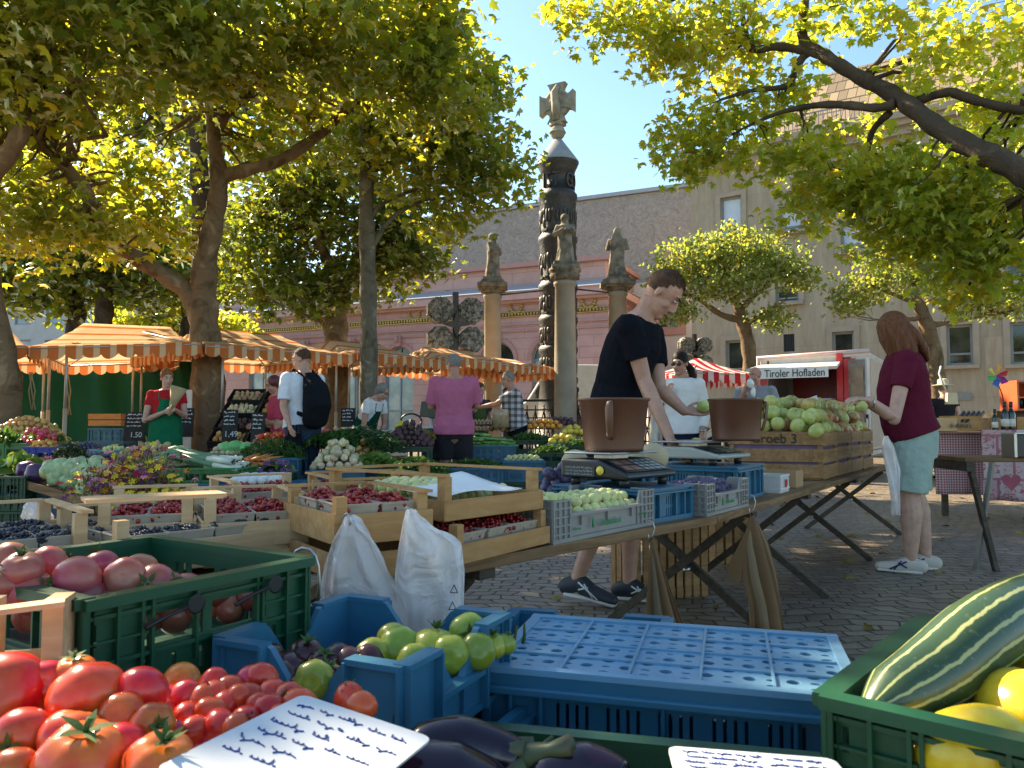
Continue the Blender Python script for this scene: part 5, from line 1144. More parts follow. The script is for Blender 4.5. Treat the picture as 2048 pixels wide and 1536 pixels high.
def crate_print(gc, Lc, s_):
    txt_on(Mx.Identity(4), 'Deutschland', .036*s_, GINK, Lc*.52, .040, 'crate_lettering', gc); txt_on(Mx.Identity(4), 'mein Garten', .014*s_, GINK, Lc*.86, .047, 'crate_lettering', gc); txt_on(Mx.Identity(4), 'Obst aus', .016*s_, GINK, Lc*.2, .035, 'crate_lettering', gc)
    m = MB(); m.tube([(Lc*.345,-.004,.03),(Lc*.345,-.004,.055)],.0035,4); m.ball((Lc*.345,-.004,.057),(.006,.002,.008),6,4); m.build('crate_logo', GINK, gc)
crate_print(bpy.data.objects['plastic_crate'], LG, .85)
# blue upturned crate with the black scale
ba, bb = gz(1284,1056,ZT), gz(1350,1040,ZT); q = bb-ba; YBL = math.atan2(q.y,q.x); LBq = .34
crate('blue', LBq, .40, .115, P_BLUE, wp(MA,la(MA,1268,1050).x+.01,.05), YA, 'blue plastic crate standing upturned under the black scale')
MC = LM(wp(MA,la(MA,1268,1050).x+.01,.05), YA)
m = MB(); m.box((LBq/2,.2,0),(LBq+.01,.41,.006)); T(m.build('flat_board', P_BLUE, None, MC @ V((0,0,.118)), YA), 'flat blue board on the upturned crate under the black scale', 'board')
def scale_thing(loc, yaw, w_, dp, h, body, label, keyc, sticker):
    t = thing('shop_scale', label, 'scale', loc, yaw)
    m = MB(); m.M = Mx.Rotation(R(90),4,'Z') @ Mx.Rotation(R(90),4,'X')   # profile in (depth, height) extruded along the width
    f0 = dp*.42; m.prism([(-dp/2,.03),(-dp/2,.05),(-dp/2+f0,h),(dp/2,h),(dp/2,.03)], -w_/2, w_/2); bevel(m.build('body', body, t), .012, 3)
    m = MB(); m.box((0,dp*.12,h+.022),(w_*.92,dp*.72,.008)); m.box((0,dp*.12,h+.008),(w_*.3,dp*.3,.022)); bevel(m.build('weighing_plate', METAL, t), .004)
    for x in (-1,1):
        for y in (-1,1): m = MB(); m.lathe([(.018,0),(.018,.034)],10,(x*w_*.38,y*dp*.36,0)); m.build('foot', P_BLACK, t)
    sl = math.atan2(h-.05, f0); nrm = lambda u, v, e=.002: V((u, -dp/2+f0*v-e*math.sin(sl), .05+(h-.05)*v+e*math.cos(sl)))
    pn = lambda u0,u1,v0,v1,e: [nrm(u0,v0,e),nrm(u1,v0,e),nrm(u1,v1,e),nrm(u0,v1,e)]
    m = MB(); m.add(pn(-w_*.44,w_*.44,.10,.92,.003), [(0,1,2,3)]); kp = m.build('keypad_panel', keyc[0], t)
    m = MB()
    for i in range(4):
        for j in range(4): u = -w_*.05+i*w_*.11; v = .16+j*.18; m.add(pn(u,u+w_*.085,v,v+.13,.0055), [(0,1,2,3)])
    m.build('keys', keyc[1], kp)
    m = MB()
    for j in range(2):
        for i in range(2): u = -w_*.40+i*w_*.165; v = .18+j*.36; m.add(pn(u,u+w_*.14,v,v+.27,.0055), [(0,1,2,3)])
    m.build('display', keyc[2], kp)
    return t
KB = mat('black_keys', (.04,.04,.045), .4); KR = mat('display_red_brown', (.30,.14,.10), .3); KG = mat('grey_keys', (.30,.32,.30), .4); KD = mat('display_dark', (.035,.05,.04), .2)
zs1 = ZT+.122
ps = at(1250, 930, (MC @ V((LBq*.5,.2,0))).y); ps.z = zs1
W1 = 192*ps.y/F
s1_ = scale_thing(MC @ V((LBq*.47,.21,.122)), R(48), .34, .30, .098, plast('black_scale_body',(.014,.014,.016),.35), 'black shop scale with a brown keypad carrying the nearer brown bucket', (KB,KG,KR), True)
# sticker and small print on the scale's side
m = MB(); m.box((-.173,.06,.055),(.003,.14,.035)); m.build('print_label', KB, s1_); m = MB(); m.M = TR(-.1745,-.035,.06) @ Mx.Rotation(R(90),4,'Y'); m.lathe([(0,-.001),(.016,-.001),(.016,.001),(0,.001)],16); m.build('yellow_sticker', mat('yellow_sticker',(.65,.52,.05),.4), s1_)
m = MB()
for k in range(3): scribble(m, -.06, .06, .012-.012*k, .006, 0, .0009)
o_ = m.build('print_lines', KG, s1_); o_.location = (-.1755,.06,.055); o_.rotation_euler = (0,0,R(-90))
BUCK = mat('brown_bucket_plastic', (.105,.038,.018), .42, 0, 2.2, (.15,.062,.03), bump=.12, bscale=30)
def bucket(loc, rt, rb, h, yaw, label, handle=True):
    t = thing('bucket', label, 'bucket', loc, yaw)
    MB().lathe([(0,.004),(rb*.97,.004),(rb,.0),(rb*1.0,.012),(rt*.985,h-.012),(rt*1.03,h-.008),(rt*1.035,h),(rt*.985,h),(rt*.97,h-.015),(rb*.95,.014),(0,.014)], 48).build('shell', BUCK, t)
    m = MB(); a = R(-90)
    P = lambda r, z: V((r*math.cos(a), r*math.sin(a), z))
    m.tube([P(rt*.99,h*.90),P(rt*1.08,h*.91),P(rt*1.13,h*.80),P(rt*1.08,h*.54),P(rt*.98,h*.30),P(rb*1.02,h*.24)], [(.014,.008),(.016,.007),(.017,.007),(.016,.007),(.015,.007),(.01,.006)], 10); m.build('handle', BUCK, t)
    return t
pb = MC @ V((LBq*.47,.24,.122+.126)); db = pb.y
pq = at(1228, 900, db); bucket(V((pq.x,pq.y,pb.z)), 70*db/F, 58*db/F, 104*db/F, R(-14), 'brown plastic bucket with a loop handle on the black scale')
# melons and plums by the black scale
MELON = fruit_mat('cantaloupe_rind', (.36,.28,.15), (.50,.42,.27), .7, .1, 30)
reg('melon','cantaloupe','melon',MELON,[lobes(10,.03,.06)],None,0,22,14)
dm_ = db+.34
for px, py, r in ((1150,928,29),(1308,914,29),(1275,925,24)): fruit('melon', at(px,py,dm_), r*dm_/F, 'netted beige cantaloupe melon by the black scale' if px < 1200 else 'netted beige cantaloupe melon right of the black scale', 'cantaloupe melons', (.4,.2,px))
for px, py in ((1098,962),(1118,950),(1135,958),(1104,985),(1128,978),(1150,972),(1115,968),(1146,955),(1160,962),(1092,975),(1138,990),(1120,993),(1100,948),(1156,985),(1086,990),(1127,936),(1150,990),(1108,1000)):
    dd = db+.1+random.uniform(-.03,.06); fruit('plum', at(px,py,dd), 15*dd/F, 'dark blue plum heaped left of the black scale', 'plums beside the black scale')
wb = wp(MA, .0, .62); crate('grey', .34, .22, .14, P_GREY, at(1075,1040,db+.02)-V((0,0,.06)), YA, 'grey crate of dark plums behind the greengages')
# second grey crate with plums
g2a, g2b = gz(1413,1034,ZT), gz(1497,1012,ZT); q = g2b-g2a; Y2 = math.atan2(q.y,q.x); M_ = LM(g2a, Y2); Lg2 = q.length
gc2 = crate('grey', Lg2, .24, .12, P_GREY, g2a, Y2, 'grey plastic crate of blue plums on the table, farther one')
crate_print(gc2, Lg2, .62)
heap('plum', M_ @ TR(Lg2*.5,.13,.05), Lg2*.86, .2, .0155, 'dusty blue plum in the farther grey crate', 'plums in the farther grey crate', 3, .01, 1.8)
# second blue crate with the grey scale and bucket
c2 = gz(1500,1003,ZT); c2l = la(MB_, 1500, 1003)
crate('blue', .42, .46, .15, P_BLUE, wp(MB_, c2l.x-.06, .10), YB, 'blue plastic crate standing upturned under the grey scale')
MC2 = LM(wp(MB_, c2l.x-.06, .10), YB)
m = MB(); m.box((.21,.23,0),(.43,.47,.006)); T(m.build('flat_board', P_BLUE, None, MC2 @ V((0,0,.153)), YB), 'flat blue board on the upturned crate under the grey scale', 'board')
sc2 = scale_thing(MC2 @ V((.2,.24,.157)), R(50), .36, .36, .085, plast('grey_scale_body',(.34,.34,.29),.4), 'grey shop scale carrying the farther brown bucket', (KD,KG,KD), False)
d2 = (MC2 @ V((.2,.25,0))).y; pq = at(1472,882,d2); bucket(V((pq.x,pq.y,ZT+.157+.112)), 53*d2/F, 46*d2/F, 83*d2/F, R(75), 'brown plastic bucket on the grey scale')
# paw-paws / green apples and blue crate between the scales
crate('blue', .34, .25, .10, P_BLUE, at(1350,940,4.15)-V((0,0,.03)), YB, 'blue crate of green apples between the two scales'); MQ = LM(at(1350,940,4.15)+V((0,0,.03)), YB)
for px, py in ((1365,905),(1378,893),(1392,888),(1372,912),(1388,903),(1400,895),(1405,905),(1355,908)): fruit('apple', at(px,py,4.2), 13.5*4.2/F, 'green apple in the blue crate between the scales', 'apples between the scales')
# ---------- apple crates
pA = gz(1652,962,ZT); lA = la(MB_, 1652, 962)
def bx(k): return wp(MB_, lA.x+k, .06)
wC = .455; HC = .31
for k in range(4): put(slat_crate_mesh(wC-.01, .60, HC, W_APP, 3), 'slatted_crate', bx(k*wC), YB, ['first slatted wooden apple crate, with dark handwriting on its long side','second slatted wooden apple crate from the grey scale','third slatted wooden apple crate from the grey scale','last slatted wooden apple crate, in front of the woman in maroon'][k], 'crate', 'slatted apple crates')
MAP = LM(bx(0)+V((0,0,HC-.05)), YB)
LINER = mat('violet_liner', (.16,.11,.20), .7)
for k in range(4): m = MB(); m.box((wC/2-.005,.31,HC*.45),(wC-.045,.57,HC*.82)); T(m.build('crate_liner', LINER, None, bx(k*wC)+V((0,0,.005)), YB), 'violet grey liner inside a slatted apple crate', 'liner', 'liners of the apple crates')
scr = MB(); o_ = thing('handwriting', 'dark handwriting on the long side of the first apple crate', 'writing', MAP @ V((-.002,.5,0))); o_.rotation_euler = (0,0,YB-R(90))
text('written_word', 'Groeb 3', .085, BLK, TR(.2,-.003,-.005) @ Mx.Rotation(R(90),4,'X'), o_, .0006)
for q in range(3):
    for i in range(14-q):
        for j in range(6-(q+1)//2):
            if q == 2 and random.random() < .25 or (q < 2 and i > 1 and j > 2): continue
            x = .06+i*.128+q*.06+random.gauss(0,.012); y = .06+j*.104+q*.04+random.gauss(0,.012); z = .04+q*.070+random.gauss(0,.008)+.05*math.sin(max(0,min(1,y/.6))*3)
            red = random.random() < (.16 if x < .45 else .6)
            fruit('redapple' if red else 'apple', MAP @ V((x-.03,y,z)), .053*random.uniform(.88,1.06), 'reddish apple heaped on the slatted crates' if red else 'green apple heaped on the slatted crates', 'red apples on the slatted crates' if red else 'green apples on the slatted crates', None, .7)
p = MAP @ V((.75,.3,.20)); m = MB(); m.add([(0,0,0),(.16,.02,.02),(.14,.03,.10),(.02,.02,.06)],[(0,1,2,3)]); T(solid(m.build('price_card', WHITE, None, p, .2), .002), 'small white price card stuck among the apples', 'sign')
# small boxes in front of the apple crates
def box_px(px, py, w_, dp, h, yaw, m_, name, label, cat, open_=True):
    a = gz(px, py, ZT); b = MB(); t = .006
    b.box((w_/2,dp/2,.004),(w_,dp,.008))
    for (c,d) in (((w_/2,t/2,h/2),(w_,t,h)),((w_/2,dp-t/2,h/2),(w_,t,h)),((t/2,dp/2,h/2),(t,dp-2*t,h)),((w_-t/2,dp/2,h/2),(t,dp-2*t,h))): b.box(c,d)
    return T(b.build(name, m_, None, a, yaw), label, cat)
box_px(1592,978,.16,.20,.095,YB,CARD,'cardboard_box','open cardboard box with a knotted plastic bag in front of the apple crates','box')
box_px(1566,955,.20,.12,.10,YB,W_ORG,'wooden_box','small wooden box behind the white basket','box')
pk = gz(1560,987,ZT); m = MB()
for k in range(9): m.box((.004,.013*k+.01,.045),(.004,.008,.08)); m.box((.17,.013*k+.01,.045),(.004,.008,.08))
for k in range(12): m.box((.012+k*.0136,.0,.045),(.009,.004,.08)); m.box((.012+k*.0136,.12,.045),(.009,.004,.08))
m.box((.087,.06,.004),(.17,.12,.008))
for z_ in (.02,.085): m.box((.087,-.001,z_),(.178,.006,.01)); m.box((.087,.121,z_),(.178,.006,.01)); m.box((.001,.06,z_),(.006,.118,.01)); m.box((.173,.06,z_),(.006,.118,.01))
tb = T(m.build('white_basket', plast('white_plastic',(.66,.64,.60),.4), None, pk, YB), 'small white plastic basket with a red mark on the table edge', 'basket'); m = MB()
for x_ in (.085,.105): m.box((x_,-.006,.045),(.008,.003,.04))
m.box((.095,-.006,.045),(.026,.0025,.008)); m.box((.118,-.006,.05),(.006,.003,.03)); m.build('red_mark', VR, tb)
FILM = None
def m_film():
    n = NT('clear_plastic_film'); co = n.coord(); f = n.noise(co, 9, 4, .55, 1.8); nm = n.bump(f, .6, .045)
    p = n.bsdf((.96,.92,.89), .10, nm, Specular_IOR_Level=.7); t = n.n('BsdfTransparent'); t.inputs[0].default_value = (.95,.94,.93,1); tl = n.n('BsdfTranslucent'); tl.inputs[0].default_value = (.95,.88,.84,1)
    a = n.n('MixShader'); a.inputs[0].default_value = .35; n.l(p, a.inputs[1]); n.l(tl.outputs[0], a.inputs[2])
    fr_ = n.n('LayerWeight'); fr_.inputs[0].default_value = .35; b = n.n('MixShader'); n.l(n.math('ADD', n.math('MULTIPLY', fr_.outputs['Facing'], .3), .64), b.inputs[0]); n.l(t.outputs[0], b.inputs[1]); n.l(a.outputs[0], b.inputs[2]); return n.done(b.outputs[0])
FILM = m_film()
def bag(name, rows, d, depth, label, folds=.012, m_=None, seed=0, cat='plastic bag'):
    """hanging bag: rows of (t-left px, right px, y); closed tube with creases"""
    m = MB(); n = 40; P = []
    k = 6; rr = []
    for i in range(len(rows)-1):
        for j in range(k): t = j/k; rr.append(tuple(a*(1-t)+b*t for a, b in zip(rows[i], rows[i+1])))
    rr.append(rows[-1]); N = len(rr)
    for i, (x0, x1, y) in enumerate(rr):
        t = i/(N-1); a, b = at(x0,y,d), at(x1,y,d); c = (a+b)/2; hw = (b-a)/2; dep = depth*min(1,t*3+.15)*(1-.55*t**6)
        for j in range(n):
            g = 2*math.pi*j/n; cr = folds*min(1,t*4+.2)*(mnoise.noise(V((math.cos(g)*2.6+seed, math.sin(g)*2.6, t*3.0)))*1.6+.5*math.sin(g*7+3*t+seed)*(1-t))
            P.append(c+hw*math.cos(g)*(1+cr*2)+V((0,math.sin(g)*dep+cr*1.6,cr*.6)))
    fs = [(i*n+j, i*n+(j+1)%n, (i+1)*n+(j+1)%n, (i+1)*n+j) for i in range(N-1) for j in range(n)]; m.add(P, fs, True)
    o = m.build(name, m_ or FILM); sm = o.modifiers.new('s','SUBSURF'); sm.levels = sm.render_levels = 1; return T(o, label, cat)
dbag = gz(760,1030,.745).y-.05
b1_ = bag('plastic_bag', [(690,708,1032),(684,722,1048),(668,742,1076),(652,770,1120),(640,794,1178),(640,806,1220),(655,822,1285)], dbag, .035, 'clear plastic bag bundle hanging on the orange tray, the left one', .020, None, 0)
b2_ = bag('plastic_bag', [(812,830,1018),(808,846,1036),(802,886,1066),(797,922,1092),(791,931,1135),(789,929,1205),(786,926,1285)], dbag-.01, .04, 'clear plastic bag bundle hanging on the orange tray, the right one', .018, None, 5)
# recycling marks printed on the right bag
m = MB()
for px, py in ((908,1180),(905,1214),(903,1243),(716,1200)):
    c_ = at(px,py,dbag-.062)
    for k in range(3): a_ = R(90+120*k); b__ = R(90+120*(k+1)); m.tube([c_+V((.009*math.cos(a_),0,.011*math.sin(a_))), c_+V((.009*math.cos(b__),0,.011*math.sin(b__)))], .0012, 4)
m.build('printed_mark', P_BLACK, b2_)
hk = at(660,1150,1.6); m = MB(); m.tube([at(x,y,1.58) for x,y in ((588,1112),(592,1102),(604,1096),(620,1099),(631,1112),(637,1132),(639,1165),(636,1205))], .0032, 8); T(m.build('metal_hook', METAL), 'bent steel hook on the corner of the green tomato crate', 'hook')
for px, py, dd, lab in ((699,1040,dbag,'small wire hook holding the left plastic bag'),(820,1028,dbag,'small wire hook holding the right plastic bag')):
    m = MB(); m.tube([at(px-2+x,py+y,dd-.01) for x,y in ((0,14),(4,4),(3,-8),(-3,-14),(-9,-8))], .0022, 6); T(m.build('wire_hook', METAL), lab, 'hook')
# paper bags hanging from the table edge
PAPER = mat('brown_paper', (.17,.095,.045), .85, .18, 5, bump=.3, bscale=9, bdist=.02); PAPERL = mat('light_brown_paper', (.30,.21,.12), .85, .1, 5)
def paper_bundle(name, top, pts, d, label, n=7):
    o = thing(name, label, 'paper bags', at(*top, d)); og = o.location.copy()
    for k in range(n):
        u = k/(n-1); m = MB(); z_ = .013*(k-n/2)
        def f(s, t, k=k, u=u):
            L_ = [at(x,y,d) for x,y in pts[0]]; R_ = [at(x,y,d) for x,y in pts[1]]; q = t*(len(L_)-1); i = min(int(q), len(L_)-2); w_ = q-i
            a, b = L_[i].lerp(L_[i+1], w_), R_[i].lerp(R_[i+1], w_); s2 = min(1, max(0, s*.72+.28*u)); p_ = a.lerp(b, s2)-og
            p_.y += z_*(t+.15)+.03*t*math.sin(s*6+k*1.7)-.05*t*(.5-u); p_.z -= .012*t*t*random.Random(k).uniform(-1,1); return p_
        m.grid(f, 6, 8); solid(m.build('paper_bag', PAPERL if k in (1,n-2) else PAPER, o), .002)
    m = MB(); x, y = top; m.tube([at(x+a,y+b,d)-og for a,b in ((-6,-40),(2,-38),(6,-26),(3,-12),(-4,-6),(-6,-14),(-4,4))], .0025, 6); m.build('hook', METAL, o)
    return o
dp1 = gz(1303,1058,ZT).y-.06; dp2 = gz(1507,1012,ZT).y-.06
paper_bundle('paper_bag_bundle', (1303,1082), ([(1299,1082),(1296,1130),(1288,1200),(1284,1262)],[(1310,1082),(1326,1130),(1352,1200),(1378,1268)]), dp1, 'bundle of brown paper bags hanging from the table edge, nearer one')
paper_bundle('paper_bag_bundle', (1505,1030), ([(1499,1032),(1478,1085),(1478,1150),(1490,1205),(1492,1255)],[(1510,1032),(1538,1085),(1556,1140),(1566,1200),(1574,1262)]), dp2, 'bundle of brown paper bags hanging from the table edge, farther one',8)
o_ = bpy.data.objects['paper_bag_bundle.001']; m = MB(); og = o_.location; m.add([at(x,y,dp2-.05)-og for x,y in ((1500,1045),(1452,1140),(1478,1172),(1492,1100))], [(0,1,2,3)]); solid(m.build('paper_flap', PAPER, o_), .003)
# crates standing under the table
def vslat(px, py, wpx, h, dp, yaw, label, n=9):
    a = gz(px,py,0); w_ = wpx*a.y/F; b = MB()
    for k in range(n): b.box((w_*(k+.5)/n,.006,h/2),(w_/n*.72,.010,h)); b.box((w_*(k+.5)/n,dp,h/2),(w_/n*.72,.010,h))
    for k in range(4): b.box((.006,dp*(k+.5)/4,h/2),(.010,dp/4*.8,h)); b.box((w_-.006,dp*(k+.5)/4,h/2),(.010,dp/4*.8,h))
    for z_ in (.03,h-.03): b.box((w_/2,.02,z_),(w_-.03,.018,.05)); b.box((w_/2,dp-.015,z_),(w_-.03,.018,.05))
    b.box((w_/2,dp/2,h-.006),(w_-.03,dp-.03,.01))
    return T(b.build('standing_crate', W_APP, None, a, yaw), label, 'crate')
vslat(1268,1200,160,.48,.38,R(12),'tall slatted wooden crate standing on the cobbles under the table',9); vslat(1432,1130,84,.5,.35,R(20),'slatted wooden crate standing farther back under the table',4)
# ============================================================ PRODUCE STALLS behind, left to right
def stack(px, py, d, yaw, style, m, label, Lx=.6, W=.4, under=None, extra=None, H=None):
    """crate whose front rim centre is seen at (px,py) at depth d, standing on crates down to the ground"""
    p = at(px, py, d); zt = max(p.z, .16); n = max(1, round(zt/.23)); h = zt/n if H is None else H
    M = LM(V((p.x,p.y,0)), yaw) @ TR(-Lx/2, 0, 0); 
    for k in range(n):
        loc = M.translation.copy(); loc.z = zt-h*(k+1)
        mm = m if k == 0 else (under or m)
        crate(style, Lx, W, h-.003, mm, loc, yaw, label if k == 0 else 'empty crate stacked under the '+' '.join(label.split()[:9]), 'crates stacked at the vegetable stalls')
    return M @ TR(Lx/2, W/2, zt)
Ro = R
def row(*a, **k): return stack(*a, **k)
# --- far left: onions, radishes, lettuce
M = stack(20, 886, 8.2, R(10), 'green', P_LGRN, 'green crate of spring greens at the left edge under the onion heap', 1.0, .5)
heap('onion', M @ TR(-.05,.28,-.02), .75, .5, .035, 'orange brown onion on the heap at the left edge', 'onions at the left edge', 4, .12, 1.8, 0)
greens('leek_greens', M @ V((-.2,-.1,.0)), 0, .5, .3, .12, 160, .16, GRN, 'bunch of green leek tops in the crate at the left edge', 'leek tops', BLADE)
for k in range(26): p = at(random.uniform(48,116), random.uniform(858,886), 8.0+random.uniform(-.15,.15)); fruit('radish', p, .024, 'red radish in the bunches beside the onion heap', 'radishes', None, 0)
greens('radish_leaves', at(85,872,8.2)-V((0,0,.06)), 0, .5, .2, .1, 50, .07, GRN, 'green radish leaves beside the onion heap', 'radish leaves')
M = stack(14, 948, 6.5, R(5), 'green', P_LGRN, 'bright green crate of lettuce at the left edge', .45, .35)
greens('lettuce', M.translation-V((0,0,.03)), 0, .42, .34, .17, 150, .12, GRNL, 'leafy green lettuce in the crate at the left edge', 'lettuce')
for px, py, yw in ((60,865,.1),):
    M = stack(105, 893, 7.9, R(12), 'green', P_VIO, 'violet blue crate of apricots and plums', .55, .35)
    heap('apricot', M @ TR(-.12,0,-.04), .25, .3, .03, 'apricot in the violet blue crate', 'apricots in the violet crate', 2, .02, 1.8); heap('grape', M @ TR(.14,0,-.04), .26, .3, .022, 'dark plum in the violet blue crate', 'dark plums in the violet crate', 2, .02, 1.8)
M = stack(160, 898, 7.7, R(8), 'flap', P_GREY, 'grey crate of dark grapes', .34, .3); heap('grape', M @ TR(0,0,-.07), .32, .28, .02, 'dark grape in the crate beside the violet one', 'dark grapes', 4, .03, 1.8)
for i, (px, py, k, lab) in enumerate(((215,900,'mirabelle','yellow plums'),(262,902,'apricot','apricots'),(296,906,'grape','sloes'))):
    M = stack(px, py, 7.6+.1*i, R(6), 'flap', P_LBLUE, 'light blue crate with raised corners holding '+lab, .32, .3, P_BLUE); heap(k, M @ TR(0,0,-.08), .28, .26, .024, ('small yellow plum','apricot','dark sloe')[i]+' in a light blue corner crate', 'fruit in the light blue crates %s' % lab, 3, .02, 1.8)
M = stack(178, 922, 7.0, R(6), 'flap', P_GREY, 'low grey crate of blue plums in front of the grapes', .5, .35); heap('grape', M @ TR(0,0,-.05), .46, .32, .024, 'blue plum in the low grey crate', 'blue plums in the low grey crate', 3, .02, 1.8)
M = stack(245, 920, 7.1, R(6), 'flap', P_GREY, 'low grey crate of apricots by the potatoes', .28, .3); heap('apricot', M @ TR(0,0,-.05), .26, .28, .027, 'apricot in the low grey crate', 'apricots in the low grey crate', 3, .02, 1.8)
M = stack(110, 920, 7.3, R(4), 'flap', P_GREY, 'low crate of pinkish potatoes behind the cabbages', .45, .3); heap('radish', M @ TR(0,0,-.06), .4, .26, .026, 'pinkish radish in the low crate', 'pink radishes in the low crate', 2, .02, 1.8)
# potatoes on a board
M = stack(285, 930, 6.9, R(4), 'flap', P_GREY, 'wide low tray of potatoes in front of the girl with the apron', .66, .42); heap('potato', M @ TR(0,0,-.06), .66, .42, .034, 'brown potato on the heap in front of the girl with the apron', 'potatoes on the heap', 4, .07, 1.9)
# cabbages on a slanted board
p0, p1 = at(22,952,6.3), at(200,1002,5.7); q = p1-p0; t = thing('slanted_board', 'slanted wooden board carrying the cabbages', 'board', p0, yaw_of(q)); sl = -math.atan2(q.z, math.hypot(q.x,q.y)); m = MB(); m.M = Mx.Rotation(sl,4,'Y'); m.box((q.length/2,.2,-.03),(q.length,.55,.025)); m.box((q.length/2,-.07,-.01),(q.length,.02,.06)); m.build('planks', W_OLD, t)
m = MB(); 
for x in (.1,q.length-.15): m.box((x,.05,-p0.z/2-.1),(.04,.04,p0.z-.2+.0)); m.box((x,.4,-p0.z/2-.1),(.04,.04,p0.z-.2))
for k_, x in enumerate((.1,q.length-.15)): m = MB(); m.box((x,.05,(-p0.z-.12)/2+(-.0)),(.04,.04,p0.z-.12)); m.build('leg', W_DARK, t)
for px, py, d, r, k, lab in ((52,940,6.3,.074,'redcab','purple red cabbage at the left end of the board, rear one'),(72,946,6.15,.080,'redcab','purple red cabbage beside the green cabbages, front one')): fruit(k, at(px,py,d), r, lab, None)
for px, py, r in ((104,940,18),(116,955,18),(143,937,17),(143,963,19),(163,945,18),(176,938,18),(184,958,21),(205,942,18),(122,932,15),(218,950,16),(160,928,14),(195,928,15)): fruit('cabbage', at(px,py,6.05), r*6.05/F*1.15, 'round pale green cabbage on the slanted board', 'cabbages on the slanted board')
for px, py in ((168,975),(192,983),(182,968)): fruit('pointcab', at(px,py,5.85), .062, 'pointed cabbage at the low end of the board', 'pointed cabbages', (0,.2,.3+px))
greens('broccoli', at(140,912,6.6)-V((0,0,.04)), 0, .22, .2, .14, 420, .03, m_leaf('broccoli_head',(.04,.075,.035),(.04,.06,.02)), 'dark green broccoli heads behind the cabbages', 'broccoli')
stack(70, 985, 6.2, R(6), 'blue', P_BLUE, 'blue crate under the slanted cabbage board', .55, .38); stack(10, 952, 6.0, R(6), 'green', P_DGRN, 'green crate at the left edge beside the cabbages', .3, .4)
# flower bouquets
FLW = [mat('orange_petal',(.65,.25,.03),.6), mat('yellow_petal',(.70,.52,.04),.6), mat('crimson_petal',(.38,.02,.07),.6), mat('pink_petal',(.55,.22,.25),.6), mat('dusty_olive_leaf',(.16,.14,.045),.8,.4,9), mat('purple_petal',(.16,.04,.14),.6)]
def bouquet(px, py, d, w_, h_, label, pal, n=260):
    p = at(px,py,d); t = thing('flower_bouquet', label, 'flowers', p); pos = rng.normal(0,1,(n,3))*np.array([w_*.42,w_*.36,h_*.32]); pos[:,2] -= .6*(pos[:,0]**2+pos[:,1]**2)
    me = leaf_mesh('foliage', pos, .055, BLADE if pal else SIMPLE, FLW[4] if pal == 1 else GRN, .7); o = bpy.data.objects.new('foliage', me); col.objects.link(o); o.parent = t
    b = MB()
    for k in range(n//4):
        q = V(pos[random.randrange(n)])+V((random.gauss(0,.02),-.03,.03)); b.mat = random.choice([0,1,1,2,3,5] if pal == 1 else [1,1,1,0,3]); a0 = random.random()*6
        b.M = TR(*q) @ Mx.Rotation(random.gauss(.5,.4),4,'X')
        for j in range(6): a = a0+j*1.047; r = .02; b.add([(0,0,0),(r*math.cos(a-.4),r*math.sin(a-.4),.006),(r*1.35*math.cos(a),r*1.35*math.sin(a),.0),(r*math.cos(a+.4),r*math.sin(a+.4),.006)],[(0,1,2,3)])
    b.build('blossoms', FLW, t)
    m = MB()
    for k in range(8): m.tube([(.03*math.cos(k),.03*math.sin(k),-h_*.2),(.015*math.cos(k),.015*math.sin(k),-h_*.9)],.004,4)
    m.build('stems', STEM, t)
dfl = 5.2
bouquet(225,968,dfl,.26,.24,'olive toned flower bouquet beside the pointed cabbages',1,420); bouquet(275,958,dfl+.1,.30,.30,'large mixed bouquet with orange and yellow blossoms',1,560); bouquet(318,972,dfl,.22,.26,'bouquet with crimson blossoms beside the leek crate',1,360); bouquet(345,998,dfl-.2,.24,.16,'low pink and white flower bouquet in front of the leek crate',2,300); bouquet(300,1018,dfl-.5,.26,.12,'yellow flowers behind the currant tray',2,300)
# leeks
M = stack(410, 935, 6.4, R(3), 'green', P_LGRN, 'bright green crate of leeks', .62, .42, P_BLUE)
LEEKM = FM['wonion']; LKG = mat('leek_green', (.10,.19,.09), .5, 0, 5, (.20,.30,.17)); LKW = mat('leek_white', (.62,.63,.50), .45)
for k in range(13):
    t = thing('leek', 'leek with a white shank lying across the bright green crate', 'leek', M @ V((random.gauss(0,.04),-.16+.025*k,.02+.015*random.random()+(.05 if k % 3 == 1 else 0))), random.gauss(R(-8),.12), 'leeks on the green crate'); t.rotation_euler[1] = random.gauss(.12,.05)
    m = MB(); m.tube([(.05,0,0),(.20,0,0),(.27,0,0)],[.024,.021,.024],8); m.build('shank', LKW, t); m = MB(); m.tube([(.05,0,0),(-.1,0,.01),(-.25,.02,.02)],[.024,.026,.03],8)
    for j in range(3): m.tube([(-.15,.01*j-.01,.01),(-.28,.04*j-.04,.03),(-.40,.07*j-.07,-.01)],[(.028,.01),(.03,.006),(.004,.002)],6)
    m.build('leaves', LKG, t); m = MB()
    for j in range(9): a = j*.7; m.tube([(.27,0,0),(.30,.02*math.cos(a),.02*math.sin(a))],.002,3)
    m.build('roots', STEMB, t)
for i, px in enumerate((370,470,548)): stack(px, 967, 6.1+.1*i, R(3), 'blue', P_BLUE, 'blue crate in the front row before the leeks, '+('left one','middle one','right one')[i], .44, .4)
for k in range(5): m = MB(); a, b = at(462+k*20,966-k*1.5,6.1), at(495+k*18,952,6.35); m.tube([a,a.lerp(b,.5)+V((0,0,.01)),b],[.032,.036,.034],10); T(m.build('paper_roll', WHITE), 'white paper roll lying on the blue crates', 'paper roll', 'white paper rolls')
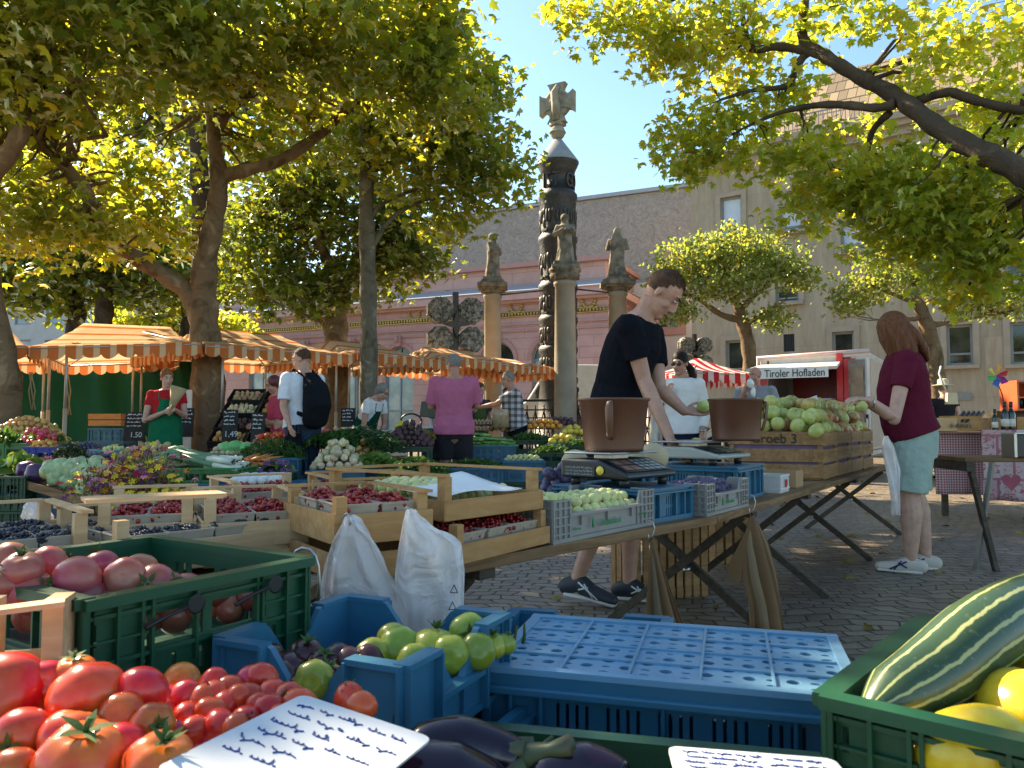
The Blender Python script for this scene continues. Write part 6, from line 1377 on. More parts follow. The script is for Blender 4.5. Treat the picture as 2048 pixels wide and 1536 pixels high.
# carrots, kohlrabi, dill, melons, tomatoes, lemons
M = stack(500, 935, 7.0, R(4), 'green', P_DGRN, 'dark crate of carrots beside the leeks', .4, .4)
for k in range(46):
    p = M @ V((random.uniform(-.2,.18),random.uniform(-.22,.2),.0+.07*random.random())); m_ = None
    if k < 4:
        b = MB(); b.tube([(0,0,0),(.05,0,0),(.16,.005,0)],[.016,.014,.002],8); CARR = b.mesh('carrot', FM['carrot']) if k == 0 else CARR
    put(CARR, 'carrot', p, (random.gauss(0,.1),random.gauss(0,.25),random.gauss(.2,.5)), 'orange carrot in the crate beside the leeks', 'carrot', 'carrots beside the leeks')
M = stack(540, 945, 6.9, R(4), 'green', P_DGRN, 'dark crate of kohlrabi by the black bags', .34, .36); heap('redcab', M @ TR(0,0,-.05), .32, .34, .045, 'small purple kohlrabi by the black bags', 'kohlrabi', 2, .02, 1.9); greens('kohlrabi_leaves', M.translation, 0, .3, .3, .08, 60, .09, GRN, 'grey green kohlrabi leaves', 'leaves')
M = stack(535, 915, 7.6, R(4), 'blue', P_BLUE, 'crate of dill and parsley left of the backpack man', .6, .45); greens('dill', M.translation-V((0,0,.05)), R(4), .62, .45, .22, 1500, .05, GRN, 'dark green dill heaped left of the backpack man', 'dill', BLADE)
M = stack(465, 905, 8.2, R(4), 'flap', P_GREY, 'crate of yellow onions below the chalkboard', .5, .35); heap('wonion', M @ TR(0,0,-.04), .5, .34, .03, 'yellow onion in the crate below the chalkboard', 'yellow onions below the chalkboard', 3, .02, 1.8)
for px, py in ((452,896),(472,893),(492,897)): fruit('melong', at(px,py,8.3), .075, 'bright green melon behind the yellow onions', 'green melons', (0,0,px))
M = stack(548, 885, 8.6, R(4), 'flap', P_GREY, 'crate of red tomatoes behind the dill', .5, .35); heap('tomato', M @ TR(0,0,-.03), .5, .34, .038, 'red tomato in the crate behind the dill', 'tomatoes behind the dill', 2, .03, 1.8, .2)
# --- centre: onions, spring onions, beets, herbs
for i, px in enumerate((610,655,705,752)): stack(px, 962, 7.2+.1*i, R(5), 'blue', P_BLUE, 'blue crate in the row under the white onions, '+('first','second','third','fourth')[i]+' from the backpack man', .24, .36)
M = stack(672, 940, 7.5, R(5), 'blue', P_BLUE, 'wide blue crate of white onions right of the backpack man', .55, .45); heap('wonion', M @ TR(-.02,.05,-.03), .5, .5, .042, 'white onion heaped right of the backpack man', 'white onions', 4, .14, 1.9)
for k in range(5): fruit('wonion', M @ V((random.uniform(-.1,.2),-.12+.05*k,.16)), .05, 'large white onion on top of the heap', 'large white onions')
M = stack(722, 935, 7.9, R(5), 'blue', P_BLUE, 'blue crate of brown onions with dry roots', .5, .4); heap('onion', M @ TR(0,.05,-.02), .5, .42, .038, 'brown onion with dry roots on the heap', 'brown onions', 4, .12, 1.9)
greens('spring_onions', at(720,900,8.3), R(-30), .9, .35, .22, 420, .26, m_leaf('spring_onion_leaf',(.035,.11,.03),(.05,.12,.02)), 'dark green spring onions behind the brown onions', 'spring onions', [(0,0),(.035,.3),(.03,.8),(0,1.2),(-.03,.8),(-.035,.3)], None, 'stuff', .25)
greens('parsley', at(668,893,8.2), 0, .6, .35, .15, 500, .06, GRN, 'parsley behind the white onions', 'parsley'); heap('radish', LM(at(650,880,8.6), .1), .55, .25, .03, 'red radish behind the white onions', 'radishes behind the white onions', 2, .02, 1.8, 0)
heap('wonion', LM(at(692,876,8.7), .1), .35, .25, .035, 'white turnip behind the onions', 'white turnips', 2, .02, 1.8, 0)
M = stack(815, 893, 8.6, R(5), 'green', P_DGRN, 'dark crate of beetroots', .55, .4); heap('beet', M @ TR(0,0,-.02), .55, .45, .036, 'dark beetroot on the heap', 'beetroots', 4, .10, 1.8)
greens('yellow_beans', at(828,868,9.2)-V((0,0,.05)), 0, .55, .35, .1, 330, .10, m_leaf('yellow_bean',(.40,.36,.09),(.2,.2,.03)), 'pale yellow beans behind the beetroots', 'beans', BLADE)
for k in range(14):
    b = MB()
    if k == 0: b.tube([(0,0,0),(.06,0,.0),(.2,.01,0)],[.018,.014,.003],7); PARS = b.mesh('parsnip', mat('parsnip_skin',(.50,.33,.22),.6))
    put(PARS, 'parsnip', at(795+random.uniform(-18,22),915+random.uniform(-8,8),7.9), (0,random.gauss(.1,.1),random.gauss(2.9,.5)), 'pale pink parsnip lying between beets and herbs', 'parsnip', 'parsnips')
M = stack(826, 953, 7.4, R(4), 'blue', P_BLUE, 'blue crate of parsley and herbs left of the man in pink', .58, .45); greens('herbs', M.translation-V((0,0,.05)), R(4), .66, .5, .20, 2000, .055, GRN, 'dark green parsley bunches left of the man in pink', 'herbs', SIMPLE)
greens('celery_leaves', at(750,930,7.8), 0, .4, .3, .12, 260, .06, GRNL, 'pale green celery between onions and herbs', 'celery')
# --- right of the man in pink: rows of crates
rowsR = [(950,935,8.6,'blue',P_BLUE,.62,'herb',0),(1048,920,9.2,'blue',P_BLUE,.5,'cucumber',1),(985,890,9.9,'blue',P_BLUE,.6,'courgette',2),(1108,905,9.6,'green',P_DGRN,.55,'herb',0),(1128,885,10.2,'blue',P_BLUE,.36,'pepper',3),(1060,880,10.6,'green',P_DGRN,.6,'herb',0),(950,880,10.4,'green',P_DGRN,.5,'courgette',2),(1170,892,10.0,'green',P_DGRN,.5,'herb',0),(1195,920,9.3,'blue',P_BLUE,.5,'herb',0)]
for i, (px, py, d, st, m_, w_, k, kk) in enumerate(rowsR):
    nm = ('first','second','third','fourth','fifth','sixth','seventh','eighth','ninth')[i]
    M = stack(px, py, d, R(4), st, m_, '%s crate of %s right of the man in pink, %s in the rows' % ('blue' if m_ is P_BLUE else 'dark green', {'herb':'herbs','cucumber':'pale cucumbers','courgette':'courgettes','pepper':'yellow peppers'}[k], nm), w_, .42, P_DGRN if i % 2 else P_BLACK)
    if kk == 0: greens('herbs', M.translation-V((0,0,.05)), R(4), w_, .42, .13, 520, .055, GRN, 'green herbs in the %s crate right of the man in pink' % nm, 'herbs')
    elif kk == 1: heap('mirabelle', M @ TR(0,0,-.05), w_*.9, .36, .03, 'pale green cucumber slice in the second crate', 'pale gherkins', 2, .02, 1.9, 0)
    elif kk == 2: heap('greenb', M @ TR(0,0,-.04), w_, .4, .026, 'dark green courgette right of the man in pink', 'courgettes', 3, .03, 2.4, 0, .4, lambda i,j: (0,0,random.gauss(.3,.4)))
    else: heap('lemon', M @ TR(0,0,-.03), w_, .36, .04, 'yellow pepper in the small blue crate', 'yellow peppers', 2, .02, 1.8, 0)
# table of the middle stall with bulk produce
a, b = at(930,872,11.0), at(1165,868,11.4); q = b-a; t = thing('stall_table', 'produce table behind which the woman vendor stands', 'table', (a.x,a.y,0), yaw_of(q)); m = MB(); m.box((q.length/2,.5,a.z-.05),(q.length+.6,1.0,.04)); m.build('top', W_OLD, t)
for x in (.1,q.length-.1): m = MB(); m.box((x,.2,(a.z-.07)/2),(.06,.06,a.z-.07)); m.build('leg', W_DARK, t)
for px, py, k, r, lx, ly, lab, g_, d in ((1088,858,'orange',.04,.5,.3,'orange on the produce table','oranges',11.2),(1120,853,'beet',.04,.45,.3,'dark red onion on the produce table','red onions',11.4),(975,862,'potato',.04,.5,.3,'brown potato behind the man in pink','potatoes of the middle stall',11.1),(1145,870,'lemon',.04,.3,.25,'yellow lemon on the produce table','lemons',11.0)): heap(k, LM(at(px,py,d), .05), lx, ly, r, lab, g_, 2, .03, 1.8, 0)
EGG = mat('egg_carton', (.42,.27,.20), .9)
for px, py, d in ((955,857,11.0),(962,845,11.0),(1075,846,11.8)):
    p = at(px,py,d); b = MB(); b.box((0,0,0),(.32,.25,.05))
    for i in range(6):
        for j in range(2): b.ball((-.133+.053*i,-.125+.02*0+.25*j*0,.0),(.022,.01,.025),6,4); b.ball((-.133+.053*i,-.06+.12*j,.025),(.02,.02,.02),6,4)
    T(b.build('egg_carton', EGG, None, p), 'egg carton on the produce table, '+('left one' if py == 857 else 'stacked one' if py == 845 else 'right one behind the plaid man'), 'egg carton')
p = at(1000,838,11.0); m = MB(); m.lathe([(.0,-.12),(.13,-.12),(.13,.12),(.12,.14)],16); t = T(m.build('glass_jar', mat('jar_with_bread',(.40,.36,.22),.15,0,14,(.45,.20,.12)), None, p), 'large jar of rolls beside the plaid man', 'jar')
# weighing point of the middle stall
p = at(770,870,10.6); t = thing('counter_scale', 'white counter scale in front of the bending woman', 'scale', p); m = MB(); m.box((0,0,-.02),(.34,.3,.12)); bevel(m.build('body', VW, t), .02); m = MB(); m.box((0,0,.06),(.36,.3,.012)); m.build('plate', METAL, t); m = MB(); m.box((0,.2,-.35),(.5,.6,.55)); m.build('base_cabinet', P_GREY, t)
p = at(762,882,10.2); m = MB(); m.box((0,0,0),(.18,.01,.10), Mx.Rotation(R(-50),3,'X')); T(m.build('price_card', mat('yellow_card',(.72,.66,.03),.6), None, p), 'yellow price card lying flat by the bending woman', 'sign')
p = at(798,858,10.3); m = MB(); m.add([(-.05,0,-.1),(.06,0,-.06),(.07,0,.06),(.02,0,.12),(-.05,0,.04)],[(0,1,2,3,4)]); T(solid(m.build('price_card', mat('yellow_card',(.72,.66,.03),.6), None, p), .004), 'yellow green price flag standing up beside the scale', 'sign')
p = at(822,862,10.9); t = thing('pallet_jack', 'hand pallet jack with an oval handle behind the beans', 'pallet jack', (p.x,p.y,0)); m = MB(); zc_ = at(822,843,10.9).z; m.tube([(.15*math.cos(a),0,zc_+.11*math.sin(a)*(1.25 if math.sin(a) < 0 else 1)) for a in np.linspace(0,6.283,21)],.014,7); m.tube([(0,0,zc_+.03),(0,0,zc_-.2)],.022,7); m.tube([(0,0,.1),(0,0,zc_-.1)],.02,7); m.build('handle', P_BLACK, t); m = MB(); m.box((0,0,.1),(.5,.9,.06)); m.build('forks', VR, t)
p = at(862,820,9.9); t = thing('scale_display', 'dark display of a scale on a post beside the man in pink', 'scale', (p.x,p.y,0)); m = MB(); m.box((0,0,p.z),(.27,.05,.20), Mx.Rotation(R(6),3,'Y')); bevel(m.build('display', mat('dark_green_display',(.02,.035,.02),.3), t), .01); m = MB(); m.tube([(0,0,.5),(0,0,p.z)],.02,7); m.build('post', METAL, t)
p = at(864,872,9.7); m = MB(); m.lathe([(.11,-.45),(.15,.08),(.155,.1)],20,(0,0,0)); t = T(m.build('dark_bin', plast('navy_plastic',(.02,.035,.08)), None, p), 'dark blue bin left of the man in pink', 'bin'); m = MB(); m.box((0,0,.11),(.34,.3,.03)); m.build('lid', METAL, t)
# slanted shelf with black crates behind the red haired woman
a = at(428,850,10.4); t = thing('display_shelf', 'slanted display shelf of black crates behind the red haired woman', 'shelf', (a.x,a.y,0)); zs = at(480,800,10.6).z
for k, (z_, y_, lab) in enumerate(((zs+.05,.65,0),(zs-.14,.4,0),(zs-.34,.15,0),(zs-.52,-.05,0))):
    for i in range(2): 
        m = MB(); m.M = TR(.22+.5*i,y_,z_) @ Mx.Rotation(R(32),4,'X')
        for (c,d) in (((0,0,-.05),(.47,.32,.01)),((0,-.155,0),(.47,.012,.1)),((0,.155,0),(.47,.012,.1)),((-.23,0,0),(.012,.31,.1)),((.23,0,0),(.012,.31,.1))): m.box(c,d)
        m.build('shelf_crate', P_BLACK, t)
        kk = ['potato','pepper','wonion','pepper','beet','pepper','onion','tomato'][k*2+i]
        heap(kk, LM(a.xy.to_3d()+V((.22+.5*i,y_,z_-.04)), 0) @ Mx.Rotation(R(32),4,'X'), .42, .28, .034, {'potato':'brown potato','pepper':'mixed pepper','wonion':'white onion','beet':'beetroot','onion':'onion','tomato':'tomato'}[kk]+' on the slanted display shelf', kk+' on the slanted shelf', 2, .0, 1.9, 0)
for x in (-.05,1.0): m = MB(); m.bar((x,-.1,zs-.7),(x,.85,zs+.12),.04,.04); m.bar((x,.8,0),(x,.8,zs),.04,.04); m.bar((x,-.1,0),(x,-.1,zs-.66),.04,.04); m.build('shelf_side', W_DARK, t)
chalkboard(460,850,9.7,30,62,R(4),'narrow chalkboard with a chalked price left of the slanted shelf','1,49',-.1); chalkboard(516,858,9.4,28,66,R(-3),'narrow chalkboard with a chalked price right of the slanted shelf','3.-',-.1)
chalkboard(270,853,10.6,44,58,R(-6),'square chalkboard left of the girl with the apron','1.50',-.15); chalkboard(372,845,10.7,30,58,R(5),'dark chalkboard right of the girl with the apron','',-.1)
chalkboard(696,842,10.9,28,52,R(5),'small chalkboard behind the white onions','',-.1)
p = at(368,800,11.2); t = thing('a_board', 'white framed board standing behind the girl with the apron', 'sign', (p.x,p.y,0)); m = MB(); m.box((0,0,1.0),(.24,.03,.9)); bevel(m.build('board', VW, t), .02); m = MB(); m.box((-.1,.0,.3),(.03,.03,.6)); m.box((.1,.0,.3),(.03,.03,.6)); m.build('feet', METAL, t)
for k in range(2): put(tray_mesh(.5,.3,.085,.09,W_ORG,(0,0,0,0)), 'wooden_tray', at(176,852-13*k,12.0), R(3), 'orange wooden tray on the blue crates behind the girl, '+('lower','upper')[k]+' one', 'tray')
stack(212, 856, 12.0, R(3), 'blue', P_BLUE, 'blue crates stacked before the green tarpaulin', .55, .4)
p = at(45,1012,6.6); m = MB(); m.lathe([(.09,0),(.12,.2),(.125,.21)],18); T(m.build('orange_bucket', plast('orange_plastic',(.55,.12,.03)), None, (p.x-.25,p.y,p.z-.08)), 'orange bucket under the cabbage stall at the left', 'bucket')
T(bag('plastic_bag', [(62,66,998),(58,76,1008),(50,98,1024),(48,104,1036),(58,98,1046)], 5.4, .1, 'knotted yellowish plastic bag under the cabbage board', .02, FILM, 9), None, 'plastic bag')

# ============================================================ RIGHT: wine and cloth stall, bench
def m_check(name, a, b, sc_):
    n = NT(name); co = n.coord(); sp = n.n('SeparateXYZ'); n.l(co, sp.inputs[0]); f = lambda i: n.math('GREATER_THAN', n.math('FRACT', n.math('MULTIPLY', sp.outputs[i], sc_)), .5)
    return n.done(n.bsdf(n.ramp(n.math('MULTIPLY', n.math('ADD', f(0), f(2)), .5), [(.0,a),(.5,V(a)*.5+V(b)*.5),(1,b)]), .9, n.bump(n.noise(co, 5, 3), .4, .03)))
CHK = m_check('red_gingham', (.52,.42,.40), (.30,.05,.06), 40)
def m_patch():
    n = NT('patchwork_print'); co = n.coord(); mp = n.n('Mapping'); mp.inputs['Rotation'].default_value = (R(90),0,0); n.l(co, mp.inputs[0]); b = n.n('TexBrick'); n.l(mp.outputs[0], b.inputs[0]); b.inputs['Scale'].default_value = 1; b.inputs['Brick Width'].default_value = .26; b.inputs['Row Height'].default_value = .21; b.inputs['Mortar Size'].default_value = .012
    b.inputs['Color1'].default_value = (.60,.52,.50,1); b.inputs['Color2'].default_value = (.50,.33,.34,1); b.inputs['Mortar'].default_value = (.38,.16,.19,1); v = n.noise(co, 22, 3, .6, 1.2)
    return n.done(n.bsdf(n.mix(n.ramp(v, [(.55,(0,0,0)),(.6,(1,1,1))]), b.outputs[0], (.36,.13,.16)), .9))
PAT = m_patch()
dW = 7.6
def cloth(name, px0, px1, py0, py1, d0, d1, m_, label, seed=0):
    a, b = at(px0,py0,d0), at(px1,py0,d1); zb = at(px0,py1,d0).z; q = b-a; o = V((a.x,a.y,0)); L_ = math.hypot(q.x,q.y); b_ = MB()
    b_.grid(lambda s, t: (s*L_, -.03*math.sin(s*L_*17+seed)*t-.02*math.sin(s*L_*31)*t-.01, a.z-(a.z-zb)*t), 50, 10); b_.grid(lambda s, t: (s*L_, -.01+t*.7, a.z), 10, 4)
    return T(solid(b_.build(name, m_, None, o, yaw_of(q)), .004), label, 'tablecloth')
cloth('checked_cloth', 1868, 1966, 866, 988, 7.8, 7.7, CHK, 'red and white gingham cloth hanging from the wine table')
cloth('patchwork_cloth', 1962, 2110, 860, 1000, 7.5, 7.2, PAT, 'pale patchwork cloth with red hearts and deer on the wine table', 2)
a = at(1880,862,8.0); a.z -= .03; t = thing('wine_table', 'table behind the woman in maroon carrying wine bottles', 'table', (a.x,a.y,0), R(-6)); m = MB(); m.box((.9,.35,a.z),(2.0,.68,.03)); m.build('top', W_OLD, t)
for x in (.05,1.7):
    for y in (.05,.6): m = MB(); m.box((x,y,a.z/2-.01),(.05,.05,a.z-.03)); m.build('leg', W_DARK, t)
pc = at(2010,962,7.15); o = thing('cloth_heart', 'red heart print on the patchwork cloth', 'print', pc); hs = [(16*math.sin(t_)**3, 13*math.cos(t_)-5*math.cos(2*t_)-2*math.cos(3*t_)-math.cos(4*t_)) for t_ in np.linspace(0,6.283,25)[:-1]]
m = MB(); m.M = Mx.Rotation(R(90),4,'X'); m.prism([(x*.0055,y*.0055) for x,y in hs][::-1], 0, .002); m.build('heart', mat('heart_print',(.36,.10,.13),.9), o); o.location.y -= .09
zc_ = at(1930,862,7.7).z
for i, (px, py, w_, h_, lab) in enumerate(((1893,862,.20,.13,'pale wooden box at the left end of the wine table'),(1930,862,.30,.15,'open wooden box with a hand hole holding knives'),(2004,862,.22,.13,'pale wooden box right of the knife box'),(2060,860,.25,.14,'wooden box at the right edge of the wine table'))):
    p = at(px,py,7.6); p.z = zc_; b = MB(); t_ = .01
    hh = [( w_*.35, h_*.55, w_*.65, h_*.78)] if i in (1,3) else []
    wall(b, 0, w_, 0, h_, hh, 0, t_); wall(b, 0, w_, 0, h_, hh, t_, 0); b.box((.005,.11,h_/2),(.01,.2,h_)); b.box((w_-.005,.11,h_/2),(.01,.2,h_)); b.box((w_/2,.21,h_/2),(w_-.02,.01,h_)); b.box((w_/2,.11,.006),(w_-.02,.19,.01))
    T(b.build('wooden_box', W_ORG if i in (1,3) else W_PALE, None, (p.x-w_/2,p.y,p.z), R(-4)), lab, 'box')
for k in range(5):
    p = at(1916+k*10,838,7.65); t = thing('kitchen_knife', 'knife with a black handle lying in the wooden box', 'knife', p, R(35), 'knives in the wooden box'); t.rotation_euler[1] = R(-28); m = MB(); m.box((.09,0,0),(.13,.02,.03)); bevel(m.build('handle', P_BLACK, t), .005); m = MB(); m.box((-.07,0,0),(.19,.003,.035)); m.build('blade', METAL, t)
GLB = m_glass('bottle_glass', (.012,.016,.010), .8); LBL = mat('cream_label', (.68,.64,.55), .7)
for px, py, h, lab in ((1990,822,42,'small dark bottle left of the wine bottles'),(2010,822,56,'dark wine bottle with a white label, left one of the pair'),(2023,822,56,'dark wine bottle with a white label, right one of the pair')):
    p = at(px,848,7.5); p.z = zc_; s = h*7.5/F/.31*1.05; t = thing('wine_bottle', lab, 'bottle', p); t.scale = (s,s,s); MB().lathe([(.0,0),(.037,.0),(.038,.01),(.038,.18),(.030,.21),(.015,.235),(.0145,.29),(.017,.292),(.017,.31),(0,.31)],20).build('glass', GLB, t); m = MB(); m.lathe([(.0388,.05),(.0388,.13)],20); m.build('label_paper', LBL, t); m = MB(); m.lathe([(.0155,.25),(.0178,.252),(.0178,.312),(0,.313)],16); m.build('capsule', P_BLACK, t)
p = at(1992,752,7.9); t = thing('pinwheel', 'colourful pinwheel on a thin stick above the wine bottles', 'pinwheel', p); PC = [(.6,.05,.06),(.7,.4,.03),(.65,.6,.05),(.08,.4,.1),(.05,.15,.5),(.4,.05,.35)]
for k in range(6):
    a_ = k*1.047; m = MB(); m.add([(0,0,0),(.10*math.cos(a_),-.01,.10*math.sin(a_)),(.12*math.cos(a_+.5),-.04,.12*math.sin(a_+.5)),(.05*math.cos(a_+.9),-.05,.05*math.sin(a_+.9))],[(0,1,2,3)]); solid(m.build('vane', mat('vane_%s' % 'roygbp'[k], PC[k], .5), t), .002)
m = MB(); m.tube([(0,.01,0),(.08,.03,-.2),(.12,.03,-.55)],.006,5); m.build('stick', STEMB, t)
p = at(2044,792,8.3); t = thing('orange_display_box', 'orange display box at the right edge behind the bottles', 'box', p); m = MB()
for (c,d) in (((0,.138,0),(.256,.02,.276)),((-.139,0,0),(.02,.296,.278)),((.139,0,0),(.02,.296,.278)),((0,0,.15),(.3,.3,.02)),((0,0,-.15),(.3,.3,.02)),((0,0,-.02),(.26,.28,.015))): m.box(c,d)
m.build('box_shell', plast('orange_paint',(.58,.10,.03)), t); m = MB()
for k in range(5): m.lathe([(.02,-.13),(.02,-.05),(.01,-.03)],8,(-.1+.05*k,-.05,0))
m.build('small_jars', P_BLACK, t); m = MB(); m.box((0,.2,-.5),(.5,.3,.68)); m.build('stand', W_DARK, t)
# bench at the right edge
a = at(1930,915,5.0); zb_ = a.z; MBn = LM(V((a.x,a.y,0)), R(-3)); t = thing('trestle_bench', 'worn trestle table at the right edge with one pale metal leg', 'table', (a.x,a.y,0), R(-3)); m = MB(); m.box((.6,.22,zb_-.015),(1.2,.44,.03)); bevel(m.build('top', W_OLD, t), .004)
m = MB(); m.box((.03,.2,zb_-.06),(.05,.42,.06)); m.build('crossbar', W_DARK, t); m = MB(); m.bar((.04,.03,zb_-.04),(.20,.05,0),.035,.03); m.build('leg', W_DARK, t); m = MB(); m.bar((.17,-.0,zb_-.03),(.10,.1,0),.03,.025); m.build('metal_leg', METAL, t); m = MB(); m.bar((1.0,.03,zb_-.04),(1.1,.05,0),.035,.03); m.build('leg', W_DARK, t)
p = at(2045,908,4.95); p.z = zb_+.001; t = thing('coffee_tin', 'black and silver container standing on the trestle table at the right edge', 'container', p); m = MB(); m.box((.04,.06,.075),(.17,.13,.15)); bevel(m.build('body', P_BLACK, t), .008); m = MB(); m.box((-.045,.06,.078),(.02,.134,.156)); m.box((.04,.06,.156),(.176,.136,.012)); bevel(m.build('trim', METAL, t), .003)

# fallen leaves and scraps on the cobbles
n_ = 420; pf = np.stack([rng.uniform(-4,7,n_), rng.uniform(2.2,14,n_), np.full(n_,.012)],1); me = leaf_mesh('fallen_leaves', pf, .075, LOBED, mat('dry_leaf',(.20,.12,.04),.8,0,3,(.30,.24,.06)), .12)
o = bpy.data.objects.new('fallen_leaves', me); col.objects.link(o); T(o, 'dry fallen plane leaves scattered over the cobbles', 'leaves', None, 'stuff')
# ============================================================ PEOPLE
def skin(name, c): return mat(name, c, .52, .2, 22, bump=.12, bscale=120, Subsurface_Weight=.04, Subsurface_Radius=(.02,.008,.004))
SK1 = skin('fair_skin', (.46,.245,.165)); SK2 = skin('ruddy_skin', (.42,.20,.135)); SK3 = skin('pale_skin', (.48,.28,.20))
def cloth_m(name, c, var=.12, **k): return mat(name, c, .85, var, 7, Specular_IOR_Level=.06, bump=.55, bscale=11, bdist=.035, **k)
HAIRB = mat('brown_hair', (.075,.038,.018), .5, .35, 18, Specular_IOR_Level=.12, bump=.6, bscale=70, bdist=.01); HAIRD = mat('dark_hair', (.018,.012,.009), .5, .3, 18, Specular_IOR_Level=.12, bump=.6, bscale=70, bdist=.01); HAIRG = mat('grey_hair', (.20,.185,.165), .65, .3, 20, bump=.6, bscale=70, bdist=.01); HAIRR = mat('red_brown_hair', (.16,.045,.018), .5, .3, 18, Specular_IOR_Level=.12, bump=.6, bscale=70, bdist=.01); HAIRS = mat('short_brown_hair', (.085,.045,.026), .7, .3, 30, bump=.9, bscale=160, bdist=.008); HAIRX = mat('ginger_blond_hair', (.22,.09,.03), .5, .3, 18, Specular_IOR_Level=.12, bump=.6, bscale=70, bdist=.01)
def m_streak_hair(name, c1, c2):
    n = NT(name); co = n.coord(); mp = n.n('Mapping'); mp.inputs['Scale'].default_value = (60,60,5); n.l(co, mp.inputs[0]); f = n.noise(mp.outputs[0], 2, 4, .6, .3); return n.done(n.bsdf(n.ramp(f, [(.3,c1),(.7,c2)]), .5, n.bump(f, .9, .01), Specular_IOR_Level=.15))
HAIRL = m_streak_hair('long_brown_hair', (.075,.028,.012), (.22,.085,.034))
EYEW = mat('eye_white', (.6,.58,.55), .3); EYED = mat('dark_iris', (.03,.02,.015), .2); LIPS = mat('lip_skin', (.36,.13,.10), .5); BLACKF = cloth_m('black_fabric', (.010,.011,.014)); SOLE = mat('pale_sole', (.55,.52,.46), .7)
HL = lambda d: d.z > max(-.5, .46+(.3 if d.y > .45 else 1.15)*(d.y-.45))
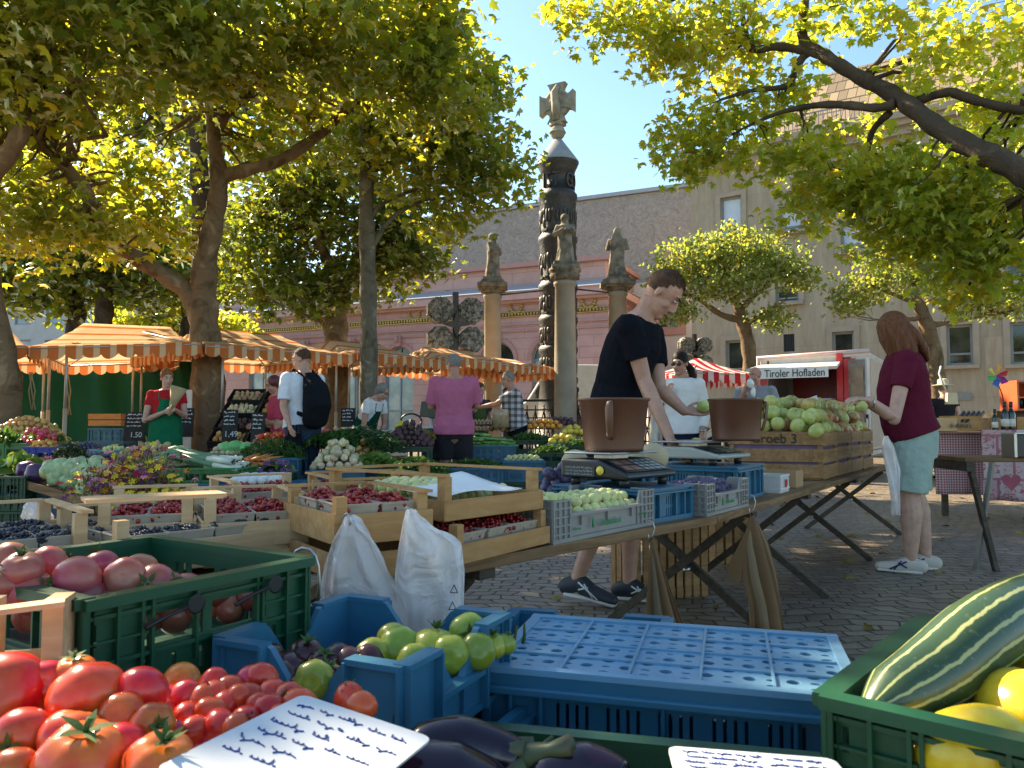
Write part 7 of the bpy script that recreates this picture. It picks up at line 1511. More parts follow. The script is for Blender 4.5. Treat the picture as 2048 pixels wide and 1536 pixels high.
class Person:
    def __init__(s, name, label, foot, H, yaw, lean=0, head=(0,0), build=1.0, skin=SK1, twist=0, scale_y=None, vox=.010, side_lean=0, bend=0):
        """foot: ground point. yaw 0 faces the camera, 90 faces picture right. body axes: l(eft), f(orward), z"""
        s.o = thing(name, label, 'person', (foot.x, foot.y, foot.z)); s.k = H/1.75; s.b = build; s.vox = vox; s.skin = skin
        y = R(yaw); s.F = V((math.sin(y), -math.cos(y), 0)); s.L = V((math.cos(y), math.sin(y), 0)); s.Z = V((0,0,1))
        s.lean = R(lean); s.bend = R(bend); s.sl = R(side_lean); s.hip = .93; s.hd = head
        s.body = MB()
    def p(s, l, f, z): return (s.L*l+s.F*f+s.Z*z)*s.k
    def u(s, l, f, z):   # upper body point: leaned forward about the hips, extra bend above the waist
        z -= s.hip
        if s.bend and z > .25: zz = z-.25; f2 = f*math.cos(s.bend)+zz*math.sin(s.bend); z = .25+zz*math.cos(s.bend)-f*math.sin(s.bend); f = f2
        f2 = f*math.cos(s.lean)+z*math.sin(s.lean); z2 = z*math.cos(s.lean)-f*math.sin(s.lean)
        l2 = l*math.cos(s.sl)+z2*math.sin(s.sl); z3 = z2*math.cos(s.sl)-l*math.sin(s.sl)
        return s.p(l2, f2, z3+s.hip)
    def sc(s, a): return [x*s.k for x in a]
    def torso_rings(s, grow=0, z0=.82, z1=1.46, belly=0):
        b = s.b
        Rg = [(.80,.155*b,.115*b,0),(.90,.172*b,.12*b,0),(1.0,.158*b,(.112+belly*.5)*b,.01+belly*.4),(1.10,.150*b,(.108+belly)*b,.012+belly*.55),(1.22,.165*b,(.118+belly*.6)*b,.01+belly*.3),(1.33,.180*b,.118*b,.0),(1.41,.168*b,.095*b,-.012),(1.455,.122*b,.078*b,-.018),(1.485,.065,.062,-.015)]
        Rg = [r for r in Rg if z0-.001 <= r[0] <= z1+.001]
        return [s.u(0,f,z) for z,_,_,f in Rg], [(a+grow)*s.k for _,a,_,_ in Rg], [(c+grow)*s.k for _,_,c,_ in Rg]
    def limb(s, mb, pts, rad, n=12): mb.tube(pts, s.sc(rad), n); [mb.ball(p, r*s.k*.99, n, 7) for p, r in zip(pts, rad)]
    def legs(s, hipw=.09, lb=1.0, ank=((.1,0,.08),(-.1,0,.08)), knee=None, toe=(0,0), shoe=None, shoe_label=None, sole=None):
        s.hipP = []; s.kneeP = []; s.ankP = []; side = s.L
        for i, (sg, a) in enumerate(zip((1,-1), ank)):
            h = s.p(sg*hipw, 0, .90); an = s.p(*a); kn = s.p(*(knee[i] if knee else ((sg*hipw+a[0])/2, a[1]*.5+.03, (a[2]+.90)/2+.015)))
            s.hipP.append(h); s.kneeP.append(kn); s.ankP.append(an); b = s.b*lb
            s.limb(s.body, [h, h.lerp(kn,.5), kn, kn.lerp(an,.28)-s.F*.012*s.k, kn.lerp(an,.65)-s.F*.006*s.k, an], [.086*b,.072*b,.055*b,.056*b,.042*b,.034])
            th = R(toe[i]); d = s.F*math.cos(th)+s.L*math.sin(th)*sg; pit = a[2]-.08
            tp = an+d*.17*s.k; tp.z = max(.035*s.k, an.z-.05*s.k-(pit*1.2 if pit > .02 else 0)); hl = an-d*.055*s.k; hl.z = max(.04*s.k, an.z-.045*s.k)
            s.body.loft([hl, an.lerp(tp,.35)-V((0,0,.01)), tp], s.sc([.032,.036,.034]), s.sc([.035,.04,.022]), d.cross(s.Z), 10)
            if shoe:
                m = MB(); sd = d.cross(s.Z); m.loft([hl+V((0,0,.006)), an.lerp(tp,.1)+V((0,0,-.012)), an.lerp(tp,.5)+V((0,0,-.018)), tp+d*.02*s.k], s.sc([.038,.041,.046,.040]), s.sc([.046,.056,.042,.027]), sd, 14)
                sh = m.build('shoe', shoe, s.o); fuse(sh, .006, 3)
                m = MB(); m.loft([hl-V((0,0,.030*s.k)), an.lerp(tp,.45)-V((0,0,.046*s.k)), tp+d*.025*s.k-V((0,0,.020*s.k))], s.sc([.042,.049,.044]), s.sc([.014,.013,.012]), sd, 12); m.build('sole', sole or SOLE, sh)
                s.lastshoe = (sh, hl, an, tp, d, sd)
                if shoe_label:
                    m = MB()
                    for w_ in (-1,1):
                        c0 = an.lerp(tp,.15)+sd*w_*.047*s.k; c1 = an.lerp(tp,.75)+sd*w_*.045*s.k
                        m.tube([c0+V((0,0,.01)),c1-V((0,0,.02))],.005,5); m.tube([c0-V((0,0,.03)),c0.lerp(c1,.5)+V((0,0,.012))],.005,5); m.tube([c0.lerp(c1,.3)+V((0,0,.02)),c0.lerp(c1,.75)-V((0,0,.03))],.004,5)
                    m.build('shoe_stripes', shoe_label, sh)
    def arm(s, sg, elbow, wrist, fingers=None, hand_dir=None, palm=None, sw=.185, sz=1.415, curl=.5, thin=1.0):
        """elbow/wrist: vectors already in local space (use p/u)"""
        sh = s.u(sg*sw*s.b, 0, sz); e, w = elbow, wrist; b = s.b*thin
        s.limb(s.body, [s.u(sg*sw*.5*s.b,0,sz-.025), sh-s.Z*.008, sh.lerp(e,.45), e, e.lerp(w,.28), w], [.050*b,.053*b,.046*b,.038*b,.039*b,.026])
        d = (hand_dir or (w-e)).normalized(); pn = (palm or s.Z.cross(d)).normalized(); sd = d.cross(pn).normalized(); k = s.k
        m = s.body; m.loft([w, w+d*.035*k, w+d*.075*k], [.026*k,.036*k,.038*k], [.02*k,.016*k,.014*k], sd, 10)
        for j in range(4):
            off = (j-1.5)*.0195*k; L_ = (.066,.076,.072,.056)[j]*k; c = curl*(.8+.15*j); p0 = w+d*.085*k+sd*off; d1 = (d*math.cos(c*.5)+pn*math.sin(c*.5)); d2 = (d*math.cos(c*1.2)+pn*math.sin(c*1.2)); p1 = p0+d1*L_*.52+sd*off*.12; p2 = p1+d2*L_*.5
            m.tube([p0-d*.02*k, p0, p1, p2], s.sc([.009,.0092,.0085,.007]), 7); m.ball(p2, .007*k, 7, 5)
        t0 = w+d*.03*k-sd*.03*k*1; t1 = t0-sd*.028*k+d*.032*k+pn*.012*k; t2 = t1+d*.030*k+pn*.012*k; m.tube([w+d*.02*k-sd*.012*k, t0, t1, t2], s.sc([.013,.012,.0095,.0075]), 7); m.ball(t2, .0075*k, 7, 5)
        return sh
    def head(s, hair='short', hm=HAIRB, z=1.62, female=False, glasses=None, eyes=True, off=0.0):
        k = s.k; hy, hp = R(s.hd[0]), R(s.hd[1]); f = (s.F*math.cos(hy)+s.L*math.sin(hy)); f = (f*math.cos(hp)-s.Z*math.sin(hp)).normalized(); l = f.cross(-s.Z if False else s.Z)*-1; l.normalize(); up = f.cross(l)*-1 if False else l.cross(f)*-1
        l = s.Z.cross(f).normalized(); up = f.cross(l).normalized()
        nb = s.u(0,-.012,1.455); c = s.u(0,.02+off,1.60); c = c+up*.02*k; s.hc, s.hf, s.hl, s.hu = c, f, l, up; rot = Mx((l, f, up)).transposed(); m = s.body
        P = lambda a, b, z_: c+(l*a+f*b+up*z_)*k
        m.tube([nb-V((0,0,.03)), nb.lerp(c-up*.09*k-f*.02*k,.6), c-up*.05*k-f*.025*k], s.sc([.062*(.9 if female else 1),.054*(.88 if female else 1),.055]), 12)
        m.ball(P(0,-.012,.025), s.sc((.073,.092,.092)), 18, 12, rot); m.ball(P(0,.022,-.045), s.sc((.056,.064,.075)), 16, 10, rot); m.ball(P(0,.062,-.095), s.sc((.026,.022,.022)), 10, 7, rot)
        m.tube([P(0,.083,.012),P(0,.098,-.022),P(0,.101,-.034)], s.sc([.009,.011,.0125]), 8); m.ball(P(0,.098,-.036), .0135*k, 8, 6)
        for a in (-1,1): m.ball(P(a*.013,.094,-.040), .010*k, 7, 5); m.ball(P(a*(.075 if hair not in ('long','bob') else .06),-.012,-.012), s.sc((.008,.016,.027)), 10, 7, rot); m.ball(P(a*.038,.050,-.035), s.sc((.022,.022,.022)), 9, 6, rot)
        m.ball(P(0,.076,.030), s.sc((.050,.012,.011)), 10, 6, rot); m.ball(P(0,.084,-.066), s.sc((.021,.010,.0065)), 9, 6, rot)
        if eyes:
            for a in (-1,1):
                q = MB(); q.ball(P(a*.031,.078,.006), s.sc((.0125,.008,.0048)), 9, 6, rot); e = q.build('eye', EYEW, s.o); q = MB(); q.ball(P(a*.031,.0845,.005), s.sc((.006,.0035,.0046)), 8, 5, rot); q.build('iris', EYED, e)
                q = MB(); q.tube([P(a*.016,.088,.026),P(a*.033,.084,.032),P(a*.048,.070,.026)], s.sc([.004,.0045,.002]), 6); q.build('eyebrow', hm, s.o)
            q = MB(); q.ball(P(0,.090,-.066), s.sc((.019,.006,.0058)), 10, 6, rot); q.build('lips', LIPS, s.o)
        h = MB(); H = lambda hs, lim, grow: h
        def cap(grow, fn, nu=28, nv=20, cc=(0,-.012,.025), rr=(.073,.092,.092)):
            q = MB(); q.ball(P(*cc), [x*k*grow+.004*k for x in rr], nu, nv, rot, lambda d: 1+.03*mnoise.noise(d*6)); keep = []
            for fc in q.f:
                ctr = V((0,0,0))
                for i in fc: ctr += V(q.v[i])
                ctr = ctr/len(fc)-P(*cc); dd = V((ctr.dot(l)/(rr[0]*k), ctr.dot(f)/(rr[1]*k), ctr.dot(up)/(rr[2]*k)))
                if fn(dd): keep.append(fc)
            b = len(h.v); h.v += q.v; h.f += [tuple(i+b for i in fc) for fc in keep]; h.mi += [0]*len(keep); h.sm += [True]*len(keep)
        if hair == 'short': cap(1.0, HL)
        elif hair == 'bald': cap(.98, lambda d: d.y < .0 and -.45 < d.z < .35)
        elif hair == 'cropped': cap(1.01, HL)
        if h.f:
            sel = {'short': HL, 'bald': lambda d: d.y < 0 and -.45 < d.z < .35, 'cropped': HL}[hair]
            for _ in range(4200 if s.vox < .0085 else 1100):
                d = V((random.gauss(0,1),random.gauss(0,1),random.gauss(0,1))).normalized()
                if not sel(d+V((0,0,random.gauss(0,.09)))): continue
                ln = (.006+.009*max(0,d.z)**2)*(.5 if hair == 'bald' else 1)*random.uniform(.6,1.3); bp = P(d.x*.075,d.y*.094-.012,d.z*.094+.025); nrm_ = l*d.x+f*d.y+up*d.z; tp = bp+(nrm_*(.45+.5*max(0,d.z))+f*(.75*max(0,d.z)-.25)-up*.35*(1-max(0,d.z)))*ln*k; sd_ = nrm_.cross(V((random.gauss(0,1),random.gauss(0,1),random.gauss(0,1)))).normalized()*.0014*k
                h.add([bp-sd_,bp+sd_,tp],[(0,1,2)])
            h.build('hair', hm, s.o)
        m2 = MB()
        if hair == 'long':
            m2.ball(P(0,-.022,.035), s.sc((.086,.100,.100)), 18, 12, rot); 
            for a in (-1,1): m2.loft([P(a*.045,.03,.075),P(a*.072,.04,.0),P(a*.078,.05,-.10),P(a*.076,.055,-.22),P(a*.07,.05,-.30)], s.sc([.03,.030,.030,.026,.012]), s.sc([.035,.052,.055,.048,.02]), f)
            for a in (-1,1): m2.loft([P(a*.07,-.02,.04),P(a*.082,-.02,-.05),P(a*.085,-.02,-.15),P(a*.08,-.01,-.27)], s.sc([.03,.035,.035,.016]), s.sc([.05,.06,.055,.03]), l)
            m2.loft([P(.05,.075,.06),P(.062,.09,-.03),P(.062,.085,-.12),P(.065,.075,-.22),P(.065,.06,-.29)], s.sc([.018,.022,.022,.02,.01]), s.sc([.025,.035,.036,.032,.015]), l)
            m2.loft([P(0,-.08,.03),P(0,-.105,-.08),P(0,-.11,-.2),P(0,-.10,-.27)], s.sc([.06,.09,.095,.07]), s.sc([.03,.04,.036,.015]), l)
            fuse(m2.build('hair', hm, s.o), .007, 3)
        elif hair == 'bob':
            m2.ball(P(0,-.025,.035), s.sc((.088,.098,.098)), 18, 12, rot); m2.ball(P(0,-.06,-.02), s.sc((.08,.06,.08)), 14, 9, rot); fuse(m2.build('hair', hm, s.o), .010, 3)
        elif hair == 'tail':
            m2.ball(P(0,-.022,.042), s.sc((.083,.098,.096)), 18, 12, rot); m2.ball(P(0,-.06,-.0), s.sc((.065,.05,.065)), 14, 9, rot); m2.loft([P(.02,-.10,.0),P(.05,-.14,-.08),P(.08,-.13,-.18),P(.10,-.10,-.26)], s.sc([.03,.045,.035,.01]), s.sc([.03,.035,.03,.01]), l); fuse(m2.build('hair', hm, s.o), .008, 3)
        elif hair == 'bun': m2.ball(P(0,-.022,.035), s.sc((.079,.095,.093)), 18, 12, rot); m2.ball(P(0,-.11,.01), s.sc((.035,.035,.035)), 10, 7, rot); fuse(m2.build('hair', hm, s.o), .009, 3)
        if glasses:
            q = MB()
            for a in (-1,1):
                if glasses == 'sun': q.ball(P(a*.032,.088,.004), s.sc((.026,.006,.020)), 12, 7, rot)
                else: q.tube([P(a*.032+.02*math.cos(t),.092,.004+.014*math.sin(t)) for t in np.linspace(0,6.283,13)], .0018*k, 4)
                q.tube([P(a*.055,.082,.008),P(a*.076,.0,.006)], .0025*k, 4)
            q.tube([P(-.01,.094,.008),P(.01,.094,.008)], .002*k, 4); q.build('glasses', BLK, s.o)
        return P
    def finish(s): o = s.body.build('body', s.skin, s.o); fuse(o, s.vox*.75, 3); return o
    def shirt(s, m_, sleeves, z0=.88, grow=.016, sl_r=.066, belly=0, disp=.012, name='shirt', long=False):
        b = MB(); P, A, B = s.torso_rings(grow, z0, 1.456, belly); A[0] += .022*s.k; B[0] += .022*s.k; A[1] += .010*s.k; B[1] += .012*s.k; b.loft(P, A, B, s.L, 20, False)
        for sh, e, t, w in sleeves:
            pts = [s.u(0,0,1.40).lerp(sh,.5), sh-s.Z*.012*s.k, sh.lerp(e, t if t <= 1 else 1)]; rr = [sl_r*.95*s.b, sl_r*.92*s.b, sl_r*s.b*.92]
            if t > 1: pts.append(e.lerp(w, t-1)); rr[-1] = sl_r*.8*s.b; rr.append(sl_r*.66*s.b)
            b.tube(pts, s.sc(rr), 14)
            b.ball(sh-s.Z*.012*s.k, sl_r*s.k*.93*s.b, 12, 8)
            if t > 1: b.ball(pts[2], sl_r*.8*s.k*s.b, 10, 7)
        return fuse(b.build(name, m_, s.o), s.vox, 4, disp*.75, .13)
    def trousers(s, m_, to=1.0, grow=.016, flare=1.0, top=.98, disp=.012, name='trousers'):
        """to: 1 = knee, 2 = ankle"""
        b = MB(); g = grow; bb = s.b; b.loft([s.p(0,0,.75),s.p(0,0,.90),s.u(0,.005,.925),s.u(0,.005,max(top,.95))], s.sc([(.13)*bb+g,.17*bb+g,.168*bb+g,.160*bb+g]), s.sc([.11*bb+g,.12*bb+g,.118*bb+g,.112*bb+g]), s.L, 18, False)
        for h, kn, an in zip(s.hipP, s.kneeP, s.ankP):
            if to <= 1.25: e = h.lerp(kn, to) if to <= 1 else kn.lerp(an, to-1); pts = [h, h.lerp(e,.5), e]; rr = [.092*bb+g, (.084*bb+g)*flare, (.076*bb+g)*flare**1.5]
            else: pts = [h, h.lerp(kn,.5), kn, kn.lerp(an,.5), kn.lerp(an, to-1)]; rr = [.092*bb+g, .080*bb+g, .064*bb+g, .06*bb+g*.8, .05*bb+g]
            b.tube(pts, s.sc(rr), 16); b.ball(h, rr[0]*s.k, 12, 8)
            for p, r in list(zip(pts, rr))[1:-1]: b.ball(p, r*s.k*.98, 12, 8)
        return fuse(b.build(name, m_, s.o), s.vox, 3, disp, .10)
    def torso(s, belly=0): P, A, B = s.torso_rings(0, .80, 1.486, belly); s.body.loft(P, A, B, s.L, 18)
def fp(px, py): return gz(px, py, 0)
def gp(px, d): p = at(px, 848, d); p.z = 0; return p
def loc(o, px, py, d): return at(px, py, d)-o.o.location
# ---- main vendor
d1 = 4.15; A = Person('person','man in a black T-shirt leaning over the table between the two scales',gp(1226,d1),1.84,62,11,(12,44),1.0,SK1,vox=.007,bend=16)
A.legs(.085, 1.0, ((.09,.05,.08),(-.10,-.16,.12)), ((.095,.08,.50),(-.09,.0,.50)), (0,0), plast('navy_mesh_shoe',(.02,.022,.03),.6), mat('shoe_stripe_white',(.6,.6,.58),.6), SOLE)
A.torso(); A.head('short', HAIRS)
eR = loc(A,1288,760,d1-.22); wR = loc(A,1338,872,d1-.35); eL = loc(A,1318,775,d1+.02); wL = loc(A,1368,822,d1+.0)
sR = A.arm(-1, eR, wR, hand_dir=V((.35,-.1,-.95)), palm=V((.6,-.6,.3)), curl=.8); sL = A.arm(1, eL, wL, hand_dir=V((.95,.1,-.05)), palm=V((0,-.5,.8)), curl=.5)
A.finish(); A.shirt(cloth_m('black_cotton',(.008,.009,.013)), [(sR,eR,.62,0),(sL,eL,.62,0)], .84, .018, .070, disp=.018); A.trousers(BLACKF, 1.0, .02, 1.05, .95, name='shorts')
fruit('apple', A.o.location+wL+V((.10,-.02,.025)), .036, 'green apple held in the open hand of the man in black')
# ---- woman in maroon
d2 = .95*F/(1138-848); B_ = Person('person','woman in a maroon T-shirt and mint shorts sorting apples at the far table end',gp(1826,d2),1.70,-108,7,(6,24),1.06,SK3,vox=.008)
B_.legs(.085, 1.2, ((.10,.05,.075),(-.07,-.07,.075)), None, (-8,-8), mat('cream_sneaker',(.52,.45,.38),.7,.1,9), mat('navy_stripe',(.03,.04,.12),.6), SOLE)
B_.torso(.02); B_.head('long', HAIRL, female=True)
eL = loc(B_,1788,838,d2-.22); wL = loc(B_,1738,800,d2-.30); eR = loc(B_,1795,838,d2+.1); wR = loc(B_,1742,812,d2+.0)
sL = B_.arm(1, eL, wL, hand_dir=V((-.9,-.05,.1)), palm=V((0,.2,-1)), curl=.8); sR = B_.arm(-1, eR, wR, hand_dir=V((-.9,-.1,0)), palm=V((0,-.2,1)), curl=.8)
B_.finish(); B_.shirt(cloth_m('maroon_jersey',(.105,.012,.028)), [(sL,eL,.5,0),(sR,eR,.5,0)], .90, .022, .070, .03, .014); B_.trousers(cloth_m('mint_cotton',(.33,.42,.36)), .93, .026, 1.06, .96, .016, 'shorts')
q = MB(); q.tube([wL+(eL-wL)*.12+V((.03*math.cos(t)*0,.032*math.sin(t),.032*math.cos(t))) for t in np.linspace(0,6.283,13)],.006,5); q.build('bracelet', METAL, B_.o)
fruit('apple', B_.o.location+wL+V((-.06,-.03,-.04)), .036, 'green apple held by the woman in maroon')
T(bag('plastic_bag',[(1768,1776,872),(1764,1786,890),(1772,1800,940),(1782,1800,1000),(1784,1800,1030)], d2-.3, .02, 'crumpled clear bag hanging between the apple crates and the mint shorts', .012, FILM, 3), None, 'plastic bag')
# ---- man in pink shirt seen from behind
d3 = 9.2; C_ = Person('person','man in a pink shirt and dark shorts seen from behind',gp(908,d3),1.80,188,0,(30,2),1.16,SK2)
C_.legs(.09, 1.1, ((.10,0,.08),(-.10,0,.08)), None, (8,8), BLACKF, None, SOLE); C_.torso(.02); C_.head('cropped', HAIRG)
e1 = C_.u(.26,.06,1.13); w1 = C_.u(.10,.24,1.18); e2 = C_.u(-.27,.06,1.14); w2 = C_.u(-.08,.25,1.16); s1 = C_.arm(1,e1,w1); s2 = C_.arm(-1,e2,w2)
C_.finish(); C_.shirt(cloth_m('pink_linen',(.46,.13,.22)), [(s1,e1,.9,0),(s2,e2,.9,0)], .80, .036, .076, .02, .018); C_.trousers(cloth_m('dark_grey_cotton',(.028,.025,.03)), .95, .022, 1.10, .94, .010, 'shorts')
# ---- man with backpack
d4 = 8.2; D1 = Person('person','man in a white shirt and jeans with a black backpack, seen from the side',gp(607,d4),1.78,-130,2,(30,12),1.06,SK1)
D1.legs(.09, 1.0, ((.10,0,.08),(-.10,0,.08)), None, (0,0), BLACKF); D1.torso(.02); D1.head('cropped', HAIRS)
e1 = D1.u(.24,.0,1.12); w1 = loc(D1,578,848,d4-.3); e2 = D1.u(-.24,.04,1.12); w2 = loc(D1,575,842,d4+.2); s1 = D1.arm(1,e1,w1); s2 = D1.arm(-1,e2,w2)
D1.finish(); D1.shirt(cloth_m('white_shirt_cotton',(.66,.66,.70)), [(s1,e1,.8,0),(s2,e2,.8,0)], .90, .026, .072, .02, .016); D1.trousers(cloth_m('dark_jeans',(.035,.05,.085)), 1.95, .016, 1, 1.0, .012)
q = MB(); q.loft([D1.u(0,-.13,1.44),D1.u(0,-.22,1.30),D1.u(0,-.24,1.12),D1.u(0,-.20,.96)], [.09,.15,.165,.15], [.03,.10,.12,.09], D1.L, 18); bp_ = q.build('backpack', BLACKF, None, D1.o.location); fuse(bp_, .014, 2, .015, .1); T(bp_, 'black backpack worn by the man in the white shirt', 'backpack')
q = MB()
for a in (-1,1): q.tube([D1.u(a*.10,-.15,1.42),D1.u(a*.12,-.02,1.50),D1.u(a*.13,.13,1.36),D1.u(a*.15,.15,1.2),D1.u(a*.16,.0,1.08),D1.u(a*.12,-.16,1.02)],[(.006,.022)]*6,8)
q.build('strap', BLACKF, bp_)
q = MB(); q.loft([D1.u(0,.0,.965),D1.u(0,0,.995)], [.185*D1.k,.18*D1.k], [.145*D1.k,.14*D1.k], D1.L, 18, False); q.build('belt', P_BLACK, D1.o)
for k, (x0,x1,x2,lab) in enumerate(((583,607,600,'black shopping bag hanging from the arm of the backpack man, rear one'),(556,592,585,'black shopping bag with a green mark held by the backpack man'))):
    g_ = T(bag('shopping_bag', [(x2-8,x2+2,868),(x0,x1,888),(x0-4,x1+2,930),(x0-2,x1,962)], d4-.28-.05*k, .05, lab, .02, BLACKF, k), None, 'bag'); q = MB(); q.tube([at(x2-8,870,d4-.3),at(x2-6,850,d4-.3),at(x2+1,850,d4-.3),at(x2+2,870,d4-.3)],.008,5); q.build('handle', BLACKF, g_)
# ---- girl with green apron
GAP = cloth_m('green_apron_cotton', (.012,.13,.06)); REDC = cloth_m('red_cotton', (.42,.02,.025))
d5 = 9.6; E1 = Person('person','girl in a red shirt and green apron holding a paper cone',gp(332,d5),1.64,20,0,(18,8),1.0,SK3)
E1.legs(.085, 1.0, ((.09,0,.08),(-.09,0,.08)), None, (0,0), BLACKF); E1.torso(); E1.head('tail', HAIRX, female=True)
e1 = E1.u(.23,.03,1.12); w1 = E1.u(.12,.26,1.20); e2 = E1.u(-.25,.06,1.06); w2 = E1.u(-.0,.28,1.17); s1 = E1.arm(1,e1,w1); s2 = E1.arm(-1,e2,w2)
E1.finish(); E1.shirt(REDC, [(s1,e1,.45,0),(s2,e2,.45,0)], .88, .018, .068); E1.trousers(BLACKF, 1.95, .016)
def apron(P, m_, z0=.55, z1=1.36):
    q = MB(); P_, A_, B2 = P.torso_rings(.026, .80, 1.36)
    q.loft([P.p(0,.01,z0),P.p(0,.01,.8),P.u(0,.012,1.0),P.u(0,.012,1.12)], P.sc([.215,.215,.205,.19]), P.sc([.185,.175,.165,.16]), P.L, 20, False); q.loft([P.u(0,.05,1.08),P.u(0,.055,1.2),P.u(0,.05,1.34)], P.sc([.13,.12,.09]), P.sc([.125,.135,.115]), P.L, 16, False)
    for a in (-1,1): q.tube([P.u(a*.08,.13,1.33),P.u(a*.085,.08,1.44),P.u(a*.06,-.02,1.47)],.012,6)
    return fuse(q.build('apron', m_, P.o), .011, 2, .012, .1)
apron(E1, GAP); q = MB(); a = E1.u(.06,.34,1.12); q.lathe([(.008,0),(.05,.2),(.10,.36)],14,(0,0,0)); cn = q.build('paper_cone', mat('kraft_paper',(.42,.30,.16),.85,.12,8), None, E1.o.location+a); cn.rotation_euler = (R(-8),R(14),0); solid(cn, .003); T(cn, 'brown paper cone held up by the girl with the green apron', 'paper bag')
# ---- woman with red hair
d6 = 9.8; F1 = Person('person','woman with short red brown hair in a red top beside the backpack man',gp(566,d6),1.58,-60,10,(-10,20),1.02,SK2)
F1.legs(.085); F1.torso(); F1.head('bob', mat('dark_red_hair',(.10,.015,.015),.5,.3,18), female=True, glasses='clear'); e1 = F1.u(.23,.1,1.1); w1 = F1.u(.1,.34,1.1); e2 = F1.u(-.23,.1,1.1); w2 = F1.u(-.1,.34,1.1); s1 = F1.arm(1,e1,w1); s2 = F1.arm(-1,e2,w2)
F1.finish(); F1.shirt(cloth_m('raspberry_cotton',(.42,.05,.09)), [(s1,e1,.9,0),(s2,e2,.9,0)], .86, .022, .066); F1.trousers(BLACKF, 1.95)
# ---- bending vendor in white with green apron
d7 = 10.9; G1 = Person('person','grey haired woman in a white T-shirt and green apron bending over the scale',gp(726,d7),1.62,62,24,(10,28),1.04,SK1,bend=10)
G1.legs(.085); G1.torso(); G1.head('bob', HAIRG, female=True, glasses='clear'); e1 = G1.u(.22,.18,1.10); w1 = loc(G1,757,876,d7-.05); e2 = G1.u(-.24,.16,1.08); w2 = loc(G1,752,874,d7-.3); s1 = G1.arm(1,e1,w1); s2 = G1.arm(-1,e2,w2)
G1.finish(); G1.shirt(cloth_m('white_tshirt',(.68,.66,.66)), [(s1,e1,.5,0),(s2,e2,.5,0)], .88, .02, .068); G1.trousers(BLACKF, 1.95); apron(G1, cloth_m('dark_green_apron',(.008,.05,.03)))
# ---- vendor woman in black and man in plaid
d8 = 12.0; H1 = Person('person','woman vendor with brown bob handing over goods to the man in plaid',gp(953,d8),1.60,30,8,(10,18),1.0,SK1)
H1.legs(.085); H1.torso(); H1.head('bob', HAIRB, female=True); e1 = H1.u(.22,.1,1.1); w1 = H1.u(.14,.36,1.08); e2 = H1.u(-.22,.1,1.1); w2 = H1.u(-.08,.34,1.05); s1 = H1.arm(1,e1,w1); s2 = H1.arm(-1,e2,w2); H1.finish(); H1.shirt(cloth_m('dark_print_cotton',(.05,.045,.05),.5), [(s1,e1,.5,0),(s2,e2,.5,0)], .86); H1.trousers(BLACKF, 1.95); apron(H1, cloth_m('olive_apron',(.06,.10,.03)))
def m_plaid():
    n = NT('grey_plaid'); co = n.coord(); sp = n.n('SeparateXYZ'); n.l(co, sp.inputs[0]); f = lambda i, s_, t: n.math('GREATER_THAN', n.math('FRACT', n.math('MULTIPLY', sp.outputs[i], s_)), t); k = n.math('MULTIPLY', n.math('ADD', n.math('ADD', f(0,11,.55), f(2,11,.55)), n.math('MULTIPLY', n.math('ADD', f(0,11,.9), f(2,11,.9)), .5)), .33)
    return n.done(n.bsdf(n.ramp(k, [(.0,(.50,.49,.48)),(.33,(.24,.21,.22)),(.7,(.08,.06,.07))]), .9))
d9 = 11.2; I1 = Person('person','grey haired man in a checked shirt stretching his arm to the left',gp(1034,d9),1.74,-78,10,(0,8),1.06,SK2)
I1.legs(.09, shoe=BLACKF); I1.torso(.03); I1.head('cropped', HAIRG); e1 = loc(I1,992,808,d9-.1); w1 = loc(I1,957,815,d9); e2 = I1.u(-.25,.05,1.12); w2 = I1.u(-.2,.28,1.06); s1 = I1.arm(1,e1,w1); s2 = I1.arm(-1,e2,w2); I1.finish(); I1.shirt(m_plaid(), [(s1,e1,.7,0),(s2,e2,.7,0)], .90, .024, .072, .03); I1.trousers(BLACKF, 1.95)
# ---- woman with sunglasses
d10 = 7.7; J1 = Person('person','woman with dark ponytail, sunglasses and a white top walking beside the vendor',gp(1362,d10),1.68,-22,0,(-16,10),1.02,SK2,vox=.009)
J1.legs(.085, 1.0, ((.09,.05,.08),(-.09,-.1,.1)), shoe=SOLE); J1.torso(); P = J1.head('tail', HAIRD, female=True, glasses='sun'); e1 = J1.u(.25,-.02,1.12); w1 = J1.u(.22,.05,.90); e2 = J1.u(-.23,.0,1.14); w2 = J1.u(-.12,.16,1.30); s1 = J1.arm(1,e1,w1); s2 = J1.arm(-1,e2,w2); J1.finish(); J1.shirt(cloth_m('white_knit',(.70,.67,.64)), [(s1,e1,1.75,w1),(s2,e2,1.7,w2)], .90, .02, .072, 0, .010); J1.trousers(cloth_m('navy_jeans',(.012,.018,.045)), 1.95)
q = MB(); q.tube([w1+(e1-w1)*.1+V((.034*math.cos(t),.034*math.sin(t),0)) for t in np.linspace(0,6.283,13)],.007,5); q.build('watch', METAL, J1.o)
g_ = T(bag('cloth_bag', [(1303,1310,800),(1300,1326,850),(1298,1332,880),(1300,1330,930)], d10+.1, .06, 'cream cloth bag over the shoulder of the woman in sunglasses', .01, cloth_m('cream_canvas',(.55,.48,.38)), 2), None, 'bag')
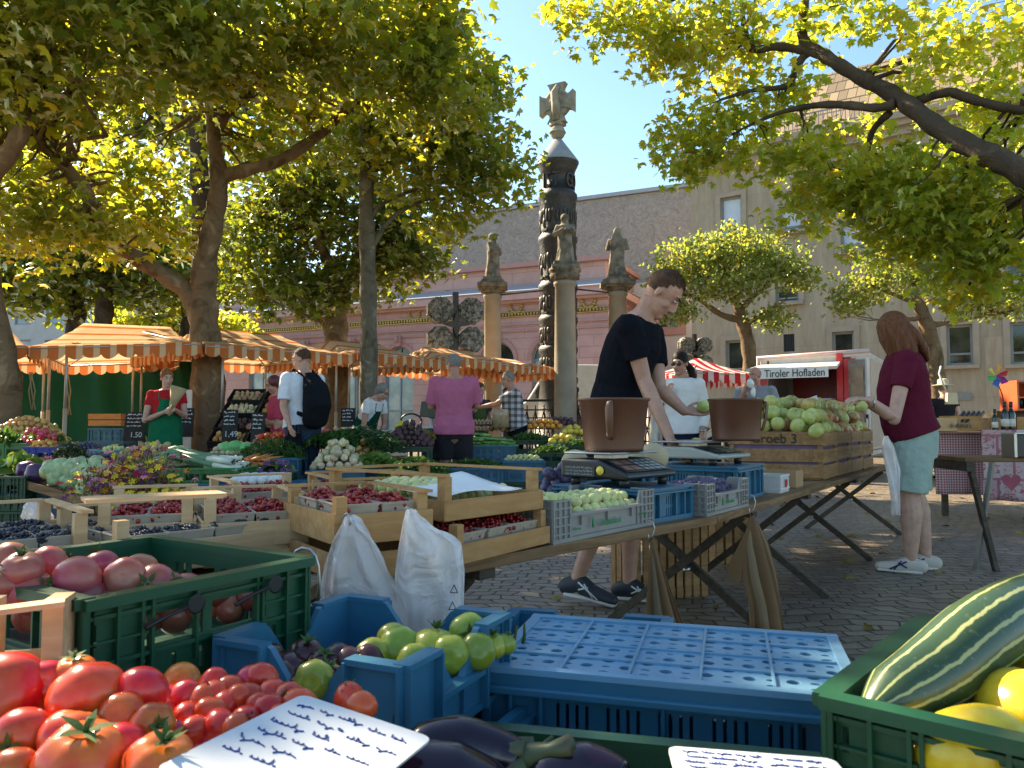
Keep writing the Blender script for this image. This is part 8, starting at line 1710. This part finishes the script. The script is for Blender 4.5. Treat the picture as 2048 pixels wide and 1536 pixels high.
# ---- man eating
d11 = 10.5; K1 = Person('person','balding man in a grey polo shirt eating from a white paper',gp(1512,d11),1.74,-30,0,(-20,6),1.14,SK2)
K1.legs(.09, shoe=BLACKF); K1.torso(.04); K1.head('bald', HAIRG); e1 = K1.u(.30,.03,1.14); w1 = K1.u(.26,.22,1.04); e2 = K1.u(-.24,.12,1.16); w2 = K1.u(-.06,.20,1.48); s1 = K1.arm(1,e1,w1); s2 = K1.arm(-1,e2,w2); K1.finish(); K1.shirt(cloth_m('grey_polo',(.25,.25,.27)), [(s1,e1,.75,0),(s2,e2,.75,0)], .86, .026, .074, .04); K1.trousers(BLACKF, 1.95)
q = MB(); q.ball((0,0,0),(.05,.05,.06),10,7,None,rough_fn(3,.4,2.5)); q.ball((.03,-.02,-.12),(.035,.03,.07),8,6,None,rough_fn(5,.4,2)); T(q.build('paper_napkin', WHITE, None, K1.o.location+w2+V((.02,-.07,.02))), 'white paper napkin with food in the hand of the balding man', 'napkin')
# ---- far person with straw hat
d12 = 13.0; L1 = Person('person','person with a straw hat and a cream shoulder bag walking away by the facade',gp(1889,d12),1.66,170,0,(0,0),1.0,SK3,vox=.014)
L1.legs(.085, 1.0, ((.09,.1,.08),(-.09,-.12,.1)), shoe=BLACKF); L1.torso(); P = L1.head('short', HAIRG, eyes=False); e1 = L1.u(.24,0,1.12); w1 = L1.u(.25,.06,.90); e2 = L1.u(-.24,0,1.12); w2 = L1.u(-.25,.1,.92); s1 = L1.arm(1,e1,w1); s2 = L1.arm(-1,e2,w2); L1.finish(); L1.shirt(cloth_m('black_vest',(.02,.02,.025)), [(s1,e1,.35,0),(s2,e2,.35,0)], .95); L1.trousers(cloth_m('grey_trousers',(.06,.06,.07)), 1.95)
q = MB(); c = P(0,-.01,.075); q.lathe([(.17,-.01),(.175,0),(.09,.012),(.082,.09),(.05,.11),(0,.11)],20,c); q.build('straw_hat', mat('straw',(.55,.45,.28),.8,.15,30), L1.o)
q = MB(); q.box((0,0,0),(.19,.08,.19),None,.8); cb = T(q.build('shoulder_bag', cloth_m('cream_bag',(.52,.45,.28)), None, at(1903,797,d12-.22)), 'cream bag on the shoulder of the person in the straw hat', 'bag'); q = MB(); q.tube([(-.1,0,.15),(-.14,.1,.42),(-.05,.2,.55)],.015,5); q.build('strap', SOLE, cb)
# ============================================================ FOREGROUND stall
def rect3(a, b, z): q = b-a; return LM(V((a.x,a.y,z)), math.atan2(q.y,q.x)), q.length, math.atan2(q.y,q.x)
# supporting table
t = thing('stall_table', 'low plank table under the foreground crates', 'table', (-.25,1.2,0)); m = MB()
m.box((0.1,-.12,.235),(3.4,1.5,.03)); m.build('top', W_OLD, t)
for x in (-1.4,1.6):
    for y in (-.7,.5): m = MB(); m.box((x,y,.11),(.06,.06,.22)); m.build('leg', W_DARK, t)
# perforated blue crate lying upside down
zt_ = .52; fl, frr, bl_ = gz(960,1332,zt_), gz(1742,1402,zt_), gz(1158,1234,zt_)
Mi, Li, Yi = rect3(fl, frr, .25); Wi = abs((Mi.inverted() @ bl_).y); Hi = zt_-.25
t = thing('upturned_crate', 'blue plastic crate turned upside down showing its perforated bottom', 'crate', Mi.translation, Yi)
holes = []; nx, ny = 17, 10
b = MB(); th = .008
def round_hole_plate(mb, x0, x1, y0, y1, nx, ny, r, z, t_):
    dx, dy = (x1-x0)/nx, (y1-y0)/ny; n = 12
    for i in range(nx):
        for j in range(ny):
            cx, cy = x0+dx*(i+.5), y0+dy*(j+.5); hole = (i+j) % 2 == 0 or True
            sq = []
            for k in range(n):
                a = 2*math.pi*k/n+math.pi/n; c_, s_ = math.cos(a), math.sin(a); q = 1/max(abs(c_),abs(s_)); sq.append((cx+dx/2*c_*q, cy+dy/2*s_*q))
            big = (i+j) % 2; rx = r*(1 if big else .75); ry = r*(1 if big else .42)
            ho = [(cx+rx*math.cos(2*math.pi*k/n+math.pi/n), cy+ry*math.sin(2*math.pi*k/n+math.pi/n)) for k in range(n)]
            vs = [(x,y,z) for x,y in sq]+[(x,y,z) for x,y in ho]+[(x,y,z-t_) for x,y in ho]
            mb.add(vs, [(k,(k+1)%n,n+(k+1)%n,n+k) for k in range(n)]+[(n+k,n+(k+1)%n,2*n+(k+1)%n,2*n+k) for k in range(n)], False)
round_hole_plate(b, .02, Li-.02, .02, Wi-.02, nx, ny, .0112, Hi-.004, th)
for i in range(1,5): x = .02+(Li-.04)*i/5; b.box((x,Wi/2,Hi-.0015),(.006,Wi-.05,.007))
for j in range(1,4): y = .02+(Wi-.04)*j/4; b.box((Li/2,y,Hi-.0025),(Li-.05,.005,.006))
b.box((Li/2,.012,Hi-.004),(Li,.022,.012)); b.box((Li/2,Wi-.012,Hi-.004),(Li,.022,.012)); b.box((.012,Wi/2,Hi-.0045),(.022,Wi-.046,.011)); b.box((Li-.012,Wi/2,Hi-.0045),(.022,Wi-.046,.011))
bevel(b.build('perforated_bottom', plast('sky_lit_crate_bottom',(.15,.31,.45),.24), t), .002)  # paler than the side walls: sky reflection put into the base colour
b = MB()
for si, (M, q) in enumerate(sides(Li, Wi)):
    M = M @ TR(0,0,-.0008*si); holes = []
    for z_ in (Hi*.30, Hi*.62):
        x = .12
        while x < q-.12:
            for j in range(4): holes.append((x+j*.017, z_-.0, x+j*.017+.006, z_+Hi*.17))
            x += .088
    panel(b, q-.03, Hi*.86, holes, .005, M @ TR(.015,.015,0)); o2 = b.M; b.M = M
    for x in (.0,.055,.11,q*.5,q-.11,q-.055,q): b.box((min(max(x,.004),q-.004),.010,Hi*.42),(.008,.02,Hi*.84))
    b.box((q/2,.006,Hi*.87),(q+.02,.036,.014)); b.box((q/2,.010,Hi*.93),(q-.01,.016,Hi*.09))
    b.M = o2
bevel(b.build('side_walls', P_BLUE, t), .003)
# big green crate of courgettes at the right
ga, gb = gz(1642,1390,.62), gz(1850,1231,.62); q = gb-ga; Lg_ = q.length; Yg = math.atan2(q.y,q.x)
# local X along the left rim (front to back); crate lies to its right -> use corner origin so that Y points left: shift by width
Wg = .44; nrm = V((q.y,-q.x,0)).normalized(); org = ga+nrm*Wg; org.z = .62-.15
crate('green', Lg_-.06, Wg-.06, .20, P_DGRN, org-nrm*.03+V((.05,.04,-.202)), Yg, 'dark green crate standing under the giant courgettes')
crate('green', Lg_, Wg, .15, P_GRN, org, Yg, 'green plastic crate of giant striped courgettes and yellow squash at the right front')
def m_zuc():
    n = NT('striped_courgette_skin'); co = n.coord('UV'); sp = n.n('SeparateXYZ'); n.l(co, sp.inputs[0]); ob = n.coord()
    wob = n.math('MULTIPLY', n.math('SUBTRACT', n.noise(ob, 14, 4), .5), .11); fine = n.math('MULTIPLY', n.math('SUBTRACT', n.noise(ob, 60, 5), .5), .30)
    f = n.math('FRACT', n.math('ADD', n.math('ADD', n.math('MULTIPLY', sp.outputs[0], 12), wob), fine)); s_ = n.math('ABSOLUTE', n.math('SUBTRACT', f, .5))
    c = n.ramp(s_, [(.0,(.42,.42,.17)),(.07,(.40,.41,.16)),(.12,(.035,.07,.025)),(.5,(.03,.06,.025))])
    sk = n.ramp(n.noise(ob, 120, 2), [(.63,(0,0,0)),(.72,(1,1,1))]); c = n.mix(n.math('MULTIPLY', sk, .28), c, (.24,.30,.14))
    return n.done(n.bsdf(c, .33, n.bump(n.noise(ob, 25, 3), .12, .006), Coat_Weight=.2))
ZUC = m_zuc()
def bent(name, pts, rad, m_, label, cat, n=40, parent=None):
    o_, r_ = smooth_path(pts, rad, 8); m = MB(); m.tube(o_, r_, n, True); me = m.mesh(name, m_); uv = me.uv_layers.new(name='UVMap'); nn = len(o_)
    for p in me.polygons:
        ks = [me.loops[li].vertex_index % n for li in p.loop_indices]; wrap = max(ks)-min(ks) > n//2
        for li in p.loop_indices: vi = me.loops[li].vertex_index; k = vi % n; uv.data[li].uv = ((k+(n if wrap and k < n//2 else 0))/n, (vi//n)/nn)
    o = bpy.data.objects.new(name, me); col.objects.link(o)
    if parent: o.parent = parent
    return T(o, label, cat) if label else o
rz_ = 128*1.22/F
bent('giant_courgette', [at(1738,1425,.95),at(1790,1395,.97),at(1870,1345,1.0),at(1955,1275,1.04),at(2050,1222,1.10),at(2180,1180,1.18),at(2330,1170,1.26)], [.012,.038,.046,.049,.049,.045,.03], ZUC, 'giant dark green courgette with pale yellow stripes in the right green crate', 'courgette')
bent('giant_courgette', [at(1960,1600,.95),at(2060,1580,.99),at(2200,1520,1.07),at(2300,1460,1.14)], [.02,.055,.06,.03], ZUC, 'second striped courgette lying low under the big one', 'courgette')
YSQ = fruit_mat('yellow_squash_skin', (.66,.42,.012), (.72,.52,.03), .25, .05, 4)
reg('squash','yellow_squash','squash',YSQ,[lobes(2,0,.05)],None,0,24,16,(1.25,1,.9))
for px, py, d_, r, lab in ((2055,1428,.96,.06,'bright yellow squash right under the striped courgette'),(2105,1340,1.07,.06,'yellow squash at the right edge behind the first one'),(1950,1500,.90,.055,'yellow squash seen through the green crate handle'),(2115,1440,.98,.06,'yellow squash deep in the right crate corner')): fruit('squash', at(px,py,d_), r, lab, None, (.3,.2,1.0+px))
# front green crate with aubergines
ea, eb = gz(886,1441,.47), gz(1642,1512,.47); q = eb-ea; Le = q.length; Ye = math.atan2(q.y,q.x); nr = V((q.y,-q.x,0)).normalized()
We = .36; org = ea+nr*We; org.z = .25; crate('green', Le, We, .22, P_DGRN, org, Ye, 'dark green plastic crate of aubergines at the bottom front')
AUB = fruit_mat('aubergine_skin', (.010,.004,.012), (.030,.010,.030), .16, .1, 2)
def aubergine(pts, rad, st, lab):
    t = thing('aubergine', lab, 'aubergine', pts[0]); og = V(pts[0]); o_, r_ = smooth_path([V(p)-og for p in pts], rad, 6); m = MB(); m.tube(o_, r_, 20); m.build('fruit', AUB, t)
    b = MB(); p0, p1 = o_[-3], V(st)-og; p2 = o_[-1]; b.tube([p2.lerp(p0,1.0), p2, p2.lerp(p1,.25), p2.lerp(p1,.6), p1], [rad[-1]*1.06, rad[-1]*.9, .016, .010, .013], 10)
    ax = (p1-p2).normalized(); u = ax.orthogonal().normalized(); v = ax.cross(u)
    for k in range(5): a = 2*math.pi*k/5; e = u*math.cos(a)+v*math.sin(a); b.tube([p2+ax*.012+e*.014, p2-ax*.022+e*rad[-1]*1.18, p2-ax*.06+e*rad[-2]*.98], [.012,.010,.002], 6)
    b.build('calyx', mat('aubergine_stem', (.10,.055,.045), .5, 0, 9, (.05,.07,.025)), t); return t
aubergine([at(800,1535,.98),at(850,1502,.99),at(920,1494,1.0),at(995,1508,1.0),at(1045,1518,.99)], [.012,.034,.038,.031,.020], at(1142,1490,.96), 'large dark aubergine with its stem pointing right in the front crate')
aubergine([at(620,1600,.9),at(720,1570,.92),at(900,1580,.94),at(1010,1600,.95)], [.02,.05,.055,.03], at(1090,1590,.95), 'aubergine lying under the large one in the front crate')
aubergine([at(1250,1560,.95),at(1180,1545,.97),at(1110,1560,.98),at(1060,1580,1)], [.02,.035,.04,.025], at(1030,1600,1.0), 'small purple aubergine at the right of the front crate')
# blue crates with corner flaps
fl = gz(434,1278,.60); frr = gz(808,1336,.60); Mb, Lb_, Yb_ = rect3(fl, frr, .46); Wb = .345
crate('flap', Lb_, Wb, .14, plast('mid_blue_plastic',(.03,.135,.225),.35), Mb.translation, Yb_, 'blue crate with raised corner flaps holding dark and green tomatoes')
fill = Mb @ TR(Lb_*.5, Wb*.5, .02)
crate('flap', .40, .36, .13, P_LBLUE, Mb @ V((-.17,-.375,-.08)), Yb_, 'blue crate with corner flaps holding the red tomatoes')
crate('blue', .42, .36, .2, P_BLUE, Mb @ V((0,0,-.207)), Yb_, 'blue crate standing under the dark tomatoes')
crate('flap', .36, .3, .15, P_BLUE, at(958,1300,1.56)-V((0,0,.14)), R(-14), 'blue crate with corner flaps behind the upturned crate')
# tomatoes placed one by one
def fpx(k, px, py, rpx, d, lab, grp=None, rot=None, cal=.4, vi=None): return fruit(k, at(px,py,d), rpx*d/F, lab, grp, rot, cal, vi)
gr = 'red tomatoes at the left front'
for px, py, rp, rot, cal, lab in ((8,1388,82,(1.2,.3,0),0,'big red tomato cut by the left edge of the foreground pile'),(175,1398,76,(2.2,.2,1),0,'big orange red tomato in the middle of the foreground pile'),(284,1383,52,(2.4,.4,0),0,'round red tomato beside the orange one in the foreground pile'),(142,1476,64,(-.4,.1,0),0,'red tomato behind the one with the upright calyx'),(165,1528,90,(.25,.05,.5),1,'big red tomato with an upright green calyx at the bottom edge'),(320,1532,72,(.3,.25,.2),1,'ribbed red tomato with curly calyx beside the white sign'),(86,1368,46,(1,1,0),0,'pale red tomato half hidden behind the big ones'),(150,1350,44,(.1,0,0),1,'pinkish tomato with a leafy stalk at the back of the pile'),(45,1478,60,(1.5,.8,0),1,'shaded red tomato at the left edge under the big one'),(242,1432,46,(1,.3,0),0,'red tomato under the round red one'),(30,1545,50,(2,0,0),0,'red tomato at the bottom left corner'),(240,1500,52,(1.6,.4,0),0,'red tomato between the two with calyxes'),(305,1450,44,(.8,1.2,0),1,'red tomato with a dry stalk right of the pile')):
    fpx('tomato', px, py, rp, .78+max(0,1540-py)/200*.16, lab, None, rot, cal)
for px, py in ((60,1440),(200,1470),(110,1500),(270,1480),(20,1500),(330,1490),(220,1545),(100,1560),(0,1440),(-60,1400),(-50,1480),(380,1510)): fpx('tomato', px, py, 52, .93+max(0,1540-py)/200*.14, 'red tomato deep inside the foreground pile', 'red tomatoes deep in the pile')
fpx('orangetom', 363, 1362, 36, 1.06, 'small orange tomato in front of the blue corner flap', None, (2,0,0), 0)
for px, py in ((405,1404),(345,1398),(428,1372),(425,1428),(478,1400),(495,1396),(455,1380),(540,1420),(520,1415),(575,1398),(440,1455),(318,1430),(372,1432),(390,1460),(490,1440),(340,1470),(470,1462),(365,1400),(505,1362),(524,1362),(545,1388),(600,1412),(700,1402),(720,1412),(560,1440),(310,1410),(450,1412),(430,1395)): fpx('plumtom', px, py, random.uniform(29,37), .90+max(0,1470-py)/120*.16, 'small oval red tomato in the blue crate in front', 'small red tomatoes in the blue crate', None, .3)
for px, py in ((420,1480),(480,1490),(540,1470),(360,1490)): fpx('plumtom', px, py, 34, .92, 'small oval red tomato in the blue crate in front', 'small red tomatoes in the blue crate', None, .3)
for px, py, cal in ((612,1318,1),(675,1330,0),(562,1362,0),(720,1353,0),(645,1340,1),(700,1335,0),(580,1345,0),(655,1365,1),(755,1375,0),(690,1395,1),(600,1390,0),(735,1330,0),(640,1395,0),(540,1330,0)): fpx('blacktom', px, py-6, 37, 1.22+max(0,1400-py)/90*.12, 'dark purple black tomato in the blue flap crate', 'black tomatoes in the flap crate', (.3,.2,0) if cal else None, cal)
fpx('greentom', 628, 1360, 40, 1.20, 'green ribbed tomato lying alone on the dark tomatoes', None, (1.4,.3,0), 0)
for px, py, rp, lab, rot, cal in ((745,1312,36,'green tomato at the left of the green heap',(1.2,.5,0),0),(800,1298,46,'large green tomato low in the green heap',(.9,.3,0),0),(790,1285,42,'green tomato behind the large one',(1,.1,2),0),(868,1296,48,'green tomato with a dark curled stalk on the heap',(-.15,.1,0),1),(938,1268,42,'yellow green tomato highest on the green heap',(1.3,.6,0),1),(955,1302,38,'yellow green tomato against the upturned crate',(1.2,.2,0),0),(900,1310,40,'green tomato low in the middle of the heap',(1.5,0,0),0),(985,1292,30,'small pale tomato by the upturned crate',(.2,0,0),1),(1010,1288,24,'small cream tomato behind the upturned crate',(.3,.2,1),1),(830,1325,38,'green tomato behind the blue rim',(1,1,0),0)): fpx('greentom', px, py, rp, 1.30+max(0,1325-py)/60*.12, lab, None, rot, cal)
# thick dried stalks
m = MB()
for px, py in ((1025,1275),(1010,1270),(1045,1270)): m.tube([at(px,py+20,1.55),at(px+4,py,1.55),at(px+10+random.uniform(-8,14),py-24,1.55)], [.004,.0035,.002], 6)
T(m.build('tomato_stalks', STEM), 'green tomato stalks sticking up behind the upturned crate', 'stalks')
# green crate of pink oxheart tomatoes
N_, R_ = gz(165,1201,.70), gz(622,1113,.70); q = R_-N_; Lk = q.length; Yk = math.atan2(q.y,q.x)
put(crate_mesh('green', Lk, .50, .17, P_GRN, .006), 'plastic_crate', (N_.x,N_.y,.53), Yk, 'green plastic crate of pink oxheart tomatoes at the left with black spoons on its side', 'crate')
MK = LM(V((N_.x,N_.y,.53)), Yk)
crate('green', Lk, .50, .27, P_DGRN, MK @ V((0,0,-.272)), Yk, 'dark green crate standing under the pink tomatoes')
for px, py, rp, lab, rot, vi in ((45,1133,46,'pink oxheart tomato at the left back of the green crate',(.4,.2,0),0),(155,1150,52,'large pink oxheart tomato with a stalk scar in the green crate',(.3,.6,0),1),(60,1178,52,'red tipped oxheart tomato in front in the green crate',(.2,1.2,0),1),(250,1150,46,'olive shouldered pink tomato in the green crate',(1.2,1,0),0),(170,1182,46,'pink tomato leaning on the front rim',(.4,0,0),0),(215,1195,44,'pale pink tomato low behind the front rim',(.3,.3,0),0),(310,1165,48,'pale pink oxheart tomato lying sideways in the green crate',(1.3,.2,0),1),(335,1172,42,'pink tomato right of the sideways one',(.6,.7,0),0),(10,1160,44,'pink tomato at the left edge behind the rim',(.5,0,1),0)): fpx('pinktom', px, py+6, rp*.9, 1.20+.10*(px/300), lab, None, rot, .5, vi)
for px, py in ((100,1128),(205,1132),(20,1120),(270,1168),(110,1165),(290,1140),(420,1215),(360,1235),(470,1218),(520,1190),(300,1240),(400,1205),(440,1190),(280,1215),(330,1200),(120,1200),(90,1165),(230,1172),(380,1180),(540,1180),(20,1195),(200,1165),(130,1235),(60,1230)):
    d_ = 1.24+.22*(px/600); fruit('pinktom', at(px,py,d_)+V((-.03,.05,-.01)), .033, 'pink red tomato down inside the green crate', 'pink tomatoes inside the green crate')
# dark relief moulded on the crate side, set on as small separate pieces
for s_, z_ in ((.09,.125),(.25,.128)):
    t = thing('moulded_relief', 'black plastic spoon hooked on the side of the green crate, %s' % ('nearer' if s_ < .2 else 'farther'), 'spoon', MK @ V((s_,-.012,z_)), Yk); m = MB(); m.tube([(0,0,-.012),(.04,0,.0),(.07,0,.006)],[.004,.003,.004],6); m.build('handle', BLK, t); m = MB(); m.M = TR(.085,.0,.008) @ Mx.Rotation(R(90),4,'X'); m.lathe([(.008,-.003),(.013,0),(.016,.002),(.013,.002)],16); m.build('relief_disc', BLK, t)
# small wooden tray at the left edge
a = gz(-190,1338,.60); b = gz(128,1318,.60); a2 = gz(-90,1345,.625); b2 = gz(133,1330,.625)
q = b2-a2; put(tray_mesh(q.length, .075, .035, .118, W_PALE, (0,0,0,0)), 'wooden_tray', (a2.x,a2.y,.592), math.atan2(q.y,q.x), 'small pale wooden tray at the left edge behind the red tomatoes', 'tray')
p0, p1 = at(-40,1226,1.0), at(130,1204,1.045); m = MB(); m.bar(p0, p1, .03, .007); T(m.build('wooden_bar', W_PALE), 'pale wooden bar across the small tray at the left edge', 'bar')
m = MB(); q_ = at(20,1330,1.3); m.M = LM(q_, .2); 
for (c,d) in (((0,0,0),(.2,.14,.004)),((0,-.07,.02),(.2,.004,.045)),((0,.07,.02),(.2,.004,.045)),((.1,0,.02),(.004,.136,.045)),((-.1,0,.02),(.004,.136,.045))): m.box(c,d)
T(m.build('foil_dish', METAL), 'shiny metal dish inside the small tray at the left edge', 'dish')
for px, py in ((12,1312),(40,1318),(-5,1322)): fruit('blacktom', at(px,py,1.3), .024, 'small dark tomato in the metal dish', 'dark tomatoes in the dish', (.1,0,0), 1)
# white price signs with handwriting
INK = mat('blue_ink', (.03,.06,.22), .6); SIGN = mat('white_laminated_card', (.60,.62,.64), .4, .04, 4)
def sign(A, B, D, label, rows):
    ex = (B-A); ey = (A-D); Lx, Ly = ex.length, ey.length; x = ex.normalized(); z = x.cross(ey).normalized(); y = z.cross(x); M = frame(D, x, y, z); sk = ey.dot(x)/Ly
    t = thing('price_sign', label, 'sign', (0,0,0)); t.matrix_world = M
    m = MB(); rr = .012; pl = []
    Ly2 = ey.dot(y)
    for cx, cy, a0 in ((rr,rr,180),(Lx-rr,rr,270),(Lx-rr,Ly2-rr,0),(rr,Ly2-rr,90)):
        for k in range(5): a_ = R(a0+22.5*k); pl.append((cx+rr*math.cos(a_), cy+rr*math.sin(a_)))
    m.prism(pl, -.0015, .0015); m.build('card', SIGN, t)
    m = MB()
    for (x0, x1, yy, h) in rows:
        s_ = MB(); x1 = max(x1, x0+.28); scribble(s_, Lx*x0, Lx*x1, 0, Ly2*h, 0, .0009, (2.5,6)); m.add([(v[0]-.06*(v[2]), Ly2*yy+v[2]*.8, .0022+v[1]) for v in s_.v], s_.f)
    m.build('handwriting', INK, t); return t
rows = [(.08,.55,.88,.05),(.62,.9,.86,.05),(.10,.5,.76,.06),(.58,.92,.72,.05),(.08,.52,.64,.06),(.1,.5,.53,.06),(.56,.9,.56,.05),(.08,.48,.42,.06),(.1,.46,.30,.06),(.62,.94,.32,.10),(.6,.92,.18,.10)]
sign(at(622,1396,.96), at(884,1484,.90), at(306,1540,.74), 'white handwritten price sign in blue ink lying on the red tomatoes', rows)
sign(at(1462,1504,.86), at(1800,1530,.84), at(1360,1590,.74), 'white handwritten price sign at the bottom edge in front of the blue crate', rows)
# ============================================================ finish
bpy.context.view_layer.update()
_dg = bpy.context.evaluated_depsgraph_get()
_res = [(o, bpy.data.meshes.new_from_object(o.evaluated_get(_dg))) for o in TEXTS]
for o, me in _res:
    n_ = bpy.data.objects.new(o.name.split('.')[0], me); col.objects.link(n_); n_.parent = o.parent; n_.matrix_local = o.matrix_local.copy()
    for k_ in o.keys():
        try: n_[k_] = o[k_]
        except Exception: pass
    nm_ = o.name; bpy.data.objects.remove(o, do_unlink=True); n_.name = nm_
apply_fused()
